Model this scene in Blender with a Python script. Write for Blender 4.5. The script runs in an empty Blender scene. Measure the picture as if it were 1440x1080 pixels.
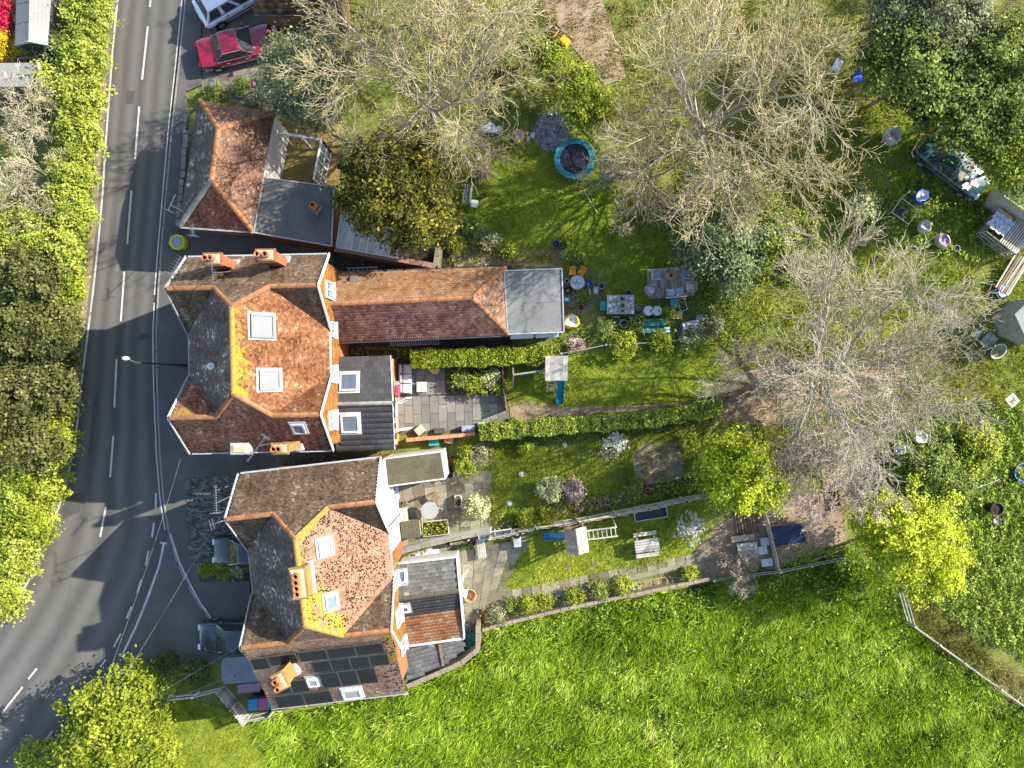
import bpy, math, random
import numpy as np
from mathutils import Vector, Matrix
R = math.radians
rng = np.random.default_rng(7)
random.seed(7)
C = bpy.context.scene.collection
scene = bpy.context.scene

# ------------------------------------------------------------------ camera, sky, sun, exposure
CAM_H = 42.0          # metres above the ground
PPM = 24.0            # photo pixels per metre at ground level
cam = bpy.data.objects.new('camera', bpy.data.cameras.new('camera'))
C.objects.link(cam)
cam.location = (0, 0, CAM_H)
cam.rotation_euler = (0, 0, 0)
cam.data.sensor_fit = 'HORIZONTAL'
cam.data.angle = 2 * math.atan(720 / PPM / CAM_H)
cam.data.clip_end = 2000
scene.camera = cam

SUN_EL = 31.0
SUN_DIR = Vector((0.930, 0.367, 0)).normalized()     # horizontal direction towards the sun
world = bpy.data.worlds.new('World')
scene.world = world
world.use_nodes = True
wn = world.node_tree.nodes
wl = world.node_tree.links
bg = wn.get('Background') or wn.new('ShaderNodeBackground')
sky = wn.new('ShaderNodeTexSky')
sky.sky_type = 'NISHITA'
sky.sun_disc = False
sky.sun_elevation = R(SUN_EL)
sky.sun_rotation = math.atan2(SUN_DIR.x, SUN_DIR.y)
sky.air_density = 1.0
sky.dust_density = 1.0
wl.new(sky.outputs[0], bg.inputs[0])
bg.inputs[1].default_value = 0.15
sun = bpy.data.objects.new('sun', bpy.data.lights.new('sun', 'SUN'))
C.objects.link(sun)
sun.data.energy = 5.0
sun.data.angle = R(0.5)
sun.data.color = (1.0, 0.93, 0.80)
sd = Vector((SUN_DIR.x * math.cos(R(SUN_EL)), SUN_DIR.y * math.cos(R(SUN_EL)), math.sin(R(SUN_EL))))
sun.rotation_euler = sd.to_track_quat('Z', 'Y').to_euler()
vs = scene.view_settings
vs.view_transform = 'Standard'
vs.look = 'None'
vs.gamma = 1
vs.use_curve_mapping = False
vs.exposure = 1.48


def P(px, py, h=0.0):
    """world point whose place in the photograph is (px, py) when it lies h metres above the ground"""
    k = (CAM_H - h) / CAM_H / PPM
    return Vector(((px - 720) * k, (540 - py) * k, h))


# ------------------------------------------------------------------ materials
MATS = {}


def nodes_of(name):
    m = bpy.data.materials.new(name)
    m.use_nodes = True
    nt = m.node_tree
    b = nt.nodes['Principled BSDF']
    return m, nt, b


def N(nt, t, **kw):
    n = nt.nodes.new(t)
    for k, v in kw.items():
        setattr(n, k, v)
    return n


def ramp(nt, stops, interp='LINEAR'):
    r = nt.nodes.new('ShaderNodeValToRGB')
    r.color_ramp.interpolation = interp
    e = r.color_ramp.elements
    while len(e) < len(stops):
        e.new(0.5)
    for i, (p, c) in enumerate(stops):
        e[i].position = p
        e[i].color = (c[0], c[1], c[2], 1)
    return r


def noise(nt, scale, detail=4, rough=0.6, coord='Object'):
    tc = N(nt, 'ShaderNodeTexCoord')
    n = N(nt, 'ShaderNodeTexNoise')
    n.inputs['Scale'].default_value = scale
    n.inputs['Detail'].default_value = detail
    n.inputs['Roughness'].default_value = rough
    nt.links.new(tc.outputs[coord], n.inputs['Vector'])
    return n


def mat(name, col, rough=0.7, var=0.25, scale=6.0, bump=0.0, metal=0.0, spec=0.3, coat=0.0):
    if name in MATS:
        return MATS[name]
    m, nt, b = nodes_of(name)
    n = noise(nt, scale, 5, 0.65)
    lo = [max(0, c * (1 - var)) for c in col]
    hi = [min(1, c * (1 + var)) for c in col]
    r = ramp(nt, [(0.3, lo), (0.7, hi)])
    nt.links.new(n.outputs[0], r.inputs[0])
    oi = N(nt, 'ShaderNodeObjectInfo')
    orr = ramp(nt, [(0.0, (0.80, 0.80, 0.82)), (1.0, (1.18, 1.17, 1.14))])
    nt.links.new(oi.outputs['Random'], orr.inputs[0])
    om = N(nt, 'ShaderNodeMix', data_type='RGBA', blend_type='MULTIPLY')
    om.inputs[0].default_value = 1
    nt.links.new(r.outputs[0], om.inputs[6])
    nt.links.new(orr.outputs[0], om.inputs[7])
    nt.links.new(om.outputs[2], b.inputs['Base Color'])
    b.inputs['Roughness'].default_value = rough
    b.inputs['Metallic'].default_value = metal
    b.inputs['Specular IOR Level'].default_value = spec
    if coat:
        b.inputs['Coat Weight'].default_value = coat
        b.inputs['Coat Roughness'].default_value = 0.08
    if bump:
        bp = N(nt, 'ShaderNodeBump')
        bp.inputs['Strength'].default_value = bump
        bp.inputs['Distance'].default_value = 0.03
        n2 = noise(nt, scale * 5, 4, 0.7)
        nt.links.new(n2.outputs[0], bp.inputs['Height'])
        nt.links.new(bp.outputs[0], b.inputs['Normal'])
    MATS[name] = m
    return m


def patchy(name, stops, scale=0.6, scale2=9.0, mix=0.45, rough=0.9, bump=0.5, dist=0.05, spec=0.15, warp=0.0):
    """two noise octaves -> colour ramp: soil, grass, paving, asphalt, felt"""
    if name in MATS:
        return MATS[name]
    m, nt, b = nodes_of(name)
    a = noise(nt, scale, 4, 0.6)
    c = noise(nt, scale2, 6, 0.7)
    mx = N(nt, 'ShaderNodeMix')
    mx.inputs[0].default_value = mix
    nt.links.new(a.outputs[0], mx.inputs[2])
    nt.links.new(c.outputs[0], mx.inputs[3])
    r = ramp(nt, stops)
    nt.links.new(mx.outputs[0], r.inputs[0])
    nt.links.new(r.outputs[0], b.inputs['Base Color'])
    b.inputs['Roughness'].default_value = rough
    b.inputs['Specular IOR Level'].default_value = spec
    if bump:
        bp = N(nt, 'ShaderNodeBump')
        bp.inputs['Strength'].default_value = bump
        bp.inputs['Distance'].default_value = dist
        nt.links.new(c.outputs[0], bp.inputs['Height'])
        nt.links.new(bp.outputs[0], b.inputs['Normal'])
    MATS[name] = m
    return m


def tone_mat(name, stops, rough=0.85, transl=0.0, lichen=None, spec=0.1, nscale=1.2, namt=0.35, fine=0.0):
    """colour by the face attribute 'tone' (a random value per leaf, blade or tile)"""
    if name in MATS:
        return MATS[name]
    m, nt, b = nodes_of(name)
    at = N(nt, 'ShaderNodeAttribute', attribute_name='tone')
    n = noise(nt, nscale, 3, 0.6)
    ad = N(nt, 'ShaderNodeMath', operation='MULTIPLY_ADD')
    sb = N(nt, 'ShaderNodeMath', operation='SUBTRACT')
    sb.inputs[1].default_value = 0.5
    nt.links.new(n.outputs[0], sb.inputs[0])
    nt.links.new(sb.outputs[0], ad.inputs[0])
    ad.inputs[1].default_value = namt * 2
    nt.links.new(at.outputs['Fac'], ad.inputs[2])
    r = ramp(nt, stops)
    nt.links.new(ad.outputs[0], r.inputs[0])
    col = r.outputs[0]
    if fine:
        f = noise(nt, 22, 4, 0.75)
        fr = ramp(nt, [(0.3, (1 - fine,) * 3), (0.7, (1 + fine,) * 3)])
        nt.links.new(f.outputs[0], fr.inputs[0])
        mm = N(nt, 'ShaderNodeMix', data_type='RGBA', blend_type='MULTIPLY')
        mm.inputs[0].default_value = 1
        nt.links.new(col, mm.inputs[6])
        nt.links.new(fr.outputs[0], mm.inputs[7])
        col = mm.outputs[2]
    if lichen:
        la = N(nt, 'ShaderNodeAttribute', attribute_name='lichen')
        mm = N(nt, 'ShaderNodeMix', data_type='RGBA')
        nt.links.new(la.outputs['Fac'], mm.inputs[0])
        nt.links.new(col, mm.inputs[6])
        mm.inputs[7].default_value = (*lichen, 1)
        col = mm.outputs[2]
    nt.links.new(col, b.inputs['Base Color'])
    b.inputs['Roughness'].default_value = rough
    b.inputs['Specular IOR Level'].default_value = spec
    if transl:
        tr = N(nt, 'ShaderNodeBsdfTranslucent')
        nt.links.new(col, tr.inputs[0])
        ms = N(nt, 'ShaderNodeMixShader')
        ms.inputs[0].default_value = transl
        out = nt.nodes['Material Output']
        nt.links.new(b.outputs[0], ms.inputs[1])
        nt.links.new(tr.outputs[0], ms.inputs[2])
        nt.links.new(ms.outputs[0], out.inputs[0])
    MATS[name] = m
    return m


def glass(name, col, rough=0.06, spec=0.8):
    if name in MATS:
        return MATS[name]
    return mat(name, col, rough=rough, var=0.12, scale=1.5, spec=spec)


# ------------------------------------------------------------------ geometry helpers
WM = {}


def tag(o, label=None, cat=None, group=None, kind=None):
    if label:
        o['label'] = label
    if cat:
        o['category'] = cat
    if group:
        o['group'] = group
    if kind:
        o['kind'] = kind
    return o


def thing(name, label, cat, loc=(0, 0, 0), rz=0.0, group=None):
    o = bpy.data.objects.new(name, None)
    o.empty_display_size = 0.3
    C.objects.link(o)
    o.location = loc
    o.rotation_euler = (0, 0, R(rz))
    WM[o.name] = Matrix.Translation(Vector(loc)) @ Matrix.Rotation(R(rz), 4, 'Z')
    return tag(o, label, cat, group)


def T(name, label, cat, px, py, h=0.0, rz=0.0, group=None, z=0.0):
    p = P(px, py, h)
    return thing(name, label, cat, (p.x, p.y, z), rz, group)


def link(name, me, m, parent=None):
    o = bpy.data.objects.new(name, me)
    C.objects.link(o)
    for mm in (m if isinstance(m, (list, tuple)) else [m]):
        if mm is not None:
            me.materials.append(mm)
    if parent is not None:
        o.parent = parent
        WM[o.name] = WM.get(parent.name, Matrix())
    return o


def mesh_np(name, V, F, attrs=None):
    V = np.ascontiguousarray(V, dtype=np.float32)
    F = np.ascontiguousarray(F, dtype=np.int32)
    n, k = F.shape
    me = bpy.data.meshes.new(name)
    me.vertices.add(len(V))
    me.vertices.foreach_set('co', V.ravel())
    me.loops.add(n * k)
    me.loops.foreach_set('vertex_index', F.ravel())
    me.polygons.add(n)
    me.polygons.foreach_set('loop_start', np.arange(0, n * k, k, dtype=np.int32))
    me.update(calc_edges=True)
    for a, v in (attrs or {}).items():
        at = me.attributes.new(a, 'FLOAT', 'FACE')
        at.data.foreach_set('value', np.ascontiguousarray(v, dtype=np.float32))
    return me


def raw(name, V, F, m, parent=None, attrs=None, world=True):
    V = np.asarray(V, dtype=np.float64)
    if parent is not None and world:
        inv = np.array(WM[parent.name].inverted())
        V = V @ inv[:3, :3].T + inv[:3, 3]
    return link(name, mesh_np(name, V, F, attrs), m, parent)


class MB:
    def __init__(s):
        s.v = []
        s.f = []
        s.mi = []
        s.cur = 0

    def poly(s, pts):
        i = len(s.v)
        s.v += [tuple(p) for p in pts]
        s.f.append(tuple(range(i, i + len(pts))))
        s.mi.append(s.cur)
        return s

    def faces(s, pts, fs):
        i = len(s.v)
        s.v += [tuple(p) for p in pts]
        for f in fs:
            s.f.append(tuple(i + j for j in f))
            s.mi.append(s.cur)
        return s

    def box(s, cx, cy, z0, sx, sy, sz, rz=0.0, top=1.0, topy=None, M=None):
        """box standing on z0; top scales its upper face"""
        ty = top if topy is None else topy
        c, sn = math.cos(R(rz)), math.sin(R(rz))
        pts = []
        for z, kx, ky in ((z0, 1, 1), (z0 + sz, top, ty)):
            for ax, ay in ((-1, -1), (1, -1), (1, 1), (-1, 1)):
                x, y = ax * sx / 2 * kx, ay * sy / 2 * ky
                pts.append(Vector((cx + x * c - y * sn, cy + x * sn + y * c, z)))
        if M is not None:
            pts = [M @ p for p in pts]
        return s.faces(pts, [(3, 2, 1, 0), (4, 5, 6, 7), (0, 1, 5, 4), (1, 2, 6, 5), (2, 3, 7, 6), (3, 0, 4, 7)])

    def prism(s, pts2, z0, z1):
        n = len(pts2)
        v = [(p[0], p[1], z0) for p in pts2] + [(p[0], p[1], z1) for p in pts2]
        return s.faces(v, [tuple(range(n - 1, -1, -1)), tuple(range(n, 2 * n))] +
                       [(i, (i + 1) % n, n + (i + 1) % n, n + i) for i in range(n)])

    def slab(s, pts3, t):
        """polygon in space with thickness t downwards"""
        n = len(pts3)
        v = [tuple(p) for p in pts3] + [(p[0], p[1], p[2] - t) for p in pts3]
        return s.faces(v, [tuple(range(n)), tuple(range(2 * n - 1, n - 1, -1))] +
                       [(i, n + i, n + (i + 1) % n, (i + 1) % n) for i in range(n)])

    def bar(s, p0, p1, w, h=None):
        """square bar between two points"""
        p0, p1 = Vector(p0), Vector(p1)
        h = w if h is None else h
        d = (p1 - p0)
        if d.length < 1e-6:
            return s
        d.normalize()
        a = d.cross(Vector((0, 0, 1)))
        if a.length < 0.05:
            a = Vector((1, 0, 0))
        a.normalize()
        b = a.cross(d).normalized()
        pts = []
        for p in (p0, p1):
            for x, y in ((-1, -1), (1, -1), (1, 1), (-1, 1)):
                pts.append(p + a * x * w / 2 + b * y * h / 2)
        return s.faces(pts, [(0, 1, 2, 3), (7, 6, 5, 4), (0, 4, 5, 1), (1, 5, 6, 2), (2, 6, 7, 3), (3, 7, 4, 0)])

    def tube(s, pts, r, n=8, cap=True):
        pts = [Vector(p) for p in pts]
        rs = r if isinstance(r, (list, tuple)) else [r] * len(pts)
        base = len(s.v)
        prev = None
        for i, p in enumerate(pts):
            d = (pts[min(i + 1, len(pts) - 1)] - pts[max(i - 1, 0)]).normalized()
            a = d.cross(Vector((0, 0, 1))) if prev is None else prev - d * prev.dot(d)
            if a.length < 0.05:
                a = d.cross(Vector((0, 1, 0)))
            a.normalize()
            prev = a
            b = d.cross(a)
            for k in range(n):
                t = 2 * math.pi * k / n
                s.v.append(tuple(p + (a * math.cos(t) + b * math.sin(t)) * rs[i]))
        for i in range(len(pts) - 1):
            for k in range(n):
                s.f.append((base + i * n + k, base + i * n + (k + 1) % n, base + (i + 1) * n + (k + 1) % n, base + (i + 1) * n + k))
                s.mi.append(s.cur)
        if cap:
            s.f.append(tuple(base + k for k in range(n - 1, -1, -1)))
            s.mi.append(s.cur)
            s.f.append(tuple(base + (len(pts) - 1) * n + k for k in range(n)))
            s.mi.append(s.cur)
        return s

    def lathe(s, prof, c=(0, 0, 0), n=14, sx=1.0, sy=1.0, capb=True, capt=False):
        base = len(s.v)
        for r, z in prof:
            for k in range(n):
                t = 2 * math.pi * k / n
                s.v.append((c[0] + math.cos(t) * r * sx, c[1] + math.sin(t) * r * sy, c[2] + z))
        for i in range(len(prof) - 1):
            for k in range(n):
                s.f.append((base + i * n + k, base + i * n + (k + 1) % n, base + (i + 1) * n + (k + 1) % n, base + (i + 1) * n + k))
                s.mi.append(s.cur)
        if capb:
            s.f.append(tuple(base + k for k in range(n - 1, -1, -1)))
            s.mi.append(s.cur)
        if capt:
            s.f.append(tuple(base + (len(prof) - 1) * n + k for k in range(n)))
            s.mi.append(s.cur)
        return s

    def build(s, name, m, parent=None, world=False, smooth=0, bevel=0.0):
        me = bpy.data.meshes.new(name)
        v = s.v
        if parent is not None and world:
            inv = WM[parent.name].inverted()
            v = [inv @ Vector(p) for p in v]
        me.from_pydata([tuple(p) for p in v], [], s.f)
        me.update()
        o = link(name, me, m, parent)
        if isinstance(m, (list, tuple)):
            me.polygons.foreach_set('material_index', s.mi)
        if smooth:
            me.shade_smooth()
            me.set_sharp_from_angle(angle=R(smooth))
        if bevel:
            b = o.modifiers.new('bevel', 'BEVEL')
            b.width = bevel
            b.segments = 2
            b.limit_method = 'ANGLE'
        return o


def copy_thing(root, loc, rz, label=None, group=None):
    r = root.copy()
    C.objects.link(r)
    r.location = loc
    r.rotation_euler = (0, 0, R(rz))
    WM[r.name] = Matrix.Translation(Vector(loc)) @ Matrix.Rotation(R(rz), 4, 'Z')
    if label:
        r['label'] = label
    if group:
        r['group'] = group
    for ch in list(root.children):
        c = ch.copy()
        C.objects.link(c)
        c.parent = r
        for g in list(ch.children):
            d = g.copy()
            C.objects.link(d)
            d.parent = c
    return r


def inside(poly, x, y):
    """vectorised point-in-polygon"""
    r = np.zeros(len(x), bool)
    n = len(poly)
    for i in range(n):
        x0, y0 = poly[i][0], poly[i][1]
        x1, y1 = poly[(i + 1) % n][0], poly[(i + 1) % n][1]
        if y0 == y1:
            continue
        c = ((y0 > y) != (y1 > y)) & (x < (x1 - x0) * (y - y0) / (y1 - y0) + x0)
        r ^= c
    return r


def sample(poly, n):
    a = np.array([(p[0], p[1]) for p in poly])
    lo, hi = a.min(0), a.max(0)
    ar = 0.5 * abs(np.dot(a[:, 0], np.roll(a[:, 1], -1)) - np.dot(a[:, 1], np.roll(a[:, 0], -1)))
    m = int(n * (hi - lo).prod() / max(ar, 1e-6) * 1.15) + 10
    q = rng.random((m, 2)) * (hi - lo) + lo
    q = q[inside(poly, q[:, 0], q[:, 1])]
    return q[:n]


def area(poly):
    a = np.array([(p[0], p[1]) for p in poly])
    return 0.5 * abs(np.dot(a[:, 0], np.roll(a[:, 1], -1)) - np.dot(a[:, 1], np.roll(a[:, 0], -1)))


def wob(x, y, s, seed=0):
    """cheap smooth 2-D noise in 0..1"""
    r = np.random.default_rng(int(seed))
    v = np.zeros(len(x))
    for k in range(7):
        a = r.random() * 6.28
        f = (0.6 + r.random() * 1.3) * 6.28 / s
        v += np.sin((x * math.cos(a) + y * math.sin(a)) * f + r.random() * 6.28)
    return np.clip(0.5 + v / 7.0, 0, 1)


def px_poly(pts, h=0.0):
    return [P(x, y, h) for x, y in pts]


def sheet(name, pts, m, z, kind='structure', h=0.0, label=None, cat=None):
    """flat sheet of ground traced in the photo, at its own height z"""
    mb = MB()
    mb.poly([(p.x, p.y, z) for p in px_poly(pts, h)])
    o = mb.build(name, m)
    tag(o, label, cat, kind=kind)
    return o


def strip(name, pts, w, m, z, kind='structure', dash=None, closed=False):
    """painted line of width w metres along a photo polyline"""
    mb = MB()
    q = [P(x, y) for x, y in pts]
    for a, b in zip(q[:-1], q[1:]):
        d = (b - a).normalized()
        n = Vector((-d.y, d.x, 0)) * w / 2
        mb.poly([(p.x, p.y, z) for p in (a - n, b - n, b + n, a + n)])
    o = mb.build(name, m)
    tag(o, kind=kind)
    return o
# ------------------------------------------------------------------ palette
ASPH = patchy('asphalt', [(0.30, (0.061, 0.059, 0.054)), (0.5, (0.094, 0.090, 0.082)), (0.72, (0.131, 0.125, 0.113))], 0.35, 30, 0.4, 0.85, 0.35, 0.01)
PAVE = patchy('pavement_asphalt', [(0.3, (0.061, 0.060, 0.056)), (0.55, (0.097, 0.092, 0.086)), (0.75, (0.142, 0.133, 0.125))], 0.5, 24, 0.5, 0.9, 0.3, 0.01)
PAINT = patchy('road_paint', [(0.34, (0.13, 0.125, 0.115)), (0.46, (0.34, 0.33, 0.31)), (0.60, (0.52, 0.51, 0.48)), (0.75, (0.60, 0.59, 0.56))], 1.2, 26, 0.7, 0.7, 0.1, 0.005)
KERB = patchy('kerb_concrete', [(0.3, (0.153, 0.146, 0.133)), (0.7, (0.292, 0.279, 0.258))], 1.0, 12, 0.5)
ROUGH = patchy('rough_grass_ground', [(0.28, (0.053, 0.068, 0.018)), (0.45, (0.105, 0.128, 0.027)), (0.58, (0.165, 0.180, 0.045)), (0.75, (0.255, 0.210, 0.105))], 0.45, 7, 0.5, 1.0, 0.8, 0.08)
LAWN = patchy('lawn_turf', [(0.30, (0.083, 0.112, 0.015)), (0.5, (0.150, 0.188, 0.021)), (0.7, (0.255, 0.262, 0.045))], 0.6, 10, 0.5, 1.0, 0.7, 0.05)
MEADOW = patchy('meadow_soil', [(0.3, (0.017, 0.029, 0.007)), (0.7, (0.041, 0.062, 0.010))], 0.6, 8, 0.5, 1.0, 0.7, 0.06)
SOIL = patchy('bare_soil', [(0.28, (0.102, 0.072, 0.048)), (0.5, (0.246, 0.181, 0.123)), (0.72, (0.464, 0.362, 0.261))], 0.8, 11, 0.55, 1.0, 0.9, 0.06)
DARKSOIL = patchy('dark_soil', [(0.3, (0.03, 0.024, 0.017)), (0.7, (0.10, 0.08, 0.055))], 1.0, 12, 0.55, 1.0, 0.9, 0.06)
GRAVEL = patchy('drive_gravel', [(0.28, (0.088, 0.078, 0.061)), (0.5, (0.170, 0.153, 0.122)), (0.72, (0.258, 0.231, 0.184))], 0.6, 28, 0.6, 1.0, 0.8, 0.03)
YARD = patchy('yard_concrete', [(0.3, (0.047, 0.044, 0.039)), (0.55, (0.101, 0.094, 0.082)), (0.75, (0.172, 0.156, 0.133))], 0.7, 14, 0.5, 0.95, 0.4, 0.02)
OCHRE = patchy('ochre_leaf_litter', [(0.28, (0.082, 0.054, 0.020)), (0.5, (0.204, 0.150, 0.051)), (0.7, (0.326, 0.258, 0.116))], 0.9, 13, 0.55, 1.0, 0.6, 0.03)
STONE = patchy('yard_stone', [(0.28, (0.097, 0.090, 0.062)), (0.5, (0.187, 0.170, 0.125)), (0.72, (0.292, 0.263, 0.200))], 0.9, 12, 0.5, 0.95, 0.5, 0.03)

# ------------------------------------------------------------------ ground
mb = MB()
mb.poly([(-500, -500, -0.03), (500, -500, -0.03), (500, 500, -0.03), (-500, 500, -0.03)])
tag(mb.build('ground', ROUGH), kind='structure')

LEFT = [(176, -150), (160, 0), (153, 70), (148, 140), (143, 205), (139, 270), (133, 340), (126, 405), (118, 470), (109, 540), (103, 600),
        (92, 660), (78, 712), (58, 762), (36, 815), (-4, 882), (-60, 955)]
RIGHT = [(276, -150), (262, 0), (252, 100), (243, 180), (235, 270), (229, 340), (224, 405), (221, 470), (222, 540), (226, 640), (231, 700),
         (238, 745), (250, 790), (264, 820), (279, 846), (299, 874)]
sheet('road', LEFT + [(-160, 1200), (10, 1200), (60, 1085), (105, 1030), (150, 965), (190, 938), (232, 933), (330, 930), (330, 874)] + RIGHT[::-1], ASPH, 0.0)
# the running surface: worn lanes follow the kerbs ('lat' runs 0..1 from left kerb to right kerb)
def lerp_line(pts, t):
    a = np.array(pts, float)
    seg = np.linalg.norm(np.diff(a, axis=0), axis=1)
    cu = np.concatenate([[0], np.cumsum(seg)]) / seg.sum()
    return np.stack([np.interp(t, cu, a[:, 0]), np.interp(t, cu, a[:, 1])], 1)


NL, NA = 14, 90
tt = np.linspace(0, 1, NA)
lft = lerp_line(LEFT[:-1] + [(-60, 955), (-140, 1060), (-190, 1150)], tt)
rgt = lerp_line(RIGHT[:12] + [(222, 800), (195, 860), (160, 925), (110, 1010), (60, 1090), (25, 1150)], tt)
V = []
for j in range(NL + 1):
    p = lft + (rgt - lft) * (j / NL)
    V.append(np.stack([(p[:, 0] - 720) / PPM, (540 - p[:, 1]) / PPM, np.full(NA, 0.004)], 1))
V = np.stack(V, 1).reshape(-1, 3)
F = np.array([[i * (NL + 1) + j, i * (NL + 1) + j + 1, (i + 1) * (NL + 1) + j + 1, (i + 1) * (NL + 1) + j] for i in range(NA - 1) for j in range(NL)])
m_, nt_, b_ = nodes_of('worn_carriageway')
at_ = N(nt_, 'ShaderNodeAttribute', attribute_name='lat')
n1 = noise(nt_, 0.5, 4, 0.6)
n2 = noise(nt_, 38, 5, 0.7)
ad_ = N(nt_, 'ShaderNodeMath', operation='MULTIPLY_ADD')
nt_.links.new(n1.outputs[0], ad_.inputs[0])
ad_.inputs[1].default_value = 0.10
nt_.links.new(at_.outputs['Fac'], ad_.inputs[2])
c1_, c2_ = (0.074, 0.0715, 0.066), (0.106, 0.102, 0.094)
r_ = ramp(nt_, [(0.05, (0.13, 0.12, 0.10)), (0.12, c1_), (0.22, c2_), (0.31, c1_), (0.42, c2_), (0.54, (0.067, 0.065, 0.061)), (0.64, c2_), (0.74, c1_), (0.85, c2_), (0.96, c1_)], 'EASE')
nt_.links.new(ad_.outputs[0], r_.inputs[0])
r2_ = ramp(nt_, [(0.3, (0.72, 0.72, 0.72)), (0.5, (1, 1, 1)), (0.72, (1.35, 1.33, 1.3))])
nt_.links.new(n2.outputs[0], r2_.inputs[0])
mx_ = N(nt_, 'ShaderNodeMix', data_type='RGBA', blend_type='MULTIPLY')
mx_.inputs[0].default_value = 1
nt_.links.new(r_.outputs[0], mx_.inputs[6])
nt_.links.new(r2_.outputs[0], mx_.inputs[7])
nt_.links.new(mx_.outputs[2], b_.inputs['Base Color'])
b_.inputs['Roughness'].default_value = 0.85
b_.inputs['Specular IOR Level'].default_value = 0.2
me_ = mesh_np('road', V, F)
la_ = me_.attributes.new('lat', 'FLOAT', 'POINT')
la_.data.foreach_set('value', np.tile(np.linspace(0, 1, NL + 1), NA).astype(np.float32))
tag(link('road', me_, m_), kind='structure')
# repairs in the tarmac
TAR = patchy('tar_repair', [(0.3, (0.045, 0.044, 0.043)), (0.7, (0.085, 0.083, 0.08))], 1.0, 30, 0.5, 0.8, 0.3, 0.01)
for q_ in ([(178, 128), (190, 127), (188, 146), (177, 147)], [(132, 560), (138, 560), (130, 640), (124, 640)], [(194, 470), (216, 468), (216, 476), (194, 478)], [(196, 803), (203, 803), (202, 810), (195, 810)], [(90, 700), (118, 690), (112, 720), (88, 730)]):
    sheet('road_patch', q_, TAR, 0.0075)
# pavement and forecourt, one real kerb step above the road
mb = MB()
pv = [P(x, y) for x, y in RIGHT + [(330, 876), (352, 876), (352, 660), (300, 655), (300, 335), (270, 320), (262, 130), (284, 120), (284, -150)]]
mb.prism([(p.x, p.y) for p in pv], -0.02, 0.11)
pavement = tag(mb.build('pavement', PAVE), kind='structure')
# kerb stones along it, each its own piece
kme = None
cum = 0
for a, b in zip(RIGHT[:-1], RIGHT[1:]):
    A, B = P(*a), P(*b)
    d = B - A
    n = max(1, round(d.length / 0.92))
    for i in range(n):
        c = A + d * ((i + 0.5) / n)
        if kme is None:
            q = MB()
            q.box(0, 0, -0.02, 0.90, 0.13, 0.137, top=0.985, topy=0.8)
            o = q.build('kerb_stone', KERB, pavement)
            kme = o.data
        else:
            o = link('kerb_stone', kme, None, pavement)
        nrm = Vector((-d.y, d.x, 0)).normalized()
        o.location = (c.x, c.y, 0)
        o.rotation_euler = (0, 0, math.atan2(d.y, d.x))
# painted markings
strip('edge_line', [(x + 5.5, y) for x, y in LEFT[:-1]], 0.11, PAINT, 0.0115)
strip('edge_line', [(x - 6, y) for x, y in RIGHT[:12]], 0.07, PAINT, 0.0115)
for a in ([(217, -60), (211, 10)], [(208, 37), (200, 112)], [(196, 150), (190, 224)], [(185, 268), (179, 343)], [(175, 382), (170, 452)], [(164, 505), (161, 573)],
          [(159.5, 613), (155, 671)], [(149, 713), (141, 755)], [(52, 940), (40, 955)], [(32, 966), (3, 1003)], [(74, 1028), (62, 1043)],
          [(219.5, 693), (219, 714)], [(216.5, 735), (214, 755)], [(209, 775), (205, 795)], [(199, 815), (193, 834)], [(185, 853), (178, 870)],
          [(170, 891), (160, 910)], [(149, 927), (141, 938)]):
    strip('centre_dash', a, 0.11, PAINT, 0.0115)
strip('hold_line', [(230.5, 764), (224, 795), (217, 815), (205, 848), (191, 882), (172, 921)], 0.12, PAINT, 0.0115)
strip('hold_line', [(225, 763), (235, 764.5)], 0.11, PAINT, 0.0150)
strip('hold_line', [(167, 920), (175, 925)], 0.11, PAINT, 0.0150)
strip('verge', [(x - 4, y) for x, y in LEFT], 0.5, SOIL, 0.003)

strip('edge_line', [(241, 750), (253, 789), (267, 818), (281, 844), (300, 871)], 0.09, PAINT, 0.1235)
# patches of ground inside the plots
sheet('gravel_drive', [(284, 35), (284, 130), (390, 160), (470, 170), (480, 60), (420, 20), (330, -60), (290, -60)], GRAVEL, 0.004)
sheet('passage_yard', [(262, 320), (470, 345), (470, 372), (330, 372), (262, 372)], YARD, 0.115)
sheet('passage_yard', [(300, 625), (545, 640), (545, 690), (300, 690)], YARD, 0.115)
sheet('courtyard', [(380, 170), (480, 178), (478, 262), (376, 250)], OCHRE, 0.008)
sheet('dirt_bed', [(455, 478), (720, 470), (720, 505), (580, 512), (470, 500)], DARKSOIL, 0.004)
sheet('dirt_bed', [(470, 335), (720, 360), (720, 385), (470, 400)], DARKSOIL, 0.004)
sheet('planting_bed', [(626, 508), (712, 512), (712, 552), (626, 556)], DARKSOIL, 0.03)
sheet('soil_path', [(714, 560), (720, 600), (860, 592), (1010, 578), (1010, 560), (890, 570), (800, 572)], SOIL, 0.004)
sheet('lawn', [(714, 492), (800, 500), (905, 478), (1012, 478), (1016, 565), (890, 572), (780, 574), (714, 572)], LAWN, 0.002)
sheet('lawn', [(690, 620), (860, 610), (990, 585), (1000, 700), (860, 730), (690, 745)], LAWN, 0.002)
sheet('lawn', [(704, 797), (742, 770), (742, 755), (900, 700), (990, 700), (1005, 745), (960, 790), (830, 822), (700, 830)], LAWN, 0.002)
sheet('lawn', [(628, 215), (700, 190), (830, 190), (930, 260), (960, 380), (900, 440), (815, 430), (790, 375), (706, 362), (640, 350)], LAWN, 0.002)
sheet('lawn', [(237, 975), (345, 1005), (392, 1110), (200, 1130)], LAWN, 0.002)
sheet('yard_paving', [(545, 665), (692, 662), (692, 760), (640, 770), (560, 790)], STONE, 0.006)
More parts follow.
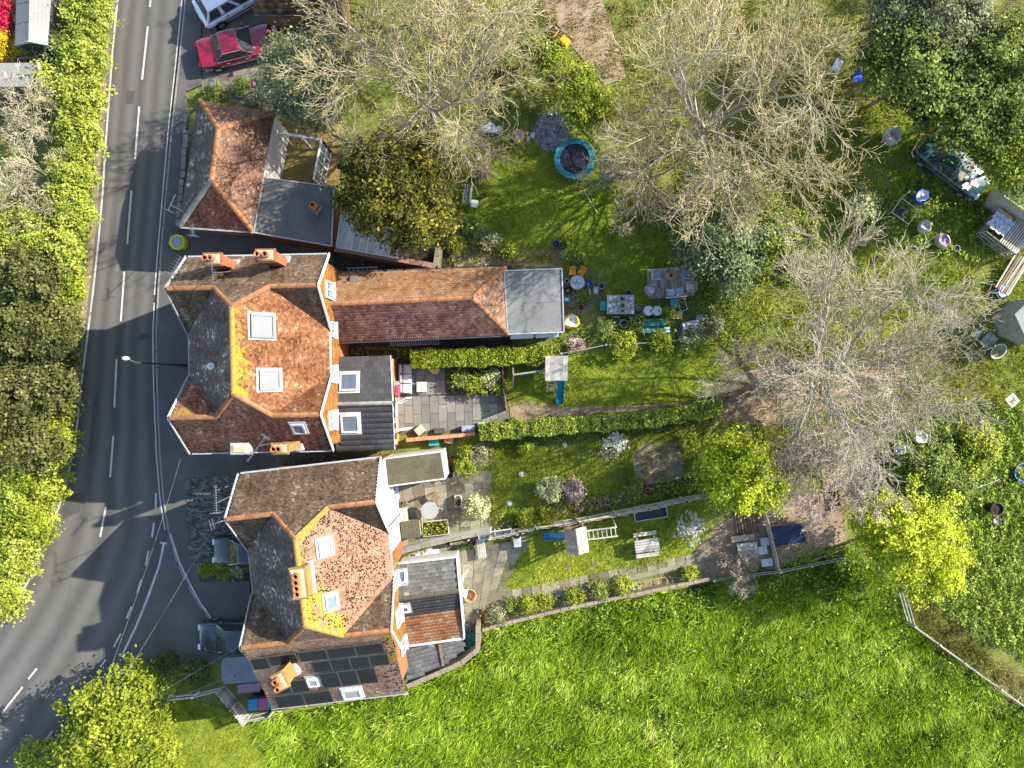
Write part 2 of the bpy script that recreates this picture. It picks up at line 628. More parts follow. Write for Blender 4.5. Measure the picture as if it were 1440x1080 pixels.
sheet('yard_paving', [(645, 775), (742, 756), (742, 775), (704, 797), (700, 830), (830, 822), (960, 792), (1000, 770), (1000, 790), (860, 822), (690, 862), (655, 885), (650, 860)], STONE, 0.008)
sheet('bare_earth', [(888, 640), (905, 625), (950, 622), (962, 650), (958, 680), (920, 690), (895, 670)], SOIL, 0.006)
sheet('bare_earth', [(960, 800), (1000, 745), (1040, 720), (1100, 700), (1180, 690), (1190, 760), (1090, 800), (1000, 815)], SOIL, 0.004)
sheet('bare_earth', [(760, -40), (830, -40), (870, 60), (880, 110), (850, 120), (800, 60), (765, 30)], SOIL, 0.004)
sheet('bare_earth', [(1005, 535), (1090, 510), (1260, 500), (1290, 520), (1230, 560), (1080, 600), (1010, 590)], SOIL, 0.004)
sheet('bare_earth', [(1150, 600), (1215, 600), (1220, 700), (1160, 720)], SOIL, 0.004)
sheet('dirt_bed', [(612, 320), (650, 300), (705, 340), (712, 372), (640, 375)], SOIL, 0.006)
sheet('dirt_bed', [(650, 842), (700, 868), (860, 825), (990, 800), (1000, 815), (870, 845), (690, 885)], SOIL, 0.010)
FIELD = [(356, 1012), (575, 972), (672, 922), (676, 882), (1000, 820), (1090, 800), (1200, 780), (1265, 838), (1282, 880), (1440, 998), (1520, 1060), (1520, 1150), (420, 1150), (395, 1085)]
sheet('field', FIELD, MEADOW, 0.002)

# ------------------------------------------------------------------ grass, as real blades
GRASS = tone_mat('meadow_blades', [(0.0, (0.023, 0.052, 0.005)), (0.25, (0.114, 0.212, 0.008)), (0.55, (0.246, 0.366, 0.016)), (0.8, (0.435, 0.538, 0.063)), (1.0, (0.630, 0.664, 0.206))], 0.6, 0.25, namt=0.36, nscale=0.5)
TURF = tone_mat('turf_blades', [(0.0, (0.112, 0.155, 0.017)), (0.45, (0.254, 0.321, 0.026)), (0.8, (0.443, 0.465, 0.048)), (1.0, (0.708, 0.620, 0.177))], 0.7, 0.3, namt=0.25, nscale=0.8)
STRAW = tone_mat('dry_grass_blades', [(0.0, (0.085, 0.099, 0.021)), (0.4, (0.199, 0.199, 0.043)), (0.7, (0.355, 0.298, 0.114)), (1.0, (0.597, 0.483, 0.255))], 0.7, 0.3, namt=0.25, nscale=0.7)
WEED = tone_mat('weed_leaves', [(0.0, (0.040, 0.079, 0.015)), (0.45, (0.119, 0.198, 0.024)), (0.8, (0.257, 0.337, 0.040)), (1.0, (0.475, 0.495, 0.139))], 0.6, 0.25, namt=0.25, nscale=0.9)


def blades(name, poly_px, tufts, per, length, width, m, spread=0.15, lean=0.55, wind=(0, 0), label=None, h=0.0, vary=0.5, holes=()):
    """tufts of bent blades inside a traced polygon (tufts per square metre, blades per tuft)"""
    poly = [(p.x, p.y) for p in px_poly(poly_px)]
    n = int(area(poly) * tufts)
    c = sample(poly, n)
    for hole in holes:
        hp = [(p.x, p.y) for p in px_poly(hole)]
        c = c[~inside(hp, c[:, 0], c[:, 1])]
    n = len(c)
    big = wob(c[:, 0], c[:, 1], 2.6, len(name) + n)
    tl = length * (1 - vary / 2 + vary * (0.5 * rng.random(n) + 0.5 * big))
    tt = np.clip(0.25 + 0.5 * rng.random(n) * 0.8 + 0.25 * (big - 0.5), 0, 1)
    tt = np.clip(tt + 0.30 * (wob(c[:, 0], c[:, 1], 7.0, 21) - 0.5), 0, 1)
    dirs = rng.normal(size=(n, 2)) * 0.35 + np.array(wind)
    c = np.repeat(c, per, 0)
    L = np.repeat(tl, per) * (0.6 + 0.6 * rng.random(n * per))
    t = np.clip(np.repeat(tt, per) + rng.normal(size=n * per) * 0.12, 0, 1)
    off = rng.normal(size=(n * per, 2)) * spread
    ln = np.repeat(dirs, per, 0) + off / spread * lean * 0.5 + rng.normal(size=(n * per, 2)) * lean * 0.35
    b = c + off
    a = rng.random(n * per) * 6.28
    wv = np.stack([np.cos(a), np.sin(a)], 1) * (width / 2)
    tip = b + ln * L[:, None]
    z = L / np.sqrt(1 + (ln ** 2).sum(1))
    k = n * per
    V = np.zeros((k, 3, 3))
    V[:, 0, :2] = b - wv
    V[:, 1, :2] = b + wv
    V[:, 2, :2] = tip
    V[:, 2, 2] = z
    V[:, :, 2] += h
    F = np.arange(k * 3).reshape(k, 3)
    o = raw(name, V.reshape(-1, 3), F, m, attrs={'tone': t})
    tag(o, label, None, kind='stuff')
    return o


blades('meadow_grass', FIELD, 8.0, 46, 0.46, 0.055, GRASS, 0.125, 0.95, (-0.25, -0.45), vary=1.2)
blades('mown_grass', [(237, 975), (345, 1005), (394, 1110), (210, 1120)], 60, 12, 0.10, 0.03, TURF, 0.05, 0.8)
LAWNS = [[(628, 215), (700, 195), (830, 195), (930, 260), (960, 380), (900, 440), (815, 430), (790, 375), (706, 362), (640, 350)],
         [(714, 492), (800, 505), (905, 485), (1012, 485), (1014, 562), (890, 570), (780, 570), (714, 566)],
         [(690, 620), (860, 610), (990, 585), (1000, 700), (860, 725), (690, 740)],
         [(706, 797), (742, 772), (742, 757), (900, 702), (990, 702), (1003, 745), (958, 788), (830, 820), (702, 828)]]
for i, l in enumerate(LAWNS):
    blades('lawn_grass', l, 34, 14, 0.13 if i != 2 else 0.18, 0.04, TURF, 0.07, 1.3, vary=1.2,
           holes=[[(885, 640), (905, 622), (952, 620), (965, 650), (960, 682), (920, 692), (892, 672)]])
blades('lawn_weeds', LAWNS[2], 14, 10, 0.2, 0.045, STRAW, 0.1, 1.2, vary=1.0)
blades('field_straw', FIELD, 0.7, 18, 0.5, 0.04, STRAW, 0.2, 1.0, (-0.2, -0.4), vary=1.0)
# looser grass in the big garden on the right, under the trees and along the fence
blades('rough_grass', [(930, 190), (1100, 210), (1250, 120), (1440, 260), (1520, 300), (1520, 560), (1440, 640), (1270, 660), (1200, 600), (1300, 520), (1100, 490), (1000, 480), (960, 380)], 11, 14, 0.26, 0.05, TURF, 0.14, 0.8, vary=1.0)
blades('dry_grass', [(1250, 835), (1300, 830), (1400, 930), (1520, 1010), (1520, 1050), (1440, 990), (1285, 878)], 16, 18, 0.42, 0.045, STRAW, 0.14, 0.7)
blades('dry_grass', [(820, 150), (1090, 200), (1080, 330), (960, 370), (860, 300), (930, 240)], 9, 12, 0.3, 0.045, STRAW, 0.14, 0.7)
blades('dry_grass', [(700, -30), (900, -30), (1230, 0), (1230, 130), (1000, 230), (870, 160), (780, 60)], 9, 12, 0.28, 0.045, STRAW, 0.14, 0.7)
blades('dry_grass', [(1000, 480), (1400, 480), (1380, 620), (1230, 720), (1060, 700), (1010, 600)], 9, 12, 0.26, 0.045, STRAW, 0.14, 0.7)
blades('rough_grass', [(620, 0), (760, 0), (800, 90), (760, 190), (640, 210), (560, 180)], 9, 12, 0.22, 0.045, STRAW, 0.14, 0.7)


def cover(name, poly_px, dens, size, h, m, label=None, lump=1.2, holes=()):
    """low leafy ground cover: tilted leaf quads at varying height"""
    poly = [(p.x, p.y) for p in px_poly(poly_px)]
    n = int(area(poly) * dens)
    c = sample(poly, n)
    for hole in holes:
        hp = [(p.x, p.y) for p in px_poly(hole)]
        c = c[~inside(hp, c[:, 0], c[:, 1])]
    w = wob(c[:, 0], c[:, 1], lump, n % 97)
    keep = rng.random(len(c)) < 0.15 + 1.2 * w
    c, w = c[keep], w[keep]
    n = len(c)
    z = h * (0.15 + 0.85 * w * rng.random(n) ** 0.5)
    nn = np.stack([rng.normal(size=n) * 0.5, rng.normal(size=n) * 0.5, np.ones(n)], 1)
    o = leaf_mesh(name, np.column_stack([c, z]), nn, size, np.clip(rng.random(n) * 0.7 + 0.3 * w, 0, 1), m)
    return tag(o, label, kind='stuff')


def leaf_mesh(name, pos, nrm, size, tone, m, parent=None, aspect=0.6):
    n = len(pos)
    nrm = nrm / np.linalg.norm(nrm, axis=1)[:, None]
    r = rng.normal(size=(n, 3))
    u = r - nrm * (r * nrm).sum(1)[:, None]
    u /= np.linalg.norm(u, axis=1)[:, None] + 1e-9
    v = np.cross(nrm, u)
    s = (np.asarray(size) * (0.6 + 0.8 * rng.random(n)))[:, None]
    V = np.zeros((n, 4, 3))
    V[:, 0] = pos - u * s * 0.5
    V[:, 1] = pos + v * s * 0.5 * aspect + nrm * s * 0.08
    V[:, 2] = pos + u * s * 0.5
    V[:, 3] = pos - v * s * 0.5 * aspect + nrm * s * 0.08
    return raw(name, V.reshape(-1, 3), np.arange(n * 4).reshape(n, 4), m, parent, {'tone': tone})


cover('weeds', [(1230, 640), (1330, 560), (1440, 570), (1520, 560), (1520, 960), (1440, 920), (1380, 900), (1300, 840), (1340, 760), (1240, 690)], 150, 0.17, 0.5, WEED)
cover('weeds', [(1250, 270), (1300, 240), (1420, 300), (1390, 330), (1370, 370), (1280, 350), (1170, 330), (1180, 280)], 110, 0.16, 0.45, WEED)
cover('weeds', [(850, 470), (1010, 460), (1060, 400), (1010, 380), (985, 420), (985, 462), (900, 475), (840, 470)], 130, 0.14, 0.4, WEED)
cover('weeds', [(790, 465), (1000, 470), (1000, 492), (790, 488)], 120, 0.13, 0.5, WEED)
cover('weeds', [(680, 920), (676, 884), (1000, 822), (1090, 802), (1190, 782), (1260, 838), (1268, 862), (1200, 850), (1000, 845), (760, 890)], 60, 0.14, 0.5, WEED)
cover('weeds', [(1090, 795), (1110, 770), (1190, 765), (1200, 785), (1130, 800)], 120, 0.14, 0.4, WEED)
cover('verge_plants', [(x - 3, y) for x, y in LEFT] + [(x - 22, y) for x, y in LEFT[::-1]], 160, 0.12, 0.35, WEED)
cover('verge_plants', [(205, 930), (250, 915), (300, 935), (310, 962), (250, 972), (215, 960)], 110, 0.12, 0.35, WEED)
cover('weeds', [(610, 315), (650, 300), (712, 345), (712, 372), (640, 374), (610, 372)], 70, 0.12, 0.4, WEED)
cover('weeds', [(690, 715), (985, 665), (990, 700), (860, 722), (700, 742)], 70, 0.12, 0.4, WEED)
cover('weeds', [(655, 878), (690, 860), (860, 824), (1000, 800), (1000, 812), (860, 838), (690, 880)], 60, 0.12, 0.3, WEED)
cover('weeds', [(955, 620), (1000, 600), (1080, 600), (1080, 700), (985, 700), (960, 680)], 80, 0.13, 0.4, WEED)
cover('weeds', [(284, 120), (330, 125), (380, 150), (284, 138)], 110, 0.12, 0.3, WEED)

cover('field_weeds', FIELD, 16, 0.17, 0.5, WEED, lump=3.0)

blades('rough_grass', [(1250, 690), (1330, 690), (1440, 560), (1520, 560), (1520, 960), (1440, 930), (1380, 880), (1310, 830), (1330, 760)], 9, 14, 0.34, 0.05, TURF, 0.13, 1.0, vary=1.0)
# ------------------------------------------------------------------ trees and shrubs
BARK = mat('bark', (0.20, 0.17, 0.13), 0.95, 0.4, 7, 0.6)
PALEBARK = mat('pale_bark', (0.334, 0.294, 0.231), 0.9, 0.3, 5, 0.5)
TWIG = mat('pale_twigs', (0.31, 0.27, 0.185), 0.85, 0.35, 1.5)
TWIGY = mat('lichen_twigs', (0.301, 0.260, 0.150), 0.85, 0.35, 1.5)
TWIGP = mat('purplish_twigs', (0.350, 0.278, 0.239), 0.85, 0.3, 1.5)
TWIGG = mat('grey_twigs', (0.369, 0.324, 0.235), 0.85, 0.3, 1.5)


def lm(name, a, b, c, d, tr=0.3, namt=0.2):
    return tone_mat(name, [(0.0, a), (0.38, b), (0.75, c), (1.0, d)], 0.6, tr, namt=namt, nscale=0.7)


L_HEDGE = lm('hedgerow_leaves', (0.061, 0.091, 0.017), (0.174, 0.224, 0.029), (0.347, 0.388, 0.052), (0.571, 0.551, 0.143))
L_DARK = lm('dark_evergreen_leaves', (0.020, 0.029, 0.009), (0.055, 0.068, 0.016), (0.133, 0.137, 0.039), (0.242, 0.220, 0.088))
L_OLIVE = lm('olive_evergreen_leaves', (0.015, 0.023, 0.007), (0.056, 0.063, 0.011), (0.164, 0.146, 0.018), (0.379, 0.304, 0.038))
L_LIME = lm('lime_leaves', (0.075, 0.11, 0.005), (0.245, 0.31, 0.012), (0.46, 0.51, 0.028), (0.62, 0.63, 0.10), 0.3)
L_GOLD = lm('yellow_green_leaves', (0.035, 0.055, 0.006), (0.125, 0.165, 0.012), (0.25, 0.29, 0.022), (0.38, 0.39, 0.055), 0.3)
L_BRIGHT = lm('bright_green_leaves', (0.05, 0.075, 0.008), (0.16, 0.21, 0.016), (0.31, 0.35, 0.03), (0.45, 0.45, 0.10))
L_MID = lm('mid_green_leaves', (0.036, 0.064, 0.014), (0.100, 0.143, 0.024), (0.217, 0.260, 0.050), (0.402, 0.418, 0.134))
L_GREY = lm('grey_green_leaves', (0.047, 0.056, 0.025), (0.118, 0.133, 0.055), (0.250, 0.258, 0.133), (0.468, 0.452, 0.296))
L_SAGE = lm('dark_sage_leaves', (0.040, 0.063, 0.029), (0.101, 0.139, 0.059), (0.202, 0.248, 0.110), (0.367, 0.404, 0.221))
L_PALE = lm('pale_variegated_leaves', (0.125, 0.140, 0.047), (0.312, 0.328, 0.140), (0.530, 0.530, 0.265), (0.780, 0.749, 0.468))
L_WHITE = lm('white_blossom', (0.170, 0.170, 0.136), (0.357, 0.340, 0.315), (0.527, 0.510, 0.484), (0.680, 0.663, 0.646))
L_PINK = lm('pink_blossom', (0.136, 0.051, 0.068), (0.306, 0.136, 0.153), (0.468, 0.255, 0.272), (0.595, 0.425, 0.425))
L_RED = lm('crimson_leaves', (0.136, 0.003, 0.010), (0.383, 0.010, 0.034), (0.595, 0.025, 0.076), (0.680, 0.102, 0.170))
L_YELLOW = lm('yellow_leaves', (0.170, 0.111, 0.003), (0.408, 0.289, 0.007), (0.578, 0.425, 0.013), (0.680, 0.561, 0.051))
L_PURPLE = lm('purple_brown_twiggy_leaves', (0.094, 0.062, 0.055), (0.250, 0.172, 0.156), (0.437, 0.328, 0.296), (0.655, 0.530, 0.468))
L_RUST = lm('rusty_bud_leaves', (0.12, 0.085, 0.02), (0.25, 0.18, 0.035), (0.36, 0.27, 0.06), (0.46, 0.37, 0.12))


def leafy(name, label, cat, blobs, n, size, m, bark=None, clump=0.32, nclump=None, group=None, trunk_r=0.12, low=-0.35, part='crown', limbs=7):
    """blobs: (px, py, centre height, radius, radius in z). Leaf clumps spread through the outer part of the crown, on a real trunk with limbs"""
    bark = bark or BARK
    cs = [P(b[0], b[1], b[2]) for b in blobs]
    rs = np.array([[b[3], b[3], b[4]] for b in blobs])
    base = sum(cs, Vector()) / len(cs)
    root = thing(name, label, cat, (base.x, base.y, 0), 0, group)
    w = rs[:, 0] ** 2
    nclump = nclump or max(12, int(n / 40))
    bi = rng.choice(len(blobs), nclump, p=w / w.sum())
    d = rng.normal(size=(nclump, 3))
    d /= np.linalg.norm(d, axis=1)[:, None]
    d[:, 2] = np.where(d[:, 2] < low, -d[:, 2], d[:, 2])
    bump = 0.82 + 0.30 * wob(d[:, 0] * 3 + bi, d[:, 1] * 3 + d[:, 2], 1.3, n % 89) - 0.15
    rag = wob(d[:, 0] * 2.2 + bi * 1.7, d[:, 1] * 2.2 - d[:, 2], 1.5, n % 71)
    rad = (0.5 + 0.5 * rng.random(nclump) ** 0.6) * (0.76 + 0.52 * rag)
    cc = np.array([list(c) for c in cs])[bi] + d * rs[bi] * rad[:, None]
    cc[:, 2] = np.maximum(cc[:, 2], 0.12)
    k = rng.integers(0, nclump, n)
    sc = clump * (0.5 + rng.random(nclump))
    pos = cc[k] + rng.normal(size=(n, 3)) * (sc[k] * 0.55)[:, None] * np.array([1, 1, 0.7])
    pos[:, 2] = np.maximum(pos[:, 2], 0.05)
    out = d[k]
    nrm = out * 0.45 + rng.normal(size=(n, 3)) * 0.42 + np.array([0.25, 0.1, 0.75])
    ct = rng.random(nclump)
    tone = np.clip(0.6 * rng.random(n) + 0.5 * ct[k] - 0.05, 0, 1)
    leaf_mesh(part, pos, nrm, size * (0.75 + 0.5 * ct[k]), tone, m, root)
    top = max(c.z for c in cs)
    mb = MB()
    mb.tube([(base.x, base.y, -0.05), (base.x + 0.05 * top, base.y, top * 0.35), (base.x, base.y + 0.03 * top, top * 0.8)], [trunk_r, trunk_r * 0.8, trunk_r * 0.5], 7)
    mb.build('trunk', bark, root, world=True)
    mb = MB()
    for i in range(limbs):
        j = rng.integers(0, nclump)
        a = Vector((base.x, base.y, top * (0.3 + 0.4 * rng.random())))
        b = Vector(cc[j])
        mid = (a + b) / 2 + Vector((0, 0, 0.1 * (b - a).length))
        mb.tube([a, mid, b], [trunk_r * 0.45, trunk_r * 0.3, trunk_r * 0.12], 5)
    mb.build('limbs', bark, root, world=True)
    return root


def tubes_np(segs, n=3):
    s = np.array(segs, dtype=np.float64)
    p, q, r0, r1 = s[:, 0:3], s[:, 3:6], s[:, 6], s[:, 7]
    d = q - p
    d /= np.linalg.norm(d, axis=1)[:, None] + 1e-9
    ref = np.where(np.abs(d[:, 2:3]) > 0.9, np.array([[1.0, 0, 0]]), np.array([[0, 0, 1.0]]))
    a = np.cross(d, ref)
    a /= np.linalg.norm(a, axis=1)[:, None] + 1e-9
    b = np.cross(d, a)
    m = len(s)
    V = np.zeros((m, 2 * n, 3))
    for k in range(n):
        t = 2 * math.pi * k / n
        o = a * math.cos(t) + b * math.sin(t)
        V[:, k] = p + o * r0[:, None]
        V[:, n + k] = q + o * r1[:, None]
    F = []
    for k in range(n):
        F.append([k, (k + 1) % n, n + (k + 1) % n, n + k])
    F = (np.arange(m)[:, None, None] * 2 * n + np.array(F)[None]).reshape(-1, 4)
    return V.reshape(-1, 3), F


def rdir(d, ang, rnd):
    """direction at an angle to d, about a random axis"""
    x, y, z = d
    t = rnd.random() * 6.2832
    if abs(z) < 0.9:
        ax, ay, az = -y, x, 0.0
    else:
        ax, ay, az = 0.0, -z, y
    l = math.sqrt(ax * ax + ay * ay + az * az)
    ax, ay, az = ax / l, ay / l, az / l
    bx, by, bz = y * az - z * ay, z * ax - x * az, x * ay - y * ax
    ca, sa = math.cos(ang), math.sin(ang)
    ct, st = math.cos(t) * sa, math.sin(t) * sa
    return (x * ca + ax * ct + bx * st, y * ca + ay * ct + by * st, z * ca + az * ct + bz * st)


def bare_tree(name, label, base_px, height, spread, limbs, seed, mt, mtw, kids=(7, 6, 5, 3), twig=0.55, tr=0.28, cat='tree', group=None,
              fork=0.28, open_=(35, 78), trop=0.06, buds=0, budmat=None, twig_r=0.014, flat=1.0, az0=0.0, leafn=0, leafm=None, az=None):
    """leafless tree: trunk, spreading limbs, branches, twigs, all real tapered tubes grown by recursion"""
    rnd = random.Random(seed)
    p0 = P(*base_px)
    root = thing(name, label, cat, (p0.x, p0.y, 0), 0, group)
    cats = {0: [], 1: [], 2: []}
    tips = []

    def grow(p, d, L, r, lev):
        ns = (6, 6, 5, 3, 2)[lev]
        curv = (0.06, 0.13, 0.17, 0.22, 0.30)[lev]
        kind = 0 if lev == 0 else (1 if lev <= 2 else 2)
        sp = []
        st = L / ns
        rr = r
        for i in range(ns):
            q = (p[0] + d[0] * st, p[1] + d[1] * st, p[2] + d[2] * st)
            r2 = r * (1 - 0.62 * (i + 1) / ns) if lev else r * (1 - 0.35 * (i + 1) / ns)
            cats[kind].append((*p, *q, max(rr, twig_r), max(r2, twig_r * 0.75)))
            sp.append((p, q, d, r2))
            rr = r2
            p = q
            x = d[0] + rnd.gauss(0, curv)
            y = d[1] + rnd.gauss(0, curv)
            z = d[2] + rnd.gauss(0, curv) * flat + trop * (1 if lev else 0)
            if p[2] > height * 0.93 and z > 0.15:
                z *= 0.4
            if p[2] < 0.8 and z < 0:
                z = 0.1
            l = math.sqrt(x * x + y * y + z * z)
            d = (x / l, y / l, z / l)
        if lev >= 3:
            tips.append(p)
        if lev == 0 or lev > 4:
            return sp
        if lev <= len(kids):
            k = kids[lev - 1]
            for j in range(k):
                t = 0.22 + 0.78 * (j + rnd.random()) / k
                idx = min(ns - 1, int(t * ns))
                a, b, dd, rq = sp[idx]
                f = t * ns - idx
                s = (a[0] + (b[0] - a[0]) * f, a[1] + (b[1] - a[1]) * f, a[2] + (b[2] - a[2]) * f)
                ang = R(rnd.uniform(20, 55))
                nd = rdir(dd, ang, rnd)
                if lev + 1 > len(kids) - 0 or lev == 4:
                    ll = twig * rnd.uniform(0.5, 1.2)
                else:
                    ll = L * rnd.uniform(0.40, 0.66) * (1.1 - 0.45 * t)
                if lev + 1 <= 4:
                    grow(s, nd, max(ll, twig * 0.6), max(rq * rnd.uniform(0.42, 0.62), twig_r), lev + 1)
        return sp

    tl = height * fork
    sp = grow((p0.x, p0.y, -0.1), (rnd.gauss(0, 0.04), rnd.gauss(0, 0.04), 1.0), tl, tr, 0)
    for i in range(limbs):
        a = az0 + 2 * math.pi * (i + rnd.uniform(-0.3, 0.3)) / limbs
        if az:
            a = R(az[0]) + (R(az[1]) - R(az[0])) * (i + rnd.uniform(0.1, 0.9)) / limbs
        th = R(open_[0] + (open_[1] - open_[0]) * ((i * 0.618) % 1.0))
        d = (math.cos(a) * math.sin(th), math.sin(a) * math.sin(th), math.cos(th))
        k = rnd.choice((3, 4, 5, 5))
        L = min(spread / max(math.sin(th), 0.35), (height - tl) / max(math.cos(th), 0.3)) * rnd.uniform(0.78, 1.02)
        grow(sp[k][1], d, L, tr * rnd.uniform(0.30, 0.46), 1)
    for k, nm, mm, ns in ((0, 'trunk', mt, 9), (1, 'branches', mt if mt is not BARK else mtw, 5), (2, 'twigs', mtw, 3)):
        if cats[k]:
            V, F = tubes_np(cats[k], ns)
            raw(nm, V, F, mm, root)
    if buds and tips:
        t = np.array(tips)
        t = np.repeat(t, buds, 0) + rng.normal(size=(len(t) * buds, 3)) * 0.09
        leaf_mesh('buds', t, rng.normal(size=(len(t), 3)) + np.array([0, 0, 0.5]), 0.085, rng.random(len(t)), budmat or L_RUST, root)
    if leafn and tips:
        t = np.array(tips)
        idx = rng.integers(0, len(t), leafn)
        pos = t[idx] + rng.normal(size=(leafn, 3)) * 0.22
        leaf_mesh('leaves', pos, rng.normal(size=(leafn, 3)) + np.array([0, 0, 0.6]), 0.12, rng.random(leafn), leafm, root)
    return root


# the big leafless trees
bare_tree('bare_tree', 'tall leafless tree behind the courtyard beside the crimson saloon, its pale trunk showing', (610, 172), 12.0, 5.1, 9, 11, PALEBARK, TWIGY, (11, 9, 6, 3), 0.62, 0.24,
          open_=(15, 82), buds=1, budmat=L_RUST, group='big leafless trees')
bare_tree('bare_tree', 'leafless tree with orange buds at its twig ends, north east of the trampoline', (962, 205), 11.5, 5.9, 10, 23, PALEBARK, TWIGY, (11, 8, 6, 3), 0.62, 0.24,
          open_=(18, 80), buds=2, budmat=L_RUST, group='big leafless trees')
bare_tree('bare_tree', 'small leafless tree whose twigs reach over the rim of the trampoline', (905, 268), 7.0, 4.0, 9, 31, BARK, TWIG, (8, 7, 4, 3), 0.5, 0.13,
          open_=(30, 84), buds=1, budmat=L_RUST, group='big leafless trees')
bare_tree('bare_tree', 'widest leafless tree with grey spreading twigs over bare earth, east of the swing lawn', (1130, 516), 10.2, 6.3, 12, 44, PALEBARK, TWIGG, (10, 9, 6, 3), 0.6, 0.24,
          open_=(12, 84), group='big leafless trees', buds=1, budmat=L_GREY)
bare_tree('bare_tree', 'leafless purplish twiggy tree between the two lime yellow trees', (1130, 668), 5.5, 2.9, 8, 57, BARK, TWIGP, (9, 7, 5, 3), 0.4, 0.10, open_=(20, 82), group='big leafless trees')
bare_tree('bare_tree', 'leafless tree over the top of the picture, beside the green hedge of trees', (1360, -20), 10.0, 4.6, 8, 63, PALEBARK, TWIGY, (9, 8, 5, 3), 0.55, 0.18, open_=(20, 82), buds=2, budmat=L_RUST, group='big leafless trees')
bare_tree('bare_tree', 'leafless tree at the top edge, north of the brown tiled garage', (640, 10), 10.5, 4.8, 9, 77, PALEBARK, TWIGY, (9, 8, 5, 3), 0.55, 0.18, open_=(20, 84), buds=2, budmat=L_RUST, group='big leafless trees')
# leafless scrub beyond the road
for (bx, by, hh, spd, sd_, lb) in ((88, 184, 4.4, 1.8, 5, 'leafless pale shrub in the hedgerow, just below the flat grey shed roof'),
                                   (92, 268, 4.4, 1.9, 6, 'leafless pale shrub in the hedgerow, across the road from the hipped outbuilding'),
                                   (84, 318, 3.8, 1.6, 8, 'small leafless shrub in the hedgerow, next to the dark evergreen')):
    bare_tree('bare_shrub', lb, (bx, by), hh, spd, 7, sd_, BARK, TWIG, (7, 6, 4, 2), 0.36, 0.09, cat='shrub', open_=(15, 80), group='leafless shrubs in the hedgerow', twig_r=0.014)
bare_tree('bare_shrub', 'straw coloured twiggy shrub at the end of the stone path', (1030, 798), 1.6, 1.2, 9, 15, BARK, TWIG, (8, 6, 4, 2), 0.3, 0.05, cat='shrub', open_=(20, 84), twig_r=0.012)

# leafy trees
leafy('lime_tree', 'round lime yellow tree at the foot of the two lawns', 'tree', [(1040, 665, 3.2, 2.0, 1.7), (1015, 650, 2.8, 1.2, 1.1), (1070, 685, 2.8, 1.2, 1.1)], 16000, 0.15, L_LIME, nclump=330, clump=0.34)
leafy('lime_tree', 'larger lime yellow tree by the post and rail fence at the field corner', 'tree', [(1275, 765, 3.6, 3.0, 2.2), (1245, 745, 3.0, 1.7, 1.6), (1310, 775, 3.0, 1.9, 1.6)], 26000, 0.14, L_LIME, nclump=620, clump=0.34)
leafy('yellow_tree', 'yellow green evergreen tree at the road junction', 'tree', [(168, 1004, 3.0, 2.45, 2.1), (195, 978, 2.8, 1.6, 1.5), (140, 1035, 2.6, 1.8, 1.6), (195, 1050, 2.6, 1.6, 1.5)], 24000, 0.17, L_GOLD, nclump=420, clump=0.40)
leafy('bush', 'low leafy bush on the bank below the yellow green evergreen', 'shrub', [(60, 1072, 0.9, 1.3, 0.9), (105, 1068, 0.9, 1.0, 0.9)], 5000, 0.15, L_BRIGHT)
leafy('bush', 'pale bush between the junction tree and the mown lawn', 'shrub', [(225, 1068, 1.0, 1.1, 0.9), (215, 1040, 0.9, 0.9, 0.8)], 4500, 0.13, L_GOLD)
leafy('evergreen_tree', 'dark olive evergreen tree above the glass lean-to', 'tree', [(560, 268, 4.6, 2.7, 2.4), (525, 245, 4.0, 1.6, 1.6), (600, 240, 4.0, 1.8, 1.6), (590, 305, 3.8, 1.8, 1.6), (520, 290, 3.8, 1.5, 1.5)], 30000, 0.17, L_OLIVE, nclump=520, clump=0.42)
leafy('grey_green_tree', 'grey green tree beside the bonnet of the crimson saloon', 'tree', [(432, 110, 4.6, 2.1, 1.9), (410, 85, 4.2, 1.3, 1.3), (460, 80, 4.2, 1.4, 1.3), (450, 150, 3.8, 1.3, 1.3), (400, 135, 3.8, 1.2, 1.2)], 15000, 0.13, L_GREY, nclump=600, clump=0.34)
leafy('conifer', 'dark sage green conifer on the edge of the lawn, beside the deck chairs', 'tree', [(1010, 335, 3.6, 2.1, 2.0), (985, 350, 3.0, 1.3, 1.4), (1030, 375, 2.8, 1.4, 1.4)], 20000, 0.14, L_SAGE, nclump=420, clump=0.34)
leafy('bush', 'light green bushy tree right behind the sage conifer', 'shrub', [(1075, 340, 2.8, 1.6, 1.5), (1100, 375, 2.4, 1.4, 1.3), (1070, 300, 2.4, 1.2, 1.2), (1120, 330, 2.2, 1.2, 1.2)], 12000, 0.14, L_MID)
leafy('bush', 'pale leaved bush under the small leafless tree', 'shrub', [(960, 300, 1.6, 1.4, 1.2), (1000, 270, 1.8, 1.6, 1.3), (1050, 275, 1.6, 1.3, 1.1)], 7000, 0.13, L_GREY)
leafy('bush', 'bright green bush beside the gravel heap', 'shrub', [(808, 130, 2.0, 1.5, 1.4), (785, 95, 1.8, 1.0, 1.0), (845, 150, 1.6, 1.0, 0.9), (825, 165, 1.4, 0.9, 0.8)], 9500, 0.14, L_BRIGHT)
leafy('bush', 'green bush hanging over the left end of the bright bush', 'shrub', [(760, 80, 1.5, 0.9, 0.9), (745, 60, 1.4, 0.8, 0.8)], 3500, 0.13, L_MID)
NT = 'green trees in the top right corner'
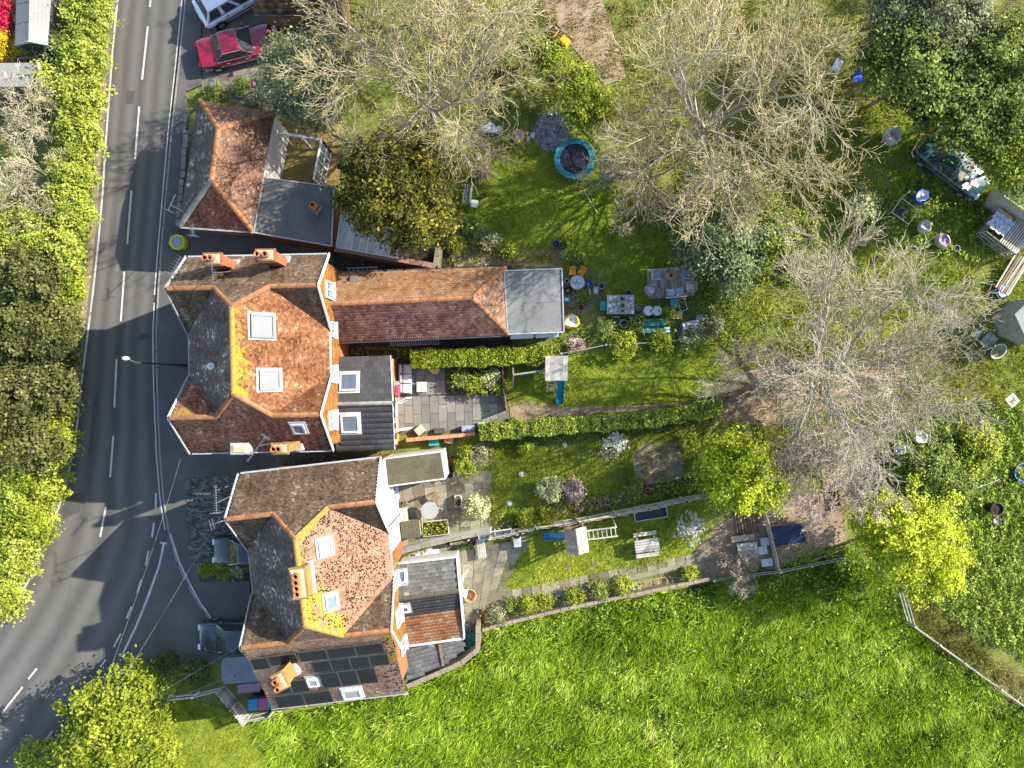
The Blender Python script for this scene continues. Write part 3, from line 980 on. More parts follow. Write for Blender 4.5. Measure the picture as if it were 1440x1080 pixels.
for i, (bl, lb) in enumerate([
        ([(1356, 146, 4.2, 2.4, 1.9), (1318, 166, 3.6, 1.3, 1.3), (1402, 192, 3.6, 1.5, 1.4)], 'green leafy tree overhanging the bonnet of the dark green saloon'),
        ([(1280, 105, 4.4, 2.2, 1.9), (1250, 75, 4.0, 1.6, 1.5), (1300, 140, 3.6, 1.4, 1.3)], 'green leafy tree whose edge covers the blue chair'),
        ([(1405, 95, 4.6, 2.6, 2.1), (1375, 120, 4.0, 1.6, 1.5), (1440, 150, 4.0, 1.9, 1.6)], 'green leafy tree at the right edge, behind the saloon'),
        ([(1320, 30, 4.6, 2.4, 2.0), (1270, 15, 4.2, 1.9, 1.7), (1350, 60, 4.0, 1.6, 1.5)], 'green leafy tree at the top edge, under leafless branches'),
        ([(1440, 235, 3.8, 1.7, 1.5), (1410, 215, 3.4, 1.2, 1.2)], 'green leafy tree above the dark green shed roof')]):
    leafy('leafy_tree', lb, 'tree', bl, (18000, 15000, 18000, 14000, 8000)[i], 0.17, (L_MID, L_MID, L_MID, L_GREY, L_BRIGHT)[i], nclump=(300, 260, 300, 260, 150)[i], clump=0.42, group=NT)
leafy('bush', 'pale leaved bush beside the cold frame with the blue tub', 'shrub', [(1212, 292, 0.9, 0.8, 0.7)], 2200, 0.12, L_PALE)
leafy('bush', 'thick green bush above the larger lime yellow tree', 'shrub', [(1310, 655, 1.2, 1.5, 1.0), (1340, 680, 1.0, 1.1, 0.8), (1280, 660, 1.0, 1.0, 0.8)], 7500, 0.13, L_MID)
leafy('bush', 'bright green tall weeds clump beside the rocking board table', 'shrub', [(1378, 628, 0.8, 1.1, 0.7), (1360, 650, 0.7, 0.8, 0.6)], 4000, 0.15, L_BRIGHT)
leafy('bush', 'crimson flowering shrub beside the grey pitched shed', 'shrub', [(8, 18, 1.6, 0.6, 0.6), (3, 40, 1.5, 0.7, 0.6)], 2200, 0.12, L_RED)
leafy('bush', 'yellow flowering shrub beside the grey pitched shed', 'shrub', [(6, 62, 1.4, 0.7, 0.6), (0, 75, 1.3, 0.6, 0.5)], 2400, 0.12, L_YELLOW)

# hedgerow between the road and the sheds
HG = 'hedgerow shrubs along the road'
hedge_list = [(128, 20, 1.7, 36, 0), (118, 78, 1.6, 34, 0), (113, 132, 1.6, 34, 0), (113, 190, 1.7, 28, 0), (106, 240, 1.7, 30, 0), (100, 292, 1.8, 34, 0), (88, 346, 1.8, 34, 0),
              (92, 400, 1.5, 26, 1), (82, 560, 1.5, 24, 1), (80, 618, 1.5, 26, 1), (64, 672, 1.6, 30, 1), (46, 728, 1.7, 30, 1), (24, 780, 1.7, 32, 0), (2, 830, 1.7, 34, 0), (14, 700, 1.8, 36, 0), (-6, 765, 1.8, 34, 0),
              (40, 330, 2.0, 40, 0), (0, 345, 2.0, 40, 0), (62, 55, 1.5, 22, 2), (70, 120, 1.6, 26, 0), (20, 640, 2.0, 34, 0)]
near = {0: 'at the top edge of the picture', 1: 'beside the eave of the grey pitched shed', 2: 'beside the flat grey shed roof', 3: 'in front of the upper pale leafless shrub', 4: 'between the two pale leafless shrubs and the road',
        5: 'across from the aerial of the hipped outbuilding', 6: 'across the road from the lime grit bin', 7: 'narrow and bright, beside the lit wedge of road', 8: 'narrow and bright, just south of the lamp head',
        9: 'narrow and bright, at the start of the road bend', 10: 'where the road begins to curve', 11: 'halfway round the curve of the road', 12: 'on the outside of the bend, opposite the give way line',
        13: 'last in the row, at the left edge of the picture', 14: 'behind the bend, under the dark evergreens', 15: 'at the left edge behind the bend', 16: 'yellowish, above the dark evergreens', 17: 'yellowish, at the left edge above the evergreens',
        18: 'small and twiggy, against the grey pitched shed', 19: 'below the flat grey shed roof corner', 20: 'below the dark evergreens, away from the road'}
for i, (x, y, h, r, k) in enumerate(hedge_list):
    rm = r / PPM * 0.98
    leafy('hedgerow_shrub', 'leafy hedgerow shrub ' + near[i], 'shrub', [(x, y, h, rm, rm * 0.85), (x + 8, y + 14, h * 0.8, rm * 0.75, rm * 0.7), (x - 10, y - 12, h * 0.85, rm * 0.75, rm * 0.7)],
          int(95 * r * (1 if r > 24 else 1)) * 2, 0.14, (L_HEDGE, L_BRIGHT, L_GREY)[k], nclump=int(r * 5), clump=0.30, group=HG, limbs=5)
EG = 'dark evergreens in the hedgerow'
for (x, y, r, lb) in ((50, 395, 46, 'topmost of the dark evergreens beside the road'), (78, 470, 40, 'dark evergreen nearest to the lit wedge of road'), (22, 470, 46, 'dark evergreen at the left edge, next to the wedge-side one'),
                      (72, 545, 40, 'dark evergreen level with the lamp head'), (18, 560, 48, 'dark evergreen at the left edge, level with the lamp head'), (46, 622, 42, 'lowest of the dark evergreens beside the road')):
    rm = r / PPM * 0.95
    leafy('dark_evergreen', lb, 'shrub', [(x, y, 2.2, rm, rm * 0.9), (x + 14, y + 12, 1.9, rm * 0.7, rm * 0.7), (x - 14, y - 10, 1.9, rm * 0.7, rm * 0.7)], 8500, 0.17, L_DARK, nclump=150, clump=0.40, group=EG, limbs=5)


def box_hedge(name, label, path_px, w, h, n, size, m):
    """clipped hedge along a path: leaves on its faces, stems inside"""
    pts = [P(*p) for p in path_px]
    root = thing(name, label, 'hedge', (pts[0].x, pts[0].y, 0))
    seg = np.array([(b - a).length for a, b in zip(pts[:-1], pts[1:])])
    i = rng.choice(len(seg), n, p=seg / seg.sum())
    t = rng.random(n)
    A = np.array([list(p) for p in pts])
    c = A[i] + (A[i + 1] - A[i]) * t[:, None]
    d = A[i + 1] - A[i]
    d /= np.linalg.norm(d, axis=1)[:, None]
    nr = np.stack([-d[:, 1], d[:, 0], np.zeros(n)], 1)
    face = rng.random(n)
    s = np.where(face < 0.55, rng.uniform(-1, 1, n), np.where(face < 0.775, 1.0, -1.0))
    z = np.where(face < 0.55, 1.0, rng.random(n))
    ww = w * (0.82 + 0.34 * wob(c[:, 0], c[:, 1], 1.2, 3))
    hh = h * (0.95 + 0.09 * wob(c[:, 0] + 9, c[:, 1], 1.0, 4))
    dep = rng.random(n) ** 2 * 0.12
    pos = c + nr * (s * (ww / 2 - np.where(face < 0.55, 0, dep)))[:, None]
    pos[:, 2] = z * (hh - np.where(face < 0.55, dep, 0)) + 0.03 * rng.normal(size=n)
    nm = np.where((face < 0.55)[:, None], np.array([[0, 0, 1.0]]), nr * s[:, None]) + rng.normal(size=(n, 3)) * 0.55
    leaf_mesh('foliage', pos, nm, size, np.clip(rng.random(n) * 0.75 + 0.2 * wob(c[:, 0], c[:, 1], 1.0, 5), 0, 1), m, root)
    mb = MB()
    for a, b in zip(pts[:-1], pts[1:]):
        k = max(2, int((b - a).length / 0.45))
        for j in range(k):
            p = a + (b - a) * ((j + 0.5) / k)
            mb.tube([(p.x, p.y, -0.02), (p.x + 0.05, p.y, h * 0.5), (p.x - 0.04, p.y + 0.03, h * 0.85)], [0.03, 0.025, 0.012], 5)
    mb.build('stems', BARK, root, world=True)
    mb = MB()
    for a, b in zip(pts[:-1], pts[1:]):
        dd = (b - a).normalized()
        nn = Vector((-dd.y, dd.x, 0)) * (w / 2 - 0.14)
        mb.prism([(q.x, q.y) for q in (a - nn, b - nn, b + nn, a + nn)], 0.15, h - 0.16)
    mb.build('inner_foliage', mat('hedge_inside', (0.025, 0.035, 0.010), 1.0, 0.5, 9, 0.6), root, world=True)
    return root


box_hedge('clipped_hedge', 'bright clipped hedge between the grey patio and the long orange roof', [(582, 506), (690, 503), (785, 499)], 1.05, 1.5, 12000, 0.13, L_BRIGHT)
box_hedge('clipped_hedge', 'long clipped hedge between the swing lawn and the next garden', [(676, 606), (800, 596), (905, 588), (1005, 571)], 0.95, 1.5, 15000, 0.13, L_HEDGE)

# garden shrubs
small = [
    (655, 655, 0.6, 14, L_BRIGHT, 'bright yellow green shrub beside the terracotta pots'), (672, 640, 0.6, 14, L_GREY, 'grey green shrub under the near end of the long hedge'),
    (655, 632, 0.6, 9, L_GOLD, 'yellowish shrub at the end of the red brick wall'), (670, 714, 0.75, 17, L_PALE, 'clipped pale variegated ball shrub in the stone yard'),
    (772, 688, 0.7, 17, L_PALE, 'pale greyish shrub on the lawn above the wooden fence'), (806, 690, 0.6, 15, L_PURPLE, 'purplish brown shrub on the lawn, next to the pale greyish one'),
    (739, 728, 0.5, 11, L_BRIGHT, 'bright round shrub above the blue slide'), (765, 730, 0.5, 13, L_GOLD, 'olive round shrub behind the wooden play tower'),
    (893, 683, 0.6, 12, L_MID, 'green shrub at the lower edge of the bare earth patch'), (862, 625, 1.1, 17, L_WHITE, 'white blossoming shrub below the long hedge'),
    (968, 742, 1.0, 20, L_WHITE, 'white blossoming tree beside the earth at the end of the lower lawn'), (738, 629, 0.4, 9, L_BRIGHT, 'small bright shrub in the shade below the long hedge'),
    (697, 863, 0.5, 13, L_GREY, 'clipped grey green ball shrub at the corner of the field wall'), (720, 850, 0.4, 9, L_MID, 'small shrub between the ball shrub and the flower border'),
    (742, 850, 0.5, 13, L_BRIGHT, 'first leafy clump of the border beside the stone path'), (765, 846, 0.5, 11, L_GOLD, 'yellowish clump of the border beside the stone path'),
    (808, 837, 0.5, 12, L_GOLD, 'yellowish clump halfway along the border'), (843, 830, 0.5, 13, L_MID, 'mid green clump in the border, where the wall bends'),
    (875, 824, 0.5, 13, L_BRIGHT, 'bright clump towards the far end of the border'), (968, 806, 0.4, 10, L_BRIGHT, 'small green shrub near the straw coloured twigs'),
    (646, 532, 0.5, 13, L_MID, 'shrub in the bed beside the grey sofa'), (668, 542, 0.5, 14, L_GOLD, 'yellow green shrub in the bed above the light paving'),
    (690, 530, 0.5, 12, L_PALE, 'pale shrub in the bed under the bright hedge'), (700, 545, 0.4, 9, L_BRIGHT, 'bright shrub at the lawn end of the patio bed'),
    (655, 226, 0.8, 14, L_MID, 'green shrub at the head of the slatted garden bench'), (680, 243, 0.5, 9, L_PINK, 'pink flowering shrub at the edge of the shady lawn'),
    (664, 318, 0.6, 14, L_MID, 'green shrub at the lower corner of the shady lawn'), (690, 340, 0.6, 14, L_GREY, 'grey shrub between the shady lawn and the orange roof'),
    (640, 345, 0.7, 12, L_BRIGHT, 'bright shrub at the end of the brick boundary wall'),
    (850, 462, 0.6, 10, L_MID, 'small shrub beside the wooden pallet'), (876, 484, 0.7, 18, L_BRIGHT, 'bright green shrub above the swing lawn'), (928, 480, 0.6, 16, L_GOLD, 'yellowish shrub above the swing lawn'),
    (968, 474, 0.6, 14, L_GREY, 'greyish shrub below the barrel lying on its side'), (895, 455, 0.5, 10, L_MID, 'shrub growing between the junk table and the green bench'),
    (938, 442, 0.5, 10, L_BRIGHT, 'bright shrub between the two steel drums and the tan box'), (996, 430, 0.8, 15, L_MID, 'green shrub beside the deck'),
    (1000, 460, 0.8, 15, L_GREY, 'grey shrub beside the grey plastic drum'), (808, 485, 0.5, 11, L_PURPLE, 'purplish shrub at the end of the bright hedge'),
    (312, 800, 0.45, 12, L_BRIGHT, 'bright shrub in the front garden bed'), (292, 800, 0.4, 9, L_GOLD, 'small yellowish shrub in the front garden bed'), (336, 797, 0.5, 11, L_PALE, 'pale spiky shrub in the front garden bed'),
    (232, 935, 0.7, 20, L_DARK, 'dark shrub beside the junction tree, in the shade'), (280, 945, 0.5, 18, L_DARK, 'dark low shrub in front of the grey awning'),
    (298, 130, 0.5, 12, L_MID, 'low green shrub at the corner of the hipped outbuilding'), (340, 122, 0.5, 10, L_MID, 'low green shrub below the crimson saloon'), (365, 140, 0.6, 12, L_GREY, 'grey shrub under the eave of the hipped outbuilding'),
    (820, 415, 0.4, 9, L_MID, 'potted plant clump beside the round garden table'), (808, 360, 0.4, 8, L_MID, 'potted plant clump at the corner of the flat grey roof'),
    (716, 352, 0.5, 10, L_GOLD, 'low shrub above the corner of the orange roof'), (985, 650, 0.7, 13, L_MID, 'green shrub between the bare earth and the lime yellow tree'), (970, 625, 0.6, 12, L_BRIGHT, 'bright shrub below the far end of the long hedge'),
    (1150, 640, 0.6, 14, L_GREY, 'greyish scrub in the earth below the widest leafless tree'),
]
for (x, y, h, r, m, lb) in small:
    rm = r / PPM
    leafy('shrub', lb, 'shrub', [(x, y, h, rm, rm * 0.85), (x + r * 0.4, y - r * 0.3, h * 0.85, rm * 0.6, rm * 0.55)], int(95 * r) if m is not L_WHITE else int(40 * r), 0.095 if r < 14 else 0.11, m,
          nclump=int(4 + r * 3), clump=0.2, group='garden shrubs', trunk_r=0.03, limbs=5)

# border planting that reads as one mass: mixed low leaves over dark soil
sheet('planting_border', [(690, 744), (760, 712), (860, 690), (985, 668), (990, 694), (900, 708), (800, 730), (692, 754)], DARKSOIL, 0.012)
sheet('planting_border', [(684, 622), (760, 612), (860, 606), (1000, 586), (1002, 600), (860, 618), (690, 634)], DARKSOIL, 0.012)
sheet('bare_earth', [(794, 380), (822, 372), (856, 392), (850, 420), (826, 440), (796, 446)], GRAVEL, 0.007)
sheet('bare_earth', [(716, 352), (790, 350), (790, 376), (712, 374)], SOIL, 0.007)
for i, (poly, m, d, h) in enumerate((([(700, 735), (790, 706), (800, 722), (700, 748)], L_GREY, 130, 0.4), ([(800, 704), (880, 690), (884, 706), (806, 722)], L_PURPLE, 150, 0.4), ([(880, 690), (984, 672), (986, 690), (884, 706)], L_HEDGE, 130, 0.4),
                                 ([(690, 625), (860, 610), (1000, 590), (1000, 598), (860, 618), (692, 633)], L_MID, 110, 0.35), ([(690, 872), (860, 828), (990, 802), (990, 808), (860, 838), (694, 880)], L_PALE, 80, 0.35),
                                 ([(628, 512), (710, 512), (710, 550), (628, 554)], L_MID, 120, 0.35), ([(612, 330), (650, 310), (690, 345), (640, 372)], L_GREY, 80, 0.35), ([(1230, 640), (1330, 580), (1420, 600), (1420, 690), (1300, 700)], L_GREY, 40, 0.45),
                                 ([(1340, 700), (1440, 700), (1440, 900), (1380, 880)], L_HEDGE, 45, 0.5), ([(720, 366), (790, 352), (790, 374), (722, 376)], L_RUST, 60, 0.3), ([(470, 490), (575, 486), (580, 505), (475, 500)], L_HEDGE, 110, 0.3),
                                 ([(795, 385), (815, 440), (850, 445), (840, 390)], L_MID, 30, 0.3), ([(390, 640), (540, 630), (545, 642), (390, 662)], L_HEDGE, 60, 0.2), ([(470, 355), (610, 380), (610, 386), (475, 388)], L_MID, 30, 0.3))):
    cover('border_plants', poly, d, 0.11, h, m, lump=0.7)
# ------------------------------------------------------------------ buildings
BRICK = patchy('brick_wall_red', [(0.3, (0.134, 0.050, 0.025)), (0.55, (0.244, 0.101, 0.046)), (0.75, (0.319, 0.168, 0.084))], 1.0, 14, 0.6, 0.95, 0.5, 0.02)
BRICKY = patchy('brick_chimney_buff', [(0.3, (0.121, 0.073, 0.024)), (0.55, (0.217, 0.145, 0.048)), (0.75, (0.278, 0.217, 0.103))], 1.2, 14, 0.6, 0.95, 0.5, 0.02)
RENDER = patchy('white_render', [(0.3, (0.414, 0.402, 0.377)), (0.6, (0.502, 0.496, 0.478)), (0.8, (0.540, 0.533, 0.521))], 0.8, 10, 0.4, 0.85, 0.15, 0.01)
WHITE = mat('white_paint', (0.490, 0.490, 0.478), 0.45, 0.08, 3)
GREYP = mat('grey_paint', (0.30, 0.31, 0.32), 0.55, 0.15, 4)
DARKP = mat('dark_paint', (0.05, 0.052, 0.055), 0.5, 0.2, 4)
LEAD = mat('lead_flashing', (0.30, 0.31, 0.33), 0.6, 0.25, 5)
TERRA = mat('terracotta', (0.328, 0.120, 0.044), 0.85, 0.25, 7, 0.2)
SOOT = mat('soot_black', (0.012, 0.010, 0.010), 1.0, 0.3, 5)
RIDGE = mat('ridge_clay', (0.235, 0.107, 0.048), 0.9, 0.45, 2.2, 0.3)
RIDGEL = patchy('ridge_lichen', [(0.30, (0.22, 0.10, 0.04)), (0.46, (0.27, 0.14, 0.05)), (0.56, (0.36, 0.23, 0.03)), (0.72, (0.40, 0.28, 0.03))], 3.0, 9.0, 0.5, 0.9, 0.3, 0.02)
RIDGEG = mat('ridge_concrete', (0.214, 0.207, 0.189), 0.9, 0.25, 3, 0.2)
METALW = mat('aerial_metal', (0.22, 0.225, 0.235), 0.4, 0.1, 5, 0, 0.6)
RLF = mat('roof_window_frame', (0.13, 0.135, 0.14), 0.5, 0.1, 4)
PANE = glass('window_glass', (0.09, 0.12, 0.17), 0.05)
BLIND = mat('pale_roof_glazing', (0.157, 0.162, 0.166), 0.12, 0.1, 1.2, spec=0.7)
PV = mat('solar_glass', (0.007, 0.008, 0.010), 0.35, 0.35, 2.5, spec=0.15)
PVF = mat('solar_frame', (0.045, 0.045, 0.048), 0.5, 0.15, 3)
WOODW = mat('weathered_wood', (0.269, 0.227, 0.176), 0.9, 0.3, 4, 0.3)
WOODG = mat('grey_wood', (0.302, 0.286, 0.260), 0.9, 0.28, 4, 0.3)
WOODB = mat('brown_wood', (0.168, 0.105, 0.059), 0.85, 0.3, 4, 0.3)
WOODT = mat('tan_wood', (0.403, 0.260, 0.126), 0.8, 0.25, 4, 0.2)
MOSS = patchy('moss', [(0.3, (0.008, 0.006, 0.004)), (0.7, (0.028, 0.018, 0.008))], 3, 30, 0.5, 1.0, 0.6, 0.02)


def tile(name, stops, lich=None, namt=0.22):
    return tone_mat(name, stops, 0.9, 0, lich, 0.12, 0.9, namt, 0.24)


YL = (0.328, 0.214, 0.013)
T_ORANGE = tile('tiles_orange', [(0, (0.060, 0.026, 0.012)), (0.35, (0.125, 0.053, 0.024)), (0.7, (0.18, 0.083, 0.040)), (0.92, (0.22, 0.118, 0.065)), (1, (0.29, 0.21, 0.14))], YL)
T_BROWN = tile('tiles_brown', [(0, (0.052, 0.034, 0.022)), (0.4, (0.105, 0.071, 0.047)), (0.75, (0.155, 0.108, 0.073)), (0.95, (0.21, 0.16, 0.115)), (1, (0.3, 0.26, 0.21))], YL)
T_RED = tile('tiles_red', [(0, (0.09, 0.038, 0.026)), (0.35, (0.19, 0.075, 0.047)), (0.7, (0.29, 0.13, 0.083)), (0.93, (0.35, 0.2, 0.14)), (1, (0.45, 0.38, 0.3))], YL, 0.35)
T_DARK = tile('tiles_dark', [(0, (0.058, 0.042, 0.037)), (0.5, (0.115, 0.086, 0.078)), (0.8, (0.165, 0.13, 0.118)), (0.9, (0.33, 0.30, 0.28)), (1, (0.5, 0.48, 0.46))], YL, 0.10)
T_PINK = tile('tiles_salmon', [(0, (0.131, 0.071, 0.047)), (0.4, (0.196, 0.110, 0.071)), (0.8, (0.240, 0.145, 0.098)), (1, (0.284, 0.196, 0.147))], YL, 0.2)
T_HANG = tile('tile_hanging_orange', [(0, (0.189, 0.076, 0.018)), (0.4, (0.290, 0.126, 0.032)), (0.8, (0.353, 0.176, 0.050)), (1, (0.391, 0.239, 0.101))], None, 0.2)
T_LONG = tile('tiles_long_orange', [(0, (0.159, 0.079, 0.040)), (0.4, (0.232, 0.122, 0.063)), (0.8, (0.281, 0.165, 0.094)), (1, (0.317, 0.220, 0.152))], YL, 0.3)
T_LONGR = tile('tiles_long_red', [(0, (0.139, 0.069, 0.053)), (0.3, (0.224, 0.106, 0.081)), (0.65, (0.331, 0.160, 0.111)), (1, (0.427, 0.256, 0.192))], YL, 0.4)
T_CHAR = tile('tiles_charcoal', [(0, (0.032, 0.033, 0.036)), (0.5, (0.050, 0.050, 0.055)), (0.9, (0.071, 0.071, 0.075)), (1, (0.114, 0.114, 0.118))], None, 0.15)
T_SLATE = tile('tiles_slate', [(0, (0.064, 0.064, 0.064)), (0.5, (0.108, 0.108, 0.106)), (0.9, (0.150, 0.150, 0.143)), (1, (0.257, 0.257, 0.243))], None, 0.35)
T_CLAY = tile('tiles_clay_patchy', [(0, (0.133, 0.066, 0.039)), (0.4, (0.244, 0.105, 0.050)), (0.8, (0.288, 0.150, 0.083)), (1, (0.277, 0.222, 0.166))], None, 0.4)
T_PAN = tile('tiles_pan_brown', [(0, (0.059, 0.033, 0.020)), (0.5, (0.132, 0.073, 0.040)), (1, (0.211, 0.132, 0.079))], None, 0.2)
FELT = patchy('grey_felt', [(0.3, (0.103, 0.103, 0.103)), (0.5, (0.154, 0.154, 0.151)), (0.75, (0.216, 0.213, 0.206))], 0.5, 9, 0.4, 0.9, 0.2, 0.01)
FELTD = patchy('dark_felt', [(0.3, (0.072, 0.072, 0.071)), (0.55, (0.115, 0.113, 0.109)), (0.75, (0.163, 0.160, 0.151))], 0.6, 9, 0.45, 0.9, 0.2, 0.01)
MOSSY = patchy('mossy_roof', [(0.3, (0.043, 0.036, 0.025)), (0.5, (0.080, 0.070, 0.047)), (0.7, (0.127, 0.117, 0.083))], 1.2, 14, 0.6, 1.0, 0.6, 0.03)


def frame_of(pts):
    n = Vector()
    for i in range(len(pts)):
        a, b = pts[i], pts[(i + 1) % len(pts)]
        n += Vector(((a.y - b.y) * (a.z + b.z), (a.z - b.z) * (a.x + b.x), (a.x - b.x) * (a.y + b.y)))
    n.normalize()
    if n.z < -1e-4:
        n = -n
    up = Vector((0, 0, 1)) - n * n.z
    if up.length < 0.02:
        up = Vector((0, 1, 0))
    up.normalize()
    u = up.cross(n).normalized()
    o = sum(pts, Vector()) / len(pts)
    return o, u, up, n


def roof_plane(parent, pts, tm, base=None, gauge=0.11, tw=0.13, lich=None, lift=0.02, var=0.62, t=0.12, drop=0.02, slab=True, ragged=0.25, name='roof_slope', label=None, patch=0.3, pseed=1, out=None):
    """one roof slope: a solid slab and, on it, courses of single lapped tiles joined into one mesh. pts in the parent's frame"""
    pts = [Vector(p) for p in pts]
    o, u, up, n = frame_of(pts)
    if out is not None and n.dot(out) < 0:
        n = -n
        u = up.cross(n).normalized()
    if slab:
        mb = MB()
        mb.slab([p - n * drop for p in pts], t)
        s = mb.build(name, base or DARKP, parent)
    else:
        s = parent
    if label:
        s['label'] = label
    q = np.array([[(p - o).dot(u), (p - o).dot(up)] for p in pts])
    lo, hi = q.min(0), q.max(0)
    rows = int((hi[1] - lo[1]) / gauge) + 1
    cols = int((hi[0] - lo[0]) / tw) + 2
    J, I = np.meshgrid(np.arange(rows), np.arange(-1, cols), indexing='ij')
    u0 = lo[0] + (I + 0.5 * (J % 2)) * tw
    v0 = lo[1] + J * gauge
    u0, v0 = u0.ravel(), v0.ravel()
    ok = inside(q, u0 + tw / 2, v0 + gauge * 0.5)
    u0, v0 = u0[ok], v0[ok]
    m = len(u0)
    if m == 0:
        return dict(o=o, u=u, up=up, n=n, obj=s)
    ra = rng.random(m)
    lf = lift * (0.75 + 0.6 * rng.random(m))
    sk = (rng.random(m) - 0.5) * ragged * 0.06
    g = 0.006
    lo_u, hi_u = u0 + g, u0 + tw - g
    loV, hiV = v0 + sk, v0 + gauge + 0.015
    oo, uu, pp, nn = (np.array(x) for x in (o, u, up, n))

    def pt(a, b, c):
        return oo + a[:, None] * uu + b[:, None] * pp + c[:, None] * nn
    z = np.zeros(m)
    tl = lf + (rng.random(m) - 0.5) * 0.012
    V = np.stack([pt(lo_u, loV, lf), pt(hi_u, loV, tl), pt(hi_u, hiV, z + 0.008), pt(lo_u, hiV, z + 0.008), pt(lo_u, loV, z - drop), pt(hi_u, loV, z - drop)], 1).reshape(-1, 3)
    F = np.array([[0, 1, 2, 3], [4, 5, 1, 0]])
    F = (np.arange(m)[:, None, None] * 6 + F[None]).reshape(-1, 4)
    tone = np.clip(var * ra + 0.5 - var / 2 + patch * (wob(u0, v0, 2.2, pseed) - 0.5) + 0.30 * (wob(u0, v0 * 0.12, 0.7, pseed + 3) - 0.5) + 0.06 * rng.normal(size=m), 0, 1)
    at = {'tone': np.repeat(tone, 2)}
    if lich is not None:
        c = pt(u0 + tw / 2, v0, z)
        lv = lich(c) * (0.25 + 0.75 * rng.random(m) + 0.55 * wob(u0, v0, 0.9, 5))
        lv = np.clip((lv - 0.42) * 2.6, 0, 0.88)
        at['lichen'] = np.repeat(lv, 2)
    else:
        at['lichen'] = np.zeros(2 * m)
    tl_o = link('roof_tiles' if slab else 'hung_tiles', mesh_np('roof_tiles', V, F, at), tm, s)
    tl_o['kind'] = 'stuff'
    return dict(o=o, u=u, up=up, n=n, obj=s)


def near_line(p0, p1, w):
    """lichen weight: 1 on the line, falling to 0 at distance w"""
    a, b = np.array(p0), np.array(p1)

    def f(c):
        d = b - a
        t = np.clip(((c - a) @ d) / (d @ d), 0, 1)
        dist = np.linalg.norm(c - a - t[:, None] * d, axis=1)
        return np.clip(1 - dist / w, 0, 1)
    return f


T_PINKS = tile('tiles_salmon_south_lifted', [(0, (0.180, 0.099, 0.068)), (0.4, (0.279, 0.162, 0.108)), (0.8, (0.360, 0.225, 0.158)), (1, (0.432, 0.306, 0.234))], YL, 0.2)  # salmon tiles with their colour lightened to make up for the dimly lit south slope


def many(*fs):
    return lambda c: np.maximum.reduce([f(c) for f in fs])


RIDGE_ME = {}


def ridge(parent, p0, p1, m=None, pitch=0.45, r=0.13):
    """ridge or hip: a row of half-round tiles, each its own object"""
    m = m or RIDGE
    p0, p1 = Vector(p0), Vector(p1)
    d = p1 - p0
    k = max(1, round(d.length / pitch))
    key = (m.name, r)
    d.normalize()
    side = d.cross(Vector((0, 0, 1))).normalized()
    upv = side.cross(d).normalized()
    for i in range(k):
        c = p0 + (p1 - p0) * ((i + 0.5) / k)
        if key not in RIDGE_ME:
            mb = MB()
            L_ = pitch * 0.97
            n = 7
            v = []
            for x, rr in ((-L_ / 2, r), (L_ / 2, r * 0.93)):
                for j in range(n):
                    a = math.pi * j / (n - 1)
                    v.append((x, math.cos(a) * rr, math.sin(a) * rr * 0.8 - 0.03))
            mb.faces(v, [(j, j + 1, n + j + 1, n + j) for j in range(n - 1)] + [tuple(range(n - 1, -1, -1)), tuple(range(n, 2 * n))])
            o = mb.build('ridge_tile', m, parent)
            RIDGE_ME[key] = o.data
        else:
            o = link('ridge_tile', RIDGE_ME[key], None, parent)
        mtx = Matrix((d, side, upv)).transposed().to_4x4()
        mtx.translation = c + upv * (0.03 + 0.012 * rng.random())
        o.matrix_basis = mtx


def rooflight(parent, pl, pos, w, h, fm=None, pm=None, name='roof_window', label=None):
    """roof window lying in the slope: four frame bars, pane, raised above the tiles"""
    fm, pm = fm or WHITE, pm or BLIND
    o, u, up, n = pl['o'], pl['u'], pl['up'], pl['n']
    pos = Vector(pos)
    pos = pos - n * (pos - o).dot(n) + n * 0.045
    mb = MB()
    mtx = Matrix((u, up, n)).transposed().to_4x4()
    mtx.translation = pos
    fw = 0.09
    for (x, y, sx, sy) in ((0, h / 2 - fw / 2, w, fw), (0, -h / 2 + fw / 2, w, fw), (-w / 2 + fw / 2, 0, fw, h - 2 * fw), (w / 2 - fw / 2, 0, fw, h - 2 * fw)):
        mb.box(x, y, -0.06, sx, sy, 0.19, M=mtx)
    f = mb.build(name, fm, parent)
    if label:
        f['label'] = label
    mb = MB()
    mb.box(0, 0, -0.06, w - 2 * fw - 0.005, h - 2 * fw - 0.005, 0.15, M=mtx)
    mb.build('pane', pm, f)
    mb = MB()
    for (x, y, sx, sy) in ((0, h / 2 + 0.06, w + 0.2, 0.12), (0, -h / 2 - 0.06, w + 0.2, 0.12), (-w / 2 - 0.05, 0, 0.09, h), (w / 2 + 0.05, 0, 0.09, h)):
        mb.box(x, y, -0.03, sx, sy, 0.05, M=mtx)
    mb.build('flashing', LEAD, f)
    return f


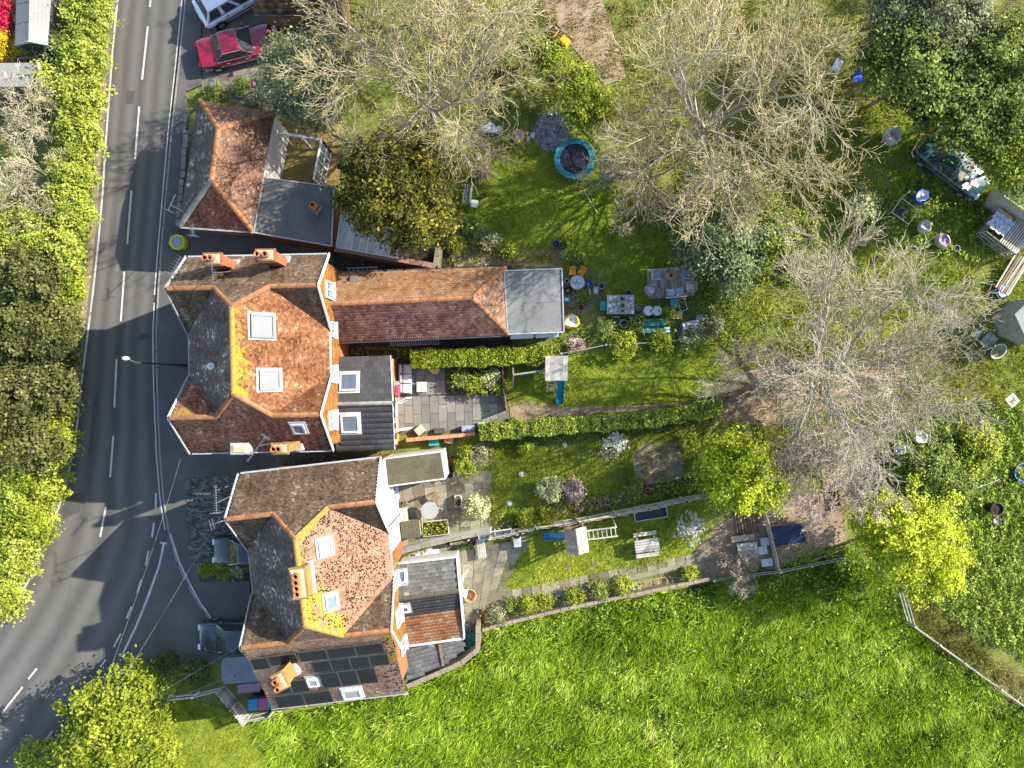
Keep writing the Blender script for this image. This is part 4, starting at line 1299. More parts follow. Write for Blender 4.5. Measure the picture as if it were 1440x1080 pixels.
def window(parent, c, w, h, ang, fm=None, pm=None, name='window'):
    """wall window: c centre in the parent's frame, facing along ang degrees; reveal, frame with glazing bar, pane, sill"""
    fm, pm = fm or WHITE, pm or PANE
    mtx = Matrix.Translation(Vector(c)) @ Matrix.Rotation(R(ang), 4, 'Z')
    mb = MB()
    fw = 0.07
    for (y, z, sy, sz) in ((0, h / 2 - fw, w, fw), (0, -h / 2, w, fw), (-w / 2 + fw / 2, -h / 2 + fw, fw, h - 2 * fw), (w / 2 - fw / 2, -h / 2 + fw, fw, h - 2 * fw), (0, -h / 2 + fw, fw * 0.7, h - 2 * fw)):
        mb.box(0.03, y, z, 0.10, sy, sz, M=mtx)
    f = mb.build(name, fm, parent)
    mb = MB()
    mb.box(0.012, 0, -h / 2 + fw, 0.02, w - 2 * fw, h - 2 * fw, M=mtx)
    mb.build('pane', pm, f)
    mb = MB()
    mb.box(0.08, 0, -h / 2 - 0.06, 0.22, w + 0.1, 0.055, M=mtx)
    mb.build('sill', fm, f)
    return f


def chimney(parent, c, zb, zt, w, d, pots, rz=0, bm=None, along='x', label=None):
    """brick stack with corbelled cap, lead apron and clay pots"""
    bm = bm or BRICK
    mb = MB()
    mb.box(c[0], c[1], zb, w, d, zt - zb - 0.3, rz)
    mb.box(c[0], c[1], zt - 0.3, w + 0.08, d + 0.08, 0.12, rz)
    mb.box(c[0], c[1], zt - 0.18, w + 0.16, d + 0.16, 0.12, rz)
    mb.box(c[0], c[1], zt - 0.06, w + 0.06, d + 0.06, 0.06, rz)
    s = mb.build('chimney', bm, parent)
    if label:
        s['label'] = label
    mb = MB()
    mb.box(c[0], c[1], zt, w - 0.02, d - 0.02, 0.05, rz, top=0.8)
    mb.build('mortar_cap', patchy('mortar', [(0.3, (0.26, 0.22, 0.12)), (0.7, (0.45, 0.40, 0.26))], 3, 15), s)
    cr, sr = math.cos(R(rz)), math.sin(R(rz))
    for k, (t, hh) in enumerate(pots):
        x, y = (t * w / 2, 0) if along == 'x' else (0, t * d / 2)
        mb = MB()
        mb.lathe([(0.15, 0.0), (0.155, 0.06), (0.125, 0.10), (0.115, hh * 0.8), (0.14, hh * 0.84), (0.14, hh), (0.10, hh), (0.09, hh * 0.2)], (c[0] + x * cr - y * sr, c[1] + x * sr + y * cr, zt + 0.02), 12)
        p = mb.build('chimney_pot', TERRA, s, smooth=35)
        mb = MB()
        mb.lathe([(0.092, hh * 0.55), (0.01, hh * 0.55)], (c[0] + x * cr - y * sr, c[1] + x * sr + y * cr, zt + 0.02), 12, capb=False)
        # the sooty flue inside belongs to the pot; join it as a second material
        p2 = mb.build('flue', SOOT, s)
    mb = MB()
    # lead apron at the foot
    for (ax, ay, sx, sy) in ((0, d / 2 + 0.05, w + 0.2, 0.1), (0, -d / 2 - 0.05, w + 0.2, 0.1), (w / 2 + 0.05, 0, 0.1, d), (-w / 2 - 0.05, 0, 0.1, d)):
        mb.box(c[0] + ax * cr - ay * sr, c[1] + ax * sr + ay * cr, zb + 0.35, sx, sy, 0.35, rz)
    mb.build('flashing', LEAD, s)
    return s


def aerial(parent, base, top, ang, n=9, boom=1.0, el=0.32):
    """TV aerial: mast, boom and cross elements"""
    base, top = Vector(base), Vector(top)
    mb = MB()
    mb.tube([base, top], 0.018, 6)
    d = Vector((math.cos(R(ang)), math.sin(R(ang)), 0))
    a = top - d * boom * 0.35
    b = top + d * boom * 0.65
    mb.bar(a, b, 0.022)
    s = Vector((-d.y, d.x, 0))
    for i in range(n):
        p = a + (b - a) * (i / (n - 1))
        w = el * (1 - 0.3 * i / n)
        mb.bar(p - s * w / 2, p + s * w / 2, 0.012)
    mb.bar(a - s * 0.25 + Vector((0, 0, 0.15)), a + s * 0.25 + Vector((0, 0, 0.15)), 0.02)
    mb.bar(a - s * 0.25 - Vector((0, 0, 0.15)), a + s * 0.25 - Vector((0, 0, 0.15)), 0.02)
    return mb.build('tv_aerial', METALW, parent)


def moss_dots(parent, pl, poly, n, keep=None, size=0.029):
    """cushions of moss sitting on tile edges"""
    o, u, up, nn = (np.array(pl[k]) for k in ('o', 'u', 'up', 'n'))
    q = np.array([[(Vector(p) - pl['o']).dot(pl['u']), (Vector(p) - pl['o']).dot(pl['up'])] for p in poly])
    c = sample(q, n)
    c[:, 1] = np.round(c[:, 1] / 0.135) * 0.135 + 0.035 * rng.normal(size=len(c))
    c[:, 0] = c[:, 0] + 0.0 * rng.normal(size=len(c))
    w = wob(c[:, 0], c[:, 1], 1.3, 8)
    k = rng.random(len(c)) < np.clip(w * 0.8 + 0.1, 0.1, 0.8)
    c = c[k]
    if keep is not None:
        c3 = o + c[:, :1] * u + c[:, 1:] * up
        c = c[keep(c3)]
    m = len(c)
    s = size * (0.6 + 0.9 * rng.random(m))
    ctr = o + c[:, :1] * u + c[:, 1:] * up + nn * 0.03
    V = np.zeros((m, 9, 3))
    for k in range(4):
        a = k * math.pi / 2 + 0.4
        off = math.cos(a) * u + math.sin(a) * up
        V[:, k] = ctr + off * s[:, None] * (1.0 + 0.3 * rng.random(m))[:, None] - nn * 0.02
        V[:, 4 + k] = ctr + off * s[:, None] * 0.62 + nn * (s * 0.65)[:, None]
    V[:, 8] = ctr + nn * (s * 0.9)[:, None]
    F = []
    for k in range(4):
        j = (k + 1) % 4
        F += [[k, j, 4 + j, 4 + k], [4 + k, 4 + j, 8, 8]]
    F = [f for f in F]
    Q = np.array([f for f in F if len(set(f)) == 4])
    Fq = (np.arange(m)[:, None, None] * 9 + Q[None]).reshape(-1, 4)
    top = np.array([[4, 5, 6, 7]])
    Fq = np.vstack([Fq, (np.arange(m)[:, None, None] * 9 + top[None]).reshape(-1, 4)])
    ob = link('moss', mesh_np('moss', V.reshape(-1, 3), Fq), MOSS, pl['obj'])
    ob['kind'] = 'stuff'


def E(e, s, h):
    return Vector((e / PPM, -s / PPM, h))


def cottage_pair(name, label, px, py, rz, mats, s_eave=119, south=None, panels=None, group=None):
    """pair of cottages: one main ridge, hipped ends, four cross gables. Everything in the house's own frame"""
    g = P(px, py)
    root = thing(name, label, 'house', (g.x, g.y, 0.1), rz, group)
    a, b, rh = 85, 119, 9.0
    eh, wh = 5.5, 7.72
    S2 = south or dict(s=b, h=eh)
    # walls
    mb = MB()
    ws = S2['s'] - 6
    mb.box(0, (113 - 113) / 2 / PPM, -0.15, 2 * 79 / PPM, 2 * 113 / PPM, 5.5)
    for sg in (-1, 1):
        v = []
        for e in (-79, 79):
            v += [E(e, sg * 113, 5.3), E(e, sg * 34, 5.3), E(e, sg * 74, 7.45)]
        mb.faces(v, [(0, 1, 2), (5, 4, 3), (0, 3, 4, 1), (1, 4, 5, 2), (2, 5, 3, 0)])
    if south:
        mb.box(0, -(113 + ws) / 2 / PPM, -0.15, 2 * 76 / PPM, (ws - 113) / PPM, S2['h'] - 0.15)
    mb.build('wall', BRICK, root)
    P_ = {}
    N_ = [E(-a, -b, eh), E(a, -b, eh), E(a, -74, wh), E(32, -74, wh), E(0, -48, rh), E(-32, -74, wh), E(-a, -74, wh)]
    P_['north'] = roof_plane(root, N_, mats['north'], lich=mats.get('lnorth'), pseed=px % 50)
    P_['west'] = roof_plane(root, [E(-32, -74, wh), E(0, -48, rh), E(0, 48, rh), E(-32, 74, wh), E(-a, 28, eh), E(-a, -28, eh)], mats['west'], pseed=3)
    P_['east'] = roof_plane(root, [E(32, -74, wh), E(0, -48, rh), E(0, 48, rh), E(32, 74, wh), E(a, 28, eh), E(a, -28, eh)], mats['east'], lich=mats.get('least'), pseed=4 + px % 7)
    for sg in (-1, 1):
        for eg in (-1, 1):
            k = ('n' if sg < 0 else 's') + ('w' if eg < 0 else 'e')
            P_[k] = roof_plane(root, [E(eg * a, sg * 74, wh), E(eg * 32, sg * 74, wh), E(eg * a, sg * 28, eh)], mats[k], lich=mats.get('l' + k), pseed=7)
    if south:
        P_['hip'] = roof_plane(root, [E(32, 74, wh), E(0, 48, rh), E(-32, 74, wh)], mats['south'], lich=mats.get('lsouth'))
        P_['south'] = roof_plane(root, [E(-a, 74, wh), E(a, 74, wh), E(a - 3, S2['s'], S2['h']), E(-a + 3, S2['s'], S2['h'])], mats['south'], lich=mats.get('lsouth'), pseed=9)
    else:
        P_['south'] = roof_plane(root, [E(-a, b, eh), E(a, b, eh), E(a, 74, wh), E(32, 74, wh), E(0, 48, rh), E(-32, 74, wh), E(-a, 74, wh)], mats['south'], lich=mats.get('lsouth'), pseed=12)
    rm = mats['ridge']
    ridge(root, E(0, -48, rh), E(0, 48, rh), rm[0])
    for sg in (-1, 1):
        ridge(root, E(0, sg * 48, rh), E(32, sg * 74, wh), rm[1])
        ridge(root, E(0, sg * 48, rh), E(-32, sg * 74, wh), rm[2])
        ridge(root, E(32, sg * 74, wh), E(a, sg * 74, wh), rm[3])
        ridge(root, E(-32, sg * 74, wh), E(-a, sg * 74, wh), rm[3])
    # verges, gutters, downpipes
    for sg in (-1, 1):
        for eg in (-1, 1):
            mb = MB()
            x = eg * (a + 2.6)
            mb.bar(E(x, sg * 120, eh - 0.06), E(x, sg * 74, wh - 0.03), 0.045, 0.18)
            mb.bar(E(x, sg * 74, wh - 0.03), E(x, sg * 27, eh - 0.06), 0.045, 0.18)
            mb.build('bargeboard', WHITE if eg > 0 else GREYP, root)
    ss = S2['s'] + 1.2
    for g0, g1 in ((E(-a - 1.2, -28, eh), E(-a - 1.2, 28, eh)), (E(a + 1.2, -28, eh), E(a + 1.2, 28, eh)), (E(-a, -b - 1.2, eh), E(a, -b - 1.2, eh)), (E(-a, ss, S2['h']), E(a, ss, S2['h']))):
        mb = MB()
        mb.bar(g0 - Vector((0, 0, 0.09)), g1 - Vector((0, 0, 0.09)), 0.09, 0.08)
        mb.build('gutter', GREYP, root)
    for e, s in ((a - 4.5, -28), (a - 4.5, 28), (-a + 4.5, 0)):
        mb = MB()
        mb.tube([E(e + (5 if e > 0 else -5), s, eh - 0.12), E(e, s, eh - 0.45), E(e, s, 0)], 0.045, 7)
        mb.build('downpipe', DARKP, root)
    return root, P_


def l2(root, v):
    return WM[root.name].inverted() @ v


# ---- upper pair of cottages
lichen_e1 = near_line(E(0, -20, 9), E(0, 48, 9), 1.3)
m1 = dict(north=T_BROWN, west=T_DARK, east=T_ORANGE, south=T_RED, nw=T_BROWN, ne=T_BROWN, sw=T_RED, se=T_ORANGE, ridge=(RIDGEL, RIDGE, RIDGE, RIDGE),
          least=many(near_line(E(2, -46, 9), E(2, 46, 9), 0.75), near_line(E(5, 10, 9), E(5, 46, 9), 1.5)), lsw=near_line(E(-85, 74, 7.7), E(-70, 70, 7.5), 0.8))
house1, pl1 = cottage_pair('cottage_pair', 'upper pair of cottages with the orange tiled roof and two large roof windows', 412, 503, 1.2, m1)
rooflight(house1, pl1['east'], E(24, -28, 8), 1.12, 1.15, RLF, BLIND, label='larger roof window with a pale blind')
rooflight(house1, pl1['east'], E(30, 33, 7.8), 0.95, 1.05, RLF, BLIND, label='smaller square roof window')
rooflight(house1, pl1['south'], E(57, 89, 7), 0.62, 0.75, LEAD, PANE, label='small roof window on the red slope')
chimney(house1, E(-29, -105, 0), 5.4, 8.15, 0.76, 0.46, [(-0.55, 0.35), (0.1, 0.35)])
chimney(house1, E(31, -108, 0), 5.4, 8.15, 0.80, 0.48, [(-0.6, 0.4), (0.25, 0.35)])
chimney(house1, E(43, 111, 0), 5.3, 8.2, 0.70, 0.40, [(-0.55, 0.3), (0.1, 0.3)], bm=BRICKY)
chimney(house1, E(-20, 114, 0), 5.3, 6.3, 0.75, 0.42, [], bm=LEAD, label='lead covered stump of a cut down chimney')
aerial(house1, E(-12, -100, 6), E(-16, -84, 9.4), 95, 11, 1.2, 0.3)
aerial(house1, E(-60, -95, 6.2), E(-62, -92, 9.0), 60, 7, 0.9, 0.5)
aerial(house1, E(25, 108, 6), E(24, 106, 8.6), 232, 12, 1.4, 0.22)
mb = MB()
mb.lathe([(0.10, 0), (0.10, 0.35), (0.19, 0.36), (0.17, 0.46), (0.03, 0.52)], tuple(E(-36, 16, 7.4)), 10)
mb.build('roof_vent', WHITE, house1)
hang = [E(80.4, -112, 2.6), E(80.4, 112, 2.6), E(80.4, 112, 5.55), E(80.4, 74, 7.45), E(80.4, 33, 5.4), E(80.4, -33, 5.4), E(80.4, -74, 7.45), E(80.4, -112, 5.55)]
roof_plane(house1, hang, T_HANG, gauge=0.17, tw=0.22, slab=False, out=Vector((1, 0, 0)))
for s, z, w, h in ((-78, 4.7, 0.9, 1.3), (-30, 4.2, 0.8, 1.0), (26, 4.3, 0.9, 1.0), (84, 4.6, 1.0, 1.2), (-60, 1.5, 1.2, 1.2)):
    window(house1, E(81.5, s, z), w, h, 0, WHITE, PANE)
for s, z in ((-74, 4.4), (-74, 1.5), (74, 4.4), (74, 1.5), (-10, 4.2), (12, 1.5)):
    window(house1, E(-79.5, s, z), 1.2, 1.3, 180)
# rear extension with the charcoal roof
mb = MB()
ex = [P(470, 505, 2.6), P(546, 503, 2.6), P(551, 630, 2.6), P(473, 632, 2.6)]
mb.prism([tuple(l2(house1, p))[:2] for p in ex], -0.1, 2.5)
mb.faces([l2(house1, p) for p in (P(551, 505, 2.5), P(556, 566, 3.0), P(556, 630, 2.5), P(480, 505, 2.5), P(480, 566, 3.0), P(480, 630, 2.5))], [(0, 1, 2), (5, 4, 3)])
mb.build('extension_wall', patchy('ext_brick', [(0.3, (0.36, 0.15, 0.05)), (0.7, (0.52, 0.26, 0.1))], 1, 14), house1)
x0, x1, x2, x3 = P(470, 502, 2.75), P(548, 500, 2.75), P(551, 566.5, 3.2), P(470, 568.5, 3.2)
y0, y1 = P(554, 632, 2.75), P(473, 635, 2.75)
pe1 = roof_plane(house1, [l2(house1, p) for p in (x0, x1, x2, x3)], T_CHAR, gauge=0.30, tw=0.42, lift=0.016, name='extension_roof', patch=0.15, var=0.3)
pe2 = roof_plane(house1, [l2(house1, p) for p in (x3, x2, y0, y1)], T_CHAR, gauge=0.30, tw=0.42, lift=0.016, name='extension_roof', patch=0.15, var=0.3)
ridge(house1, l2(house1, x3), l2(house1, x2), RIDGEG, r=0.11)
rooflight(house1, pe1, l2(house1, P(491, 537.5, 3.0)), 0.98, 0.98, WHITE, PANE)
rooflight(house1, pe2, l2(house1, P(493, 595, 3.0)), 0.98, 1.0, WHITE, PANE)
mb = MB()
for p, q in ((x1, x2), (x2, y0)):
    mb.bar(l2(house1, p) + Vector((0.05, 0, -0.08)), l2(house1, q) + Vector((0.05, 0, -0.08)), 0.05, 0.2)
mb.build('bargeboard', WHITE, house1)
# patio doors stand open
mb = MB()
for a_, b_ in ((P(556, 568, 2.2), P(571, 560, 2.2)), (P(556, 606, 2.2), P(573, 604, 2.2))):
    for z in (0.12, 2.1):
        mb.bar(l2(house1, Vector((a_.x, a_.y, z))), l2(house1, Vector((b_.x, b_.y, z))), 0.07)
    for q in (a_, b_):
        mb.bar(l2(house1, Vector((q.x, q.y, 0.1))), l2(house1, Vector((q.x, q.y, 2.12))), 0.07)
mb.bar(l2(house1, P(557, 568, 2.2)), l2(house1, P(557, 606, 2.2)), 0.12)
mb.build('patio_door', WHITE, house1)

# ---- lower pair of cottages
lsc = many(near_line(E(1, -50, 9), E(1, 50, 9), 0.6), near_line(E(10, 12, 8.6), E(32, 70, 7.8), 1.2), near_line(E(2, 18, 9), E(8, 45, 8.7), 1.0), near_line(E(2, -45, 9), E(16, -60, 8.3), 0.5))
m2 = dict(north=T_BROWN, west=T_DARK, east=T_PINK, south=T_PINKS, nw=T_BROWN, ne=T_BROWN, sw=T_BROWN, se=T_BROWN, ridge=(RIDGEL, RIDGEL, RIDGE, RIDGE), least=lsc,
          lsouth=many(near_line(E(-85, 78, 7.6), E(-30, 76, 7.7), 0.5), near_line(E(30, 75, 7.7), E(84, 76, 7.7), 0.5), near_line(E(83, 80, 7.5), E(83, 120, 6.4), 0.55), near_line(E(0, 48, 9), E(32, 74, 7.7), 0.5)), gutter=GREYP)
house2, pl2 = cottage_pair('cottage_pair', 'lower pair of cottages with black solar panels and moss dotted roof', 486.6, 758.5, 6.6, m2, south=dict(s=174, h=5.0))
rooflight(house2, pl2['east'], E(24, -31, 8), 0.78, 0.70, WHITE, BLIND)
rooflight(house2, pl2['east'], E(23.5, 31.5, 8), 0.72, 0.62, WHITE, PANE)
rooflight(house2, pl2['south'], E(-21, 136, 6), 0.55, 0.6, WHITE, BLIND)
rooflight(house2, pl2['south'], E(19.5, 163, 5.4), 0.95, 0.75, WHITE, BLIND)
chimney(house2, E(3.5, -3, 0), 8.0, 9.75, 0.62, 1.30, [(-0.6, 0.35), (-0.2, 0.35), (0.2, 0.35), (0.6, 0.3)], bm=BRICKY, along='y')
chimney(house2, E(-40, 111, 0), 6.3, 8.5, 0.52, 0.72, [(-0.45, 0.55), (0.45, 0.45)], rz=20, bm=BRICKY, along='y')
aerial(house2, E(-82, -100, 5.5), E(-90, -95, 8.2), 85, 12, 1.3, 0.3)
aerial(house2, E(-84, -74, 7.2), E(-94, -72, 8.0), 10, 3, 0.7, 0.12)
east_moss = [E(4, -46, 8.8), E(32, -72, 7.7), E(80, -30, 5.7), E(80, 26, 5.7), E(32, 66, 7.7), E(4, 44, 8.8)]
moss_dots(house2, pl2['east'], east_moss, 4200, keep=lambda c: ~((np.abs(c[:, 0] - 1.0) < 0.55) & ((np.abs(c[:, 1] - 1.3) < 0.6) | (np.abs(c[:, 1] + 1.3) < 0.5))))
moss_dots(house2, pl2['south'], [E(70, 80, 7.4), E(84, 80, 7.4), E(84, 168, 5.2), E(60, 168, 5.2)], 250, size=0.03)


def solar(e0, e1, s0, s1, n):
    pl = pl2['south']
    mtx0 = Matrix((pl['u'], pl['up'], pl['n'])).transposed().to_4x4()
    w = abs(e1 - e0) / PPM / n
    for i in range(n):
        e = e0 + (e1 - e0) * (i + 0.5) / n
        c = E(e, (s0 + s1) / 2, 6)
        c.z = 7.72 - 2.72 * ((s0 + s1) / 2 - 74) / 100
        hgt = (s1 - s0) / PPM / abs(pl['n'].z) * 0.985
        c = c - pl['n'] * (c - pl['o']).dot(pl['n']) + pl['n'] * 0.13
        mtx = mtx0.copy()
        mtx.translation = c
        mb = MB()
        fw = 0.03
        for (x, y, sx, sy) in ((0, hgt / 2 - fw / 2, w * 0.985, fw), (0, -hgt / 2 + fw / 2, w * 0.985, fw), (-w * 0.4925 + fw / 2, 0, fw, hgt - 2 * fw), (w * 0.4925 - fw / 2, 0, fw, hgt - 2 * fw)):
            mb.box(x, y, -0.03, sx, sy, 0.045, M=mtx)
        f = mb.build('solar_panel', PVF, house2)
        mb = MB()
        mb.box(0, 0, -0.025, w * 0.985 - 2 * fw - 0.004, hgt - 2 * fw - 0.004, 0.035, M=mtx)
        mb.build('cell_glass', PV, f)


solar(-25, 74, 87, 102, 3)
solar(-60, -27, 88, 102.5, 1)
solar(-81, -61, 89, 106, 1)
solar(-15, 76, 104, 121, 4)
solar(-11, 56, 123, 147, 3)
solar(-71, -27, 129, 149, 2)
solar(-74, -5, 151, 171, 2)
# east wall: white render on the northern half, orange hung tiles on the southern
mb = MB()
v = [E(80, -112, 0), E(80, 6, 0), E(80, 6, 5.4), E(80, -34, 5.4), E(80, -74, 7.5), E(80, -112, 5.5)]
w2_ = [p - Vector((0.15, 0, 0)) for p in v]
mb.faces(v + w2_, [(0, 1, 2, 3, 4, 5), (0, 6, 7, 1), (5, 4, 10, 11), (4, 3, 9, 10), (1, 7, 8, 2)])
mb.build('rendered_wall', RENDER, house2)
roof_plane(house2, [E(80.4, 8, 2.4), E(80.4, 112, 2.4), E(80.4, 112, 5.5), E(80.4, 74, 7.45), E(80.4, 33, 5.4), E(80.4, 8, 5.4)], T_HANG, gauge=0.17, tw=0.22, slab=False, out=Vector((1, 0, 0)))
for s, z, w, h in ((-84, 2.2, 0.5, 0.9), (-64, 1.5, 0.9, 1.0), (40, 4.2, 0.8, 1.1), (84, 4.3, 0.9, 1.2), (130, 3.2, 0.8, 1.2)):
    window(house2, E(81.2 if s < 113 else 77.5, s, z), w, h, 0, WHITE, PANE)
for s, z in ((-74, 4.4), (-74, 1.5), (74, 4.4), (74, 1.5), (0, 4.2)):
    window(house2, E(-79.5, s, z), 1.2, 1.3, 180)
H2 = lambda px, py, h: l2(house2, P(px, py, h))
# mossy flat roofed white extension
mb = MB()
fl = [(541, 645, 2.6), (621, 635, 2.6), (627, 672, 2.6), (545, 683, 2.6)]
mb.prism([tuple(H2(*p))[:2] for p in fl], -0.1, 2.6)
mb.build('extension_wall', RENDER, house2)
mb = MB()
c_ = sum((H2(*p) for p in fl), Vector()) / 4
mb.prism([tuple(c_ + (H2(*p) - c_) * 0.965)[:2] for p in fl], 2.602, 2.68)
mb.build('mossy_flat_roof', MOSSY, house2)
mb = MB()
for p, q in zip(fl, fl[1:] + fl[:1]):
    mb.bar(H2(*p) + Vector((0, 0, 0.06)), H2(*q) + Vector((0, 0, 0.06)), 0.1, 0.2)
mb.build('fascia', WHITE, house2)
# slate and clay roofed extension
mb = MB()
mb.prism([tuple(H2(*p))[:2] for p in ((557, 797, 2.4), (640, 787, 2.4), (650, 895, 2.2), (564, 907, 2.2))], -0.1, 2.1)
mb.prism([tuple(H2(*p))[:2] for p in ((569, 911, 1.8), (650, 899, 1.8), (650, 914, 1.8), (622, 933, 1.8), (574, 954, 1.8))], -0.1, 1.8)
mb.build('extension_wall', RENDER, house2)
sa = roof_plane(house2, [H2(554, 795, 2.7), H2(641, 785, 2.7), H2(645, 831, 3.6), H2(556, 843, 3.6)], T_SLATE, gauge=0.22, tw=0.28, lift=0.014, name='extension_roof', var=0.5)
sb_ = roof_plane(house2, [H2(556, 843, 3.6), H2(645, 831, 3.6), H2(649, 857, 3.0), H2(562, 869, 3.0)], T_CHAR, gauge=0.22, tw=0.28, lift=0.014, name='extension_roof', patch=0.1, var=0.35)
sc_ = roof_plane(house2, [H2(563, 870, 3.0), H2(649.5, 858, 3.0), H2(652, 896, 2.45), H2(565, 908, 2.45)], T_CLAY, gauge=0.20, tw=0.25, name='extension_roof', patch=0.5)
ridge(house2, H2(556, 843, 3.62), H2(645, 831, 3.62), MOSSY, r=0.14)
rooflight(house2, sa, H2(564, 812, 3.1), 0.55, 0.72, WHITE, PANE)
rooflight(house2, sb_, H2(568, 855, 3.3), 0.6, 0.45, WHITE, PANE)
roof_plane(house2, [H2(567, 913, 2.3), H2(617, 906, 2.3), H2(622, 936, 2.0), H2(573, 957, 2.0)], T_SLATE, gauge=0.25, tw=0.34, lift=0.010, name='extension_roof', var=0.45)
roof_plane(house2, [H2(619, 905, 2.3), H2(651, 899, 2.3), H2(651, 915, 2.1), H2(624, 935, 2.0)], T_SLATE, gauge=0.25, tw=0.34, lift=0.010, name='extension_roof', var=0.45)
mb = MB()
mb.bar(H2(553, 793, 2.68), H2(641, 783, 2.68), 0.1, 0.16)
mb.bar(H2(643, 783, 2.68), H2(647, 831, 3.58), 0.08, 0.2)
mb.bar(H2(647, 831, 3.58), H2(653, 897, 2.45), 0.08, 0.2)
mb.bar(H2(565, 909, 2.42), H2(652, 897, 2.42), 0.16, 0.1)
mb.build('fascia', WHITE, house2)
mb = MB()
mb.bar(H2(618, 906, 2.35), H2(623, 936, 2.06), 0.12, 0.12)
mb.build('roof_upstand', WOODB, house2)

# ---- hipped outbuilding by the road, with its flat roofed garage
g = P(330, 250, 0)
out0 = thing('outbuilding', 'hipped red tiled outbuilding by the road, with a dark flat roof behind', 'outbuilding', (g.x, g.y, 0))
O = lambda px, py, h: l2(out0, P(px, py, h))
NW, NE, SE, SW = O(281, 141, 3), O(386, 158, 3), O(355, 325, 3), O(253, 318, 3)
RN, RS = O(307, 182, 4.8), O(297, 254, 4.8)
mb = MB()
cc = (NW + NE + SE + SW) / 4
mb.prism([tuple(cc + (p - cc) * 0.93)[:2] for p in (NW, SW, SE, NE)], -0.1, 3.0)
mb.build('wall', BRICK, out0)
T_HIP = tile('tiles_hip_red', [(0, (0.078, 0.043, 0.028)), (0.4, (0.152, 0.085, 0.057)), (0.8, (0.209, 0.124, 0.085)), (1, (0.254, 0.186, 0.141))], YL, 0.3)
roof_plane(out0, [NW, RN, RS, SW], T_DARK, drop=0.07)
roof_plane(out0, [NE, SE, RS, RN], T_HIP, drop=0.07)
roof_plane(out0, [NW, NE, RN], T_HIP, drop=0.04)
roof_plane(out0, [SW, RS, SE], T_RED, drop=0.04)
for p, q in ((NW, RN), (NE, RN), (RN, RS), (RS, SE), (RS, SW)):
    ridge(out0, p, q, RIDGE if q is not SW else RIDGEG, r=0.15)
for p, q in ((NW, SW), (SW, SE)):
    mb = MB()
    d_ = (p - cc)
    mb.bar(cc + (p - cc) * 1.015 - Vector((0, 0, 0.06)), cc + (q - cc) * 1.015 - Vector((0, 0, 0.06)), 0.12, 0.1)
    mb.build('gutter', GREYP if p is SW else DARKP, out0)
mb = MB()
fl = [O(371, 250, 2.8), O(470, 263, 2.8), O(466, 346, 2.8), O(357, 327, 2.8)]
cf = sum(fl, Vector()) / 4
mb.prism([tuple(cf + (p - cf) * 0.97)[:2] for p in fl[::-1]], -0.1, 2.7)
mb.build('garage_wall', BRICK, out0)
mb = MB()
mb.prism([tuple(p)[:2] for p in fl[::-1]], 2.7, 2.82)
mb.build('flat_roof', FELTD, out0)
for i in range(1, 5):
    mb = MB()
    a_, b_ = fl[0].lerp(fl[1], i / 5), fl[3].lerp(fl[2], i / 5)
    mb.bar(a_ + Vector((0, 0, 0.022)), b_ + Vector((0, 0, 0.022)), 0.10, 0.012)
    mb.build('felt_lap', FELTD, out0)
mb = MB()
for p, q in zip(fl, fl[1:] + fl[:1]):
    mb.bar(p + Vector((0, 0, -0.02)), q + Vector((0, 0, -0.02)), 0.06, 0.16)
mb.build('fascia', LEAD, out0)
chimney(out0, O(446, 294, 2.9), 2.75, 3.6, 0.36, 0.36, [(0, 0.3)], rz=-40)
aerial(out0, O(262, 300, 3.2), O(240, 288, 5.0), 65, 2, 0.9, 0.05)
aerial(out0, O(268, 322, 3.0), O(271, 326, 4.5), 90, 8, 0.6, 0.3)
# whitewashed wall and glazed screen of the courtyard
mb = MB()
_p, _q = cc + (NE - cc) * 0.955, cc + (SE - cc) * 0.955
_q = _p.lerp(_q, 0.55)
mb.bar((_p.x, _p.y, 1.4), (_q.x, _q.y, 1.4), 0.08, 2.7)
mb.build('whitewashed_wall', RENDER, out0)
scr = thing('glazed_screen', 'white framed glazed screen round the ochre courtyard', 'screen', (P(450, 215).x, P(450, 215).y, 0))
SC = lambda px, py, h: l2(scr, P(px, py, h))
mb = MB()
A_, B_ = SC(452, 197, 2.1), SC(441, 252, 2.1)
for z in (0.05, 1.0, 2.1):
    mb.bar(Vector((A_.x, A_.y, z)), Vector((B_.x, B_.y, z)), 0.09)
for i in range(5):
    p = A_ + (B_ - A_) * (i / 4)
    mb.bar((p.x, p.y, 0), (p.x, p.y, 2.1), 0.09)
C_ = SC(395, 187, 2.1)
mb.bar(C_, A_, 0.12)
for i in range(3):
    p = C_ + (A_ - C_) * (i / 2)
    mb.bar((p.x, p.y, 0), (p.x, p.y, 2.1), 0.09)
mb.build('frame', WHITE, scr)
for i in range(4):
    p, q = A_ + (B_ - A_) * (i / 4 + 0.02), A_ + (B_ - A_) * ((i + 1) / 4 - 0.02)
    mb = MB()
    for z0, z1 in ((0.1, 0.95), (1.05, 2.05)):
        mb.bar((p.x, p.y, (z0 + z1) / 2), (q.x, q.y, (z0 + z1) / 2), 0.02, z1 - z0)
    mb.build('pane', PANE, scr)
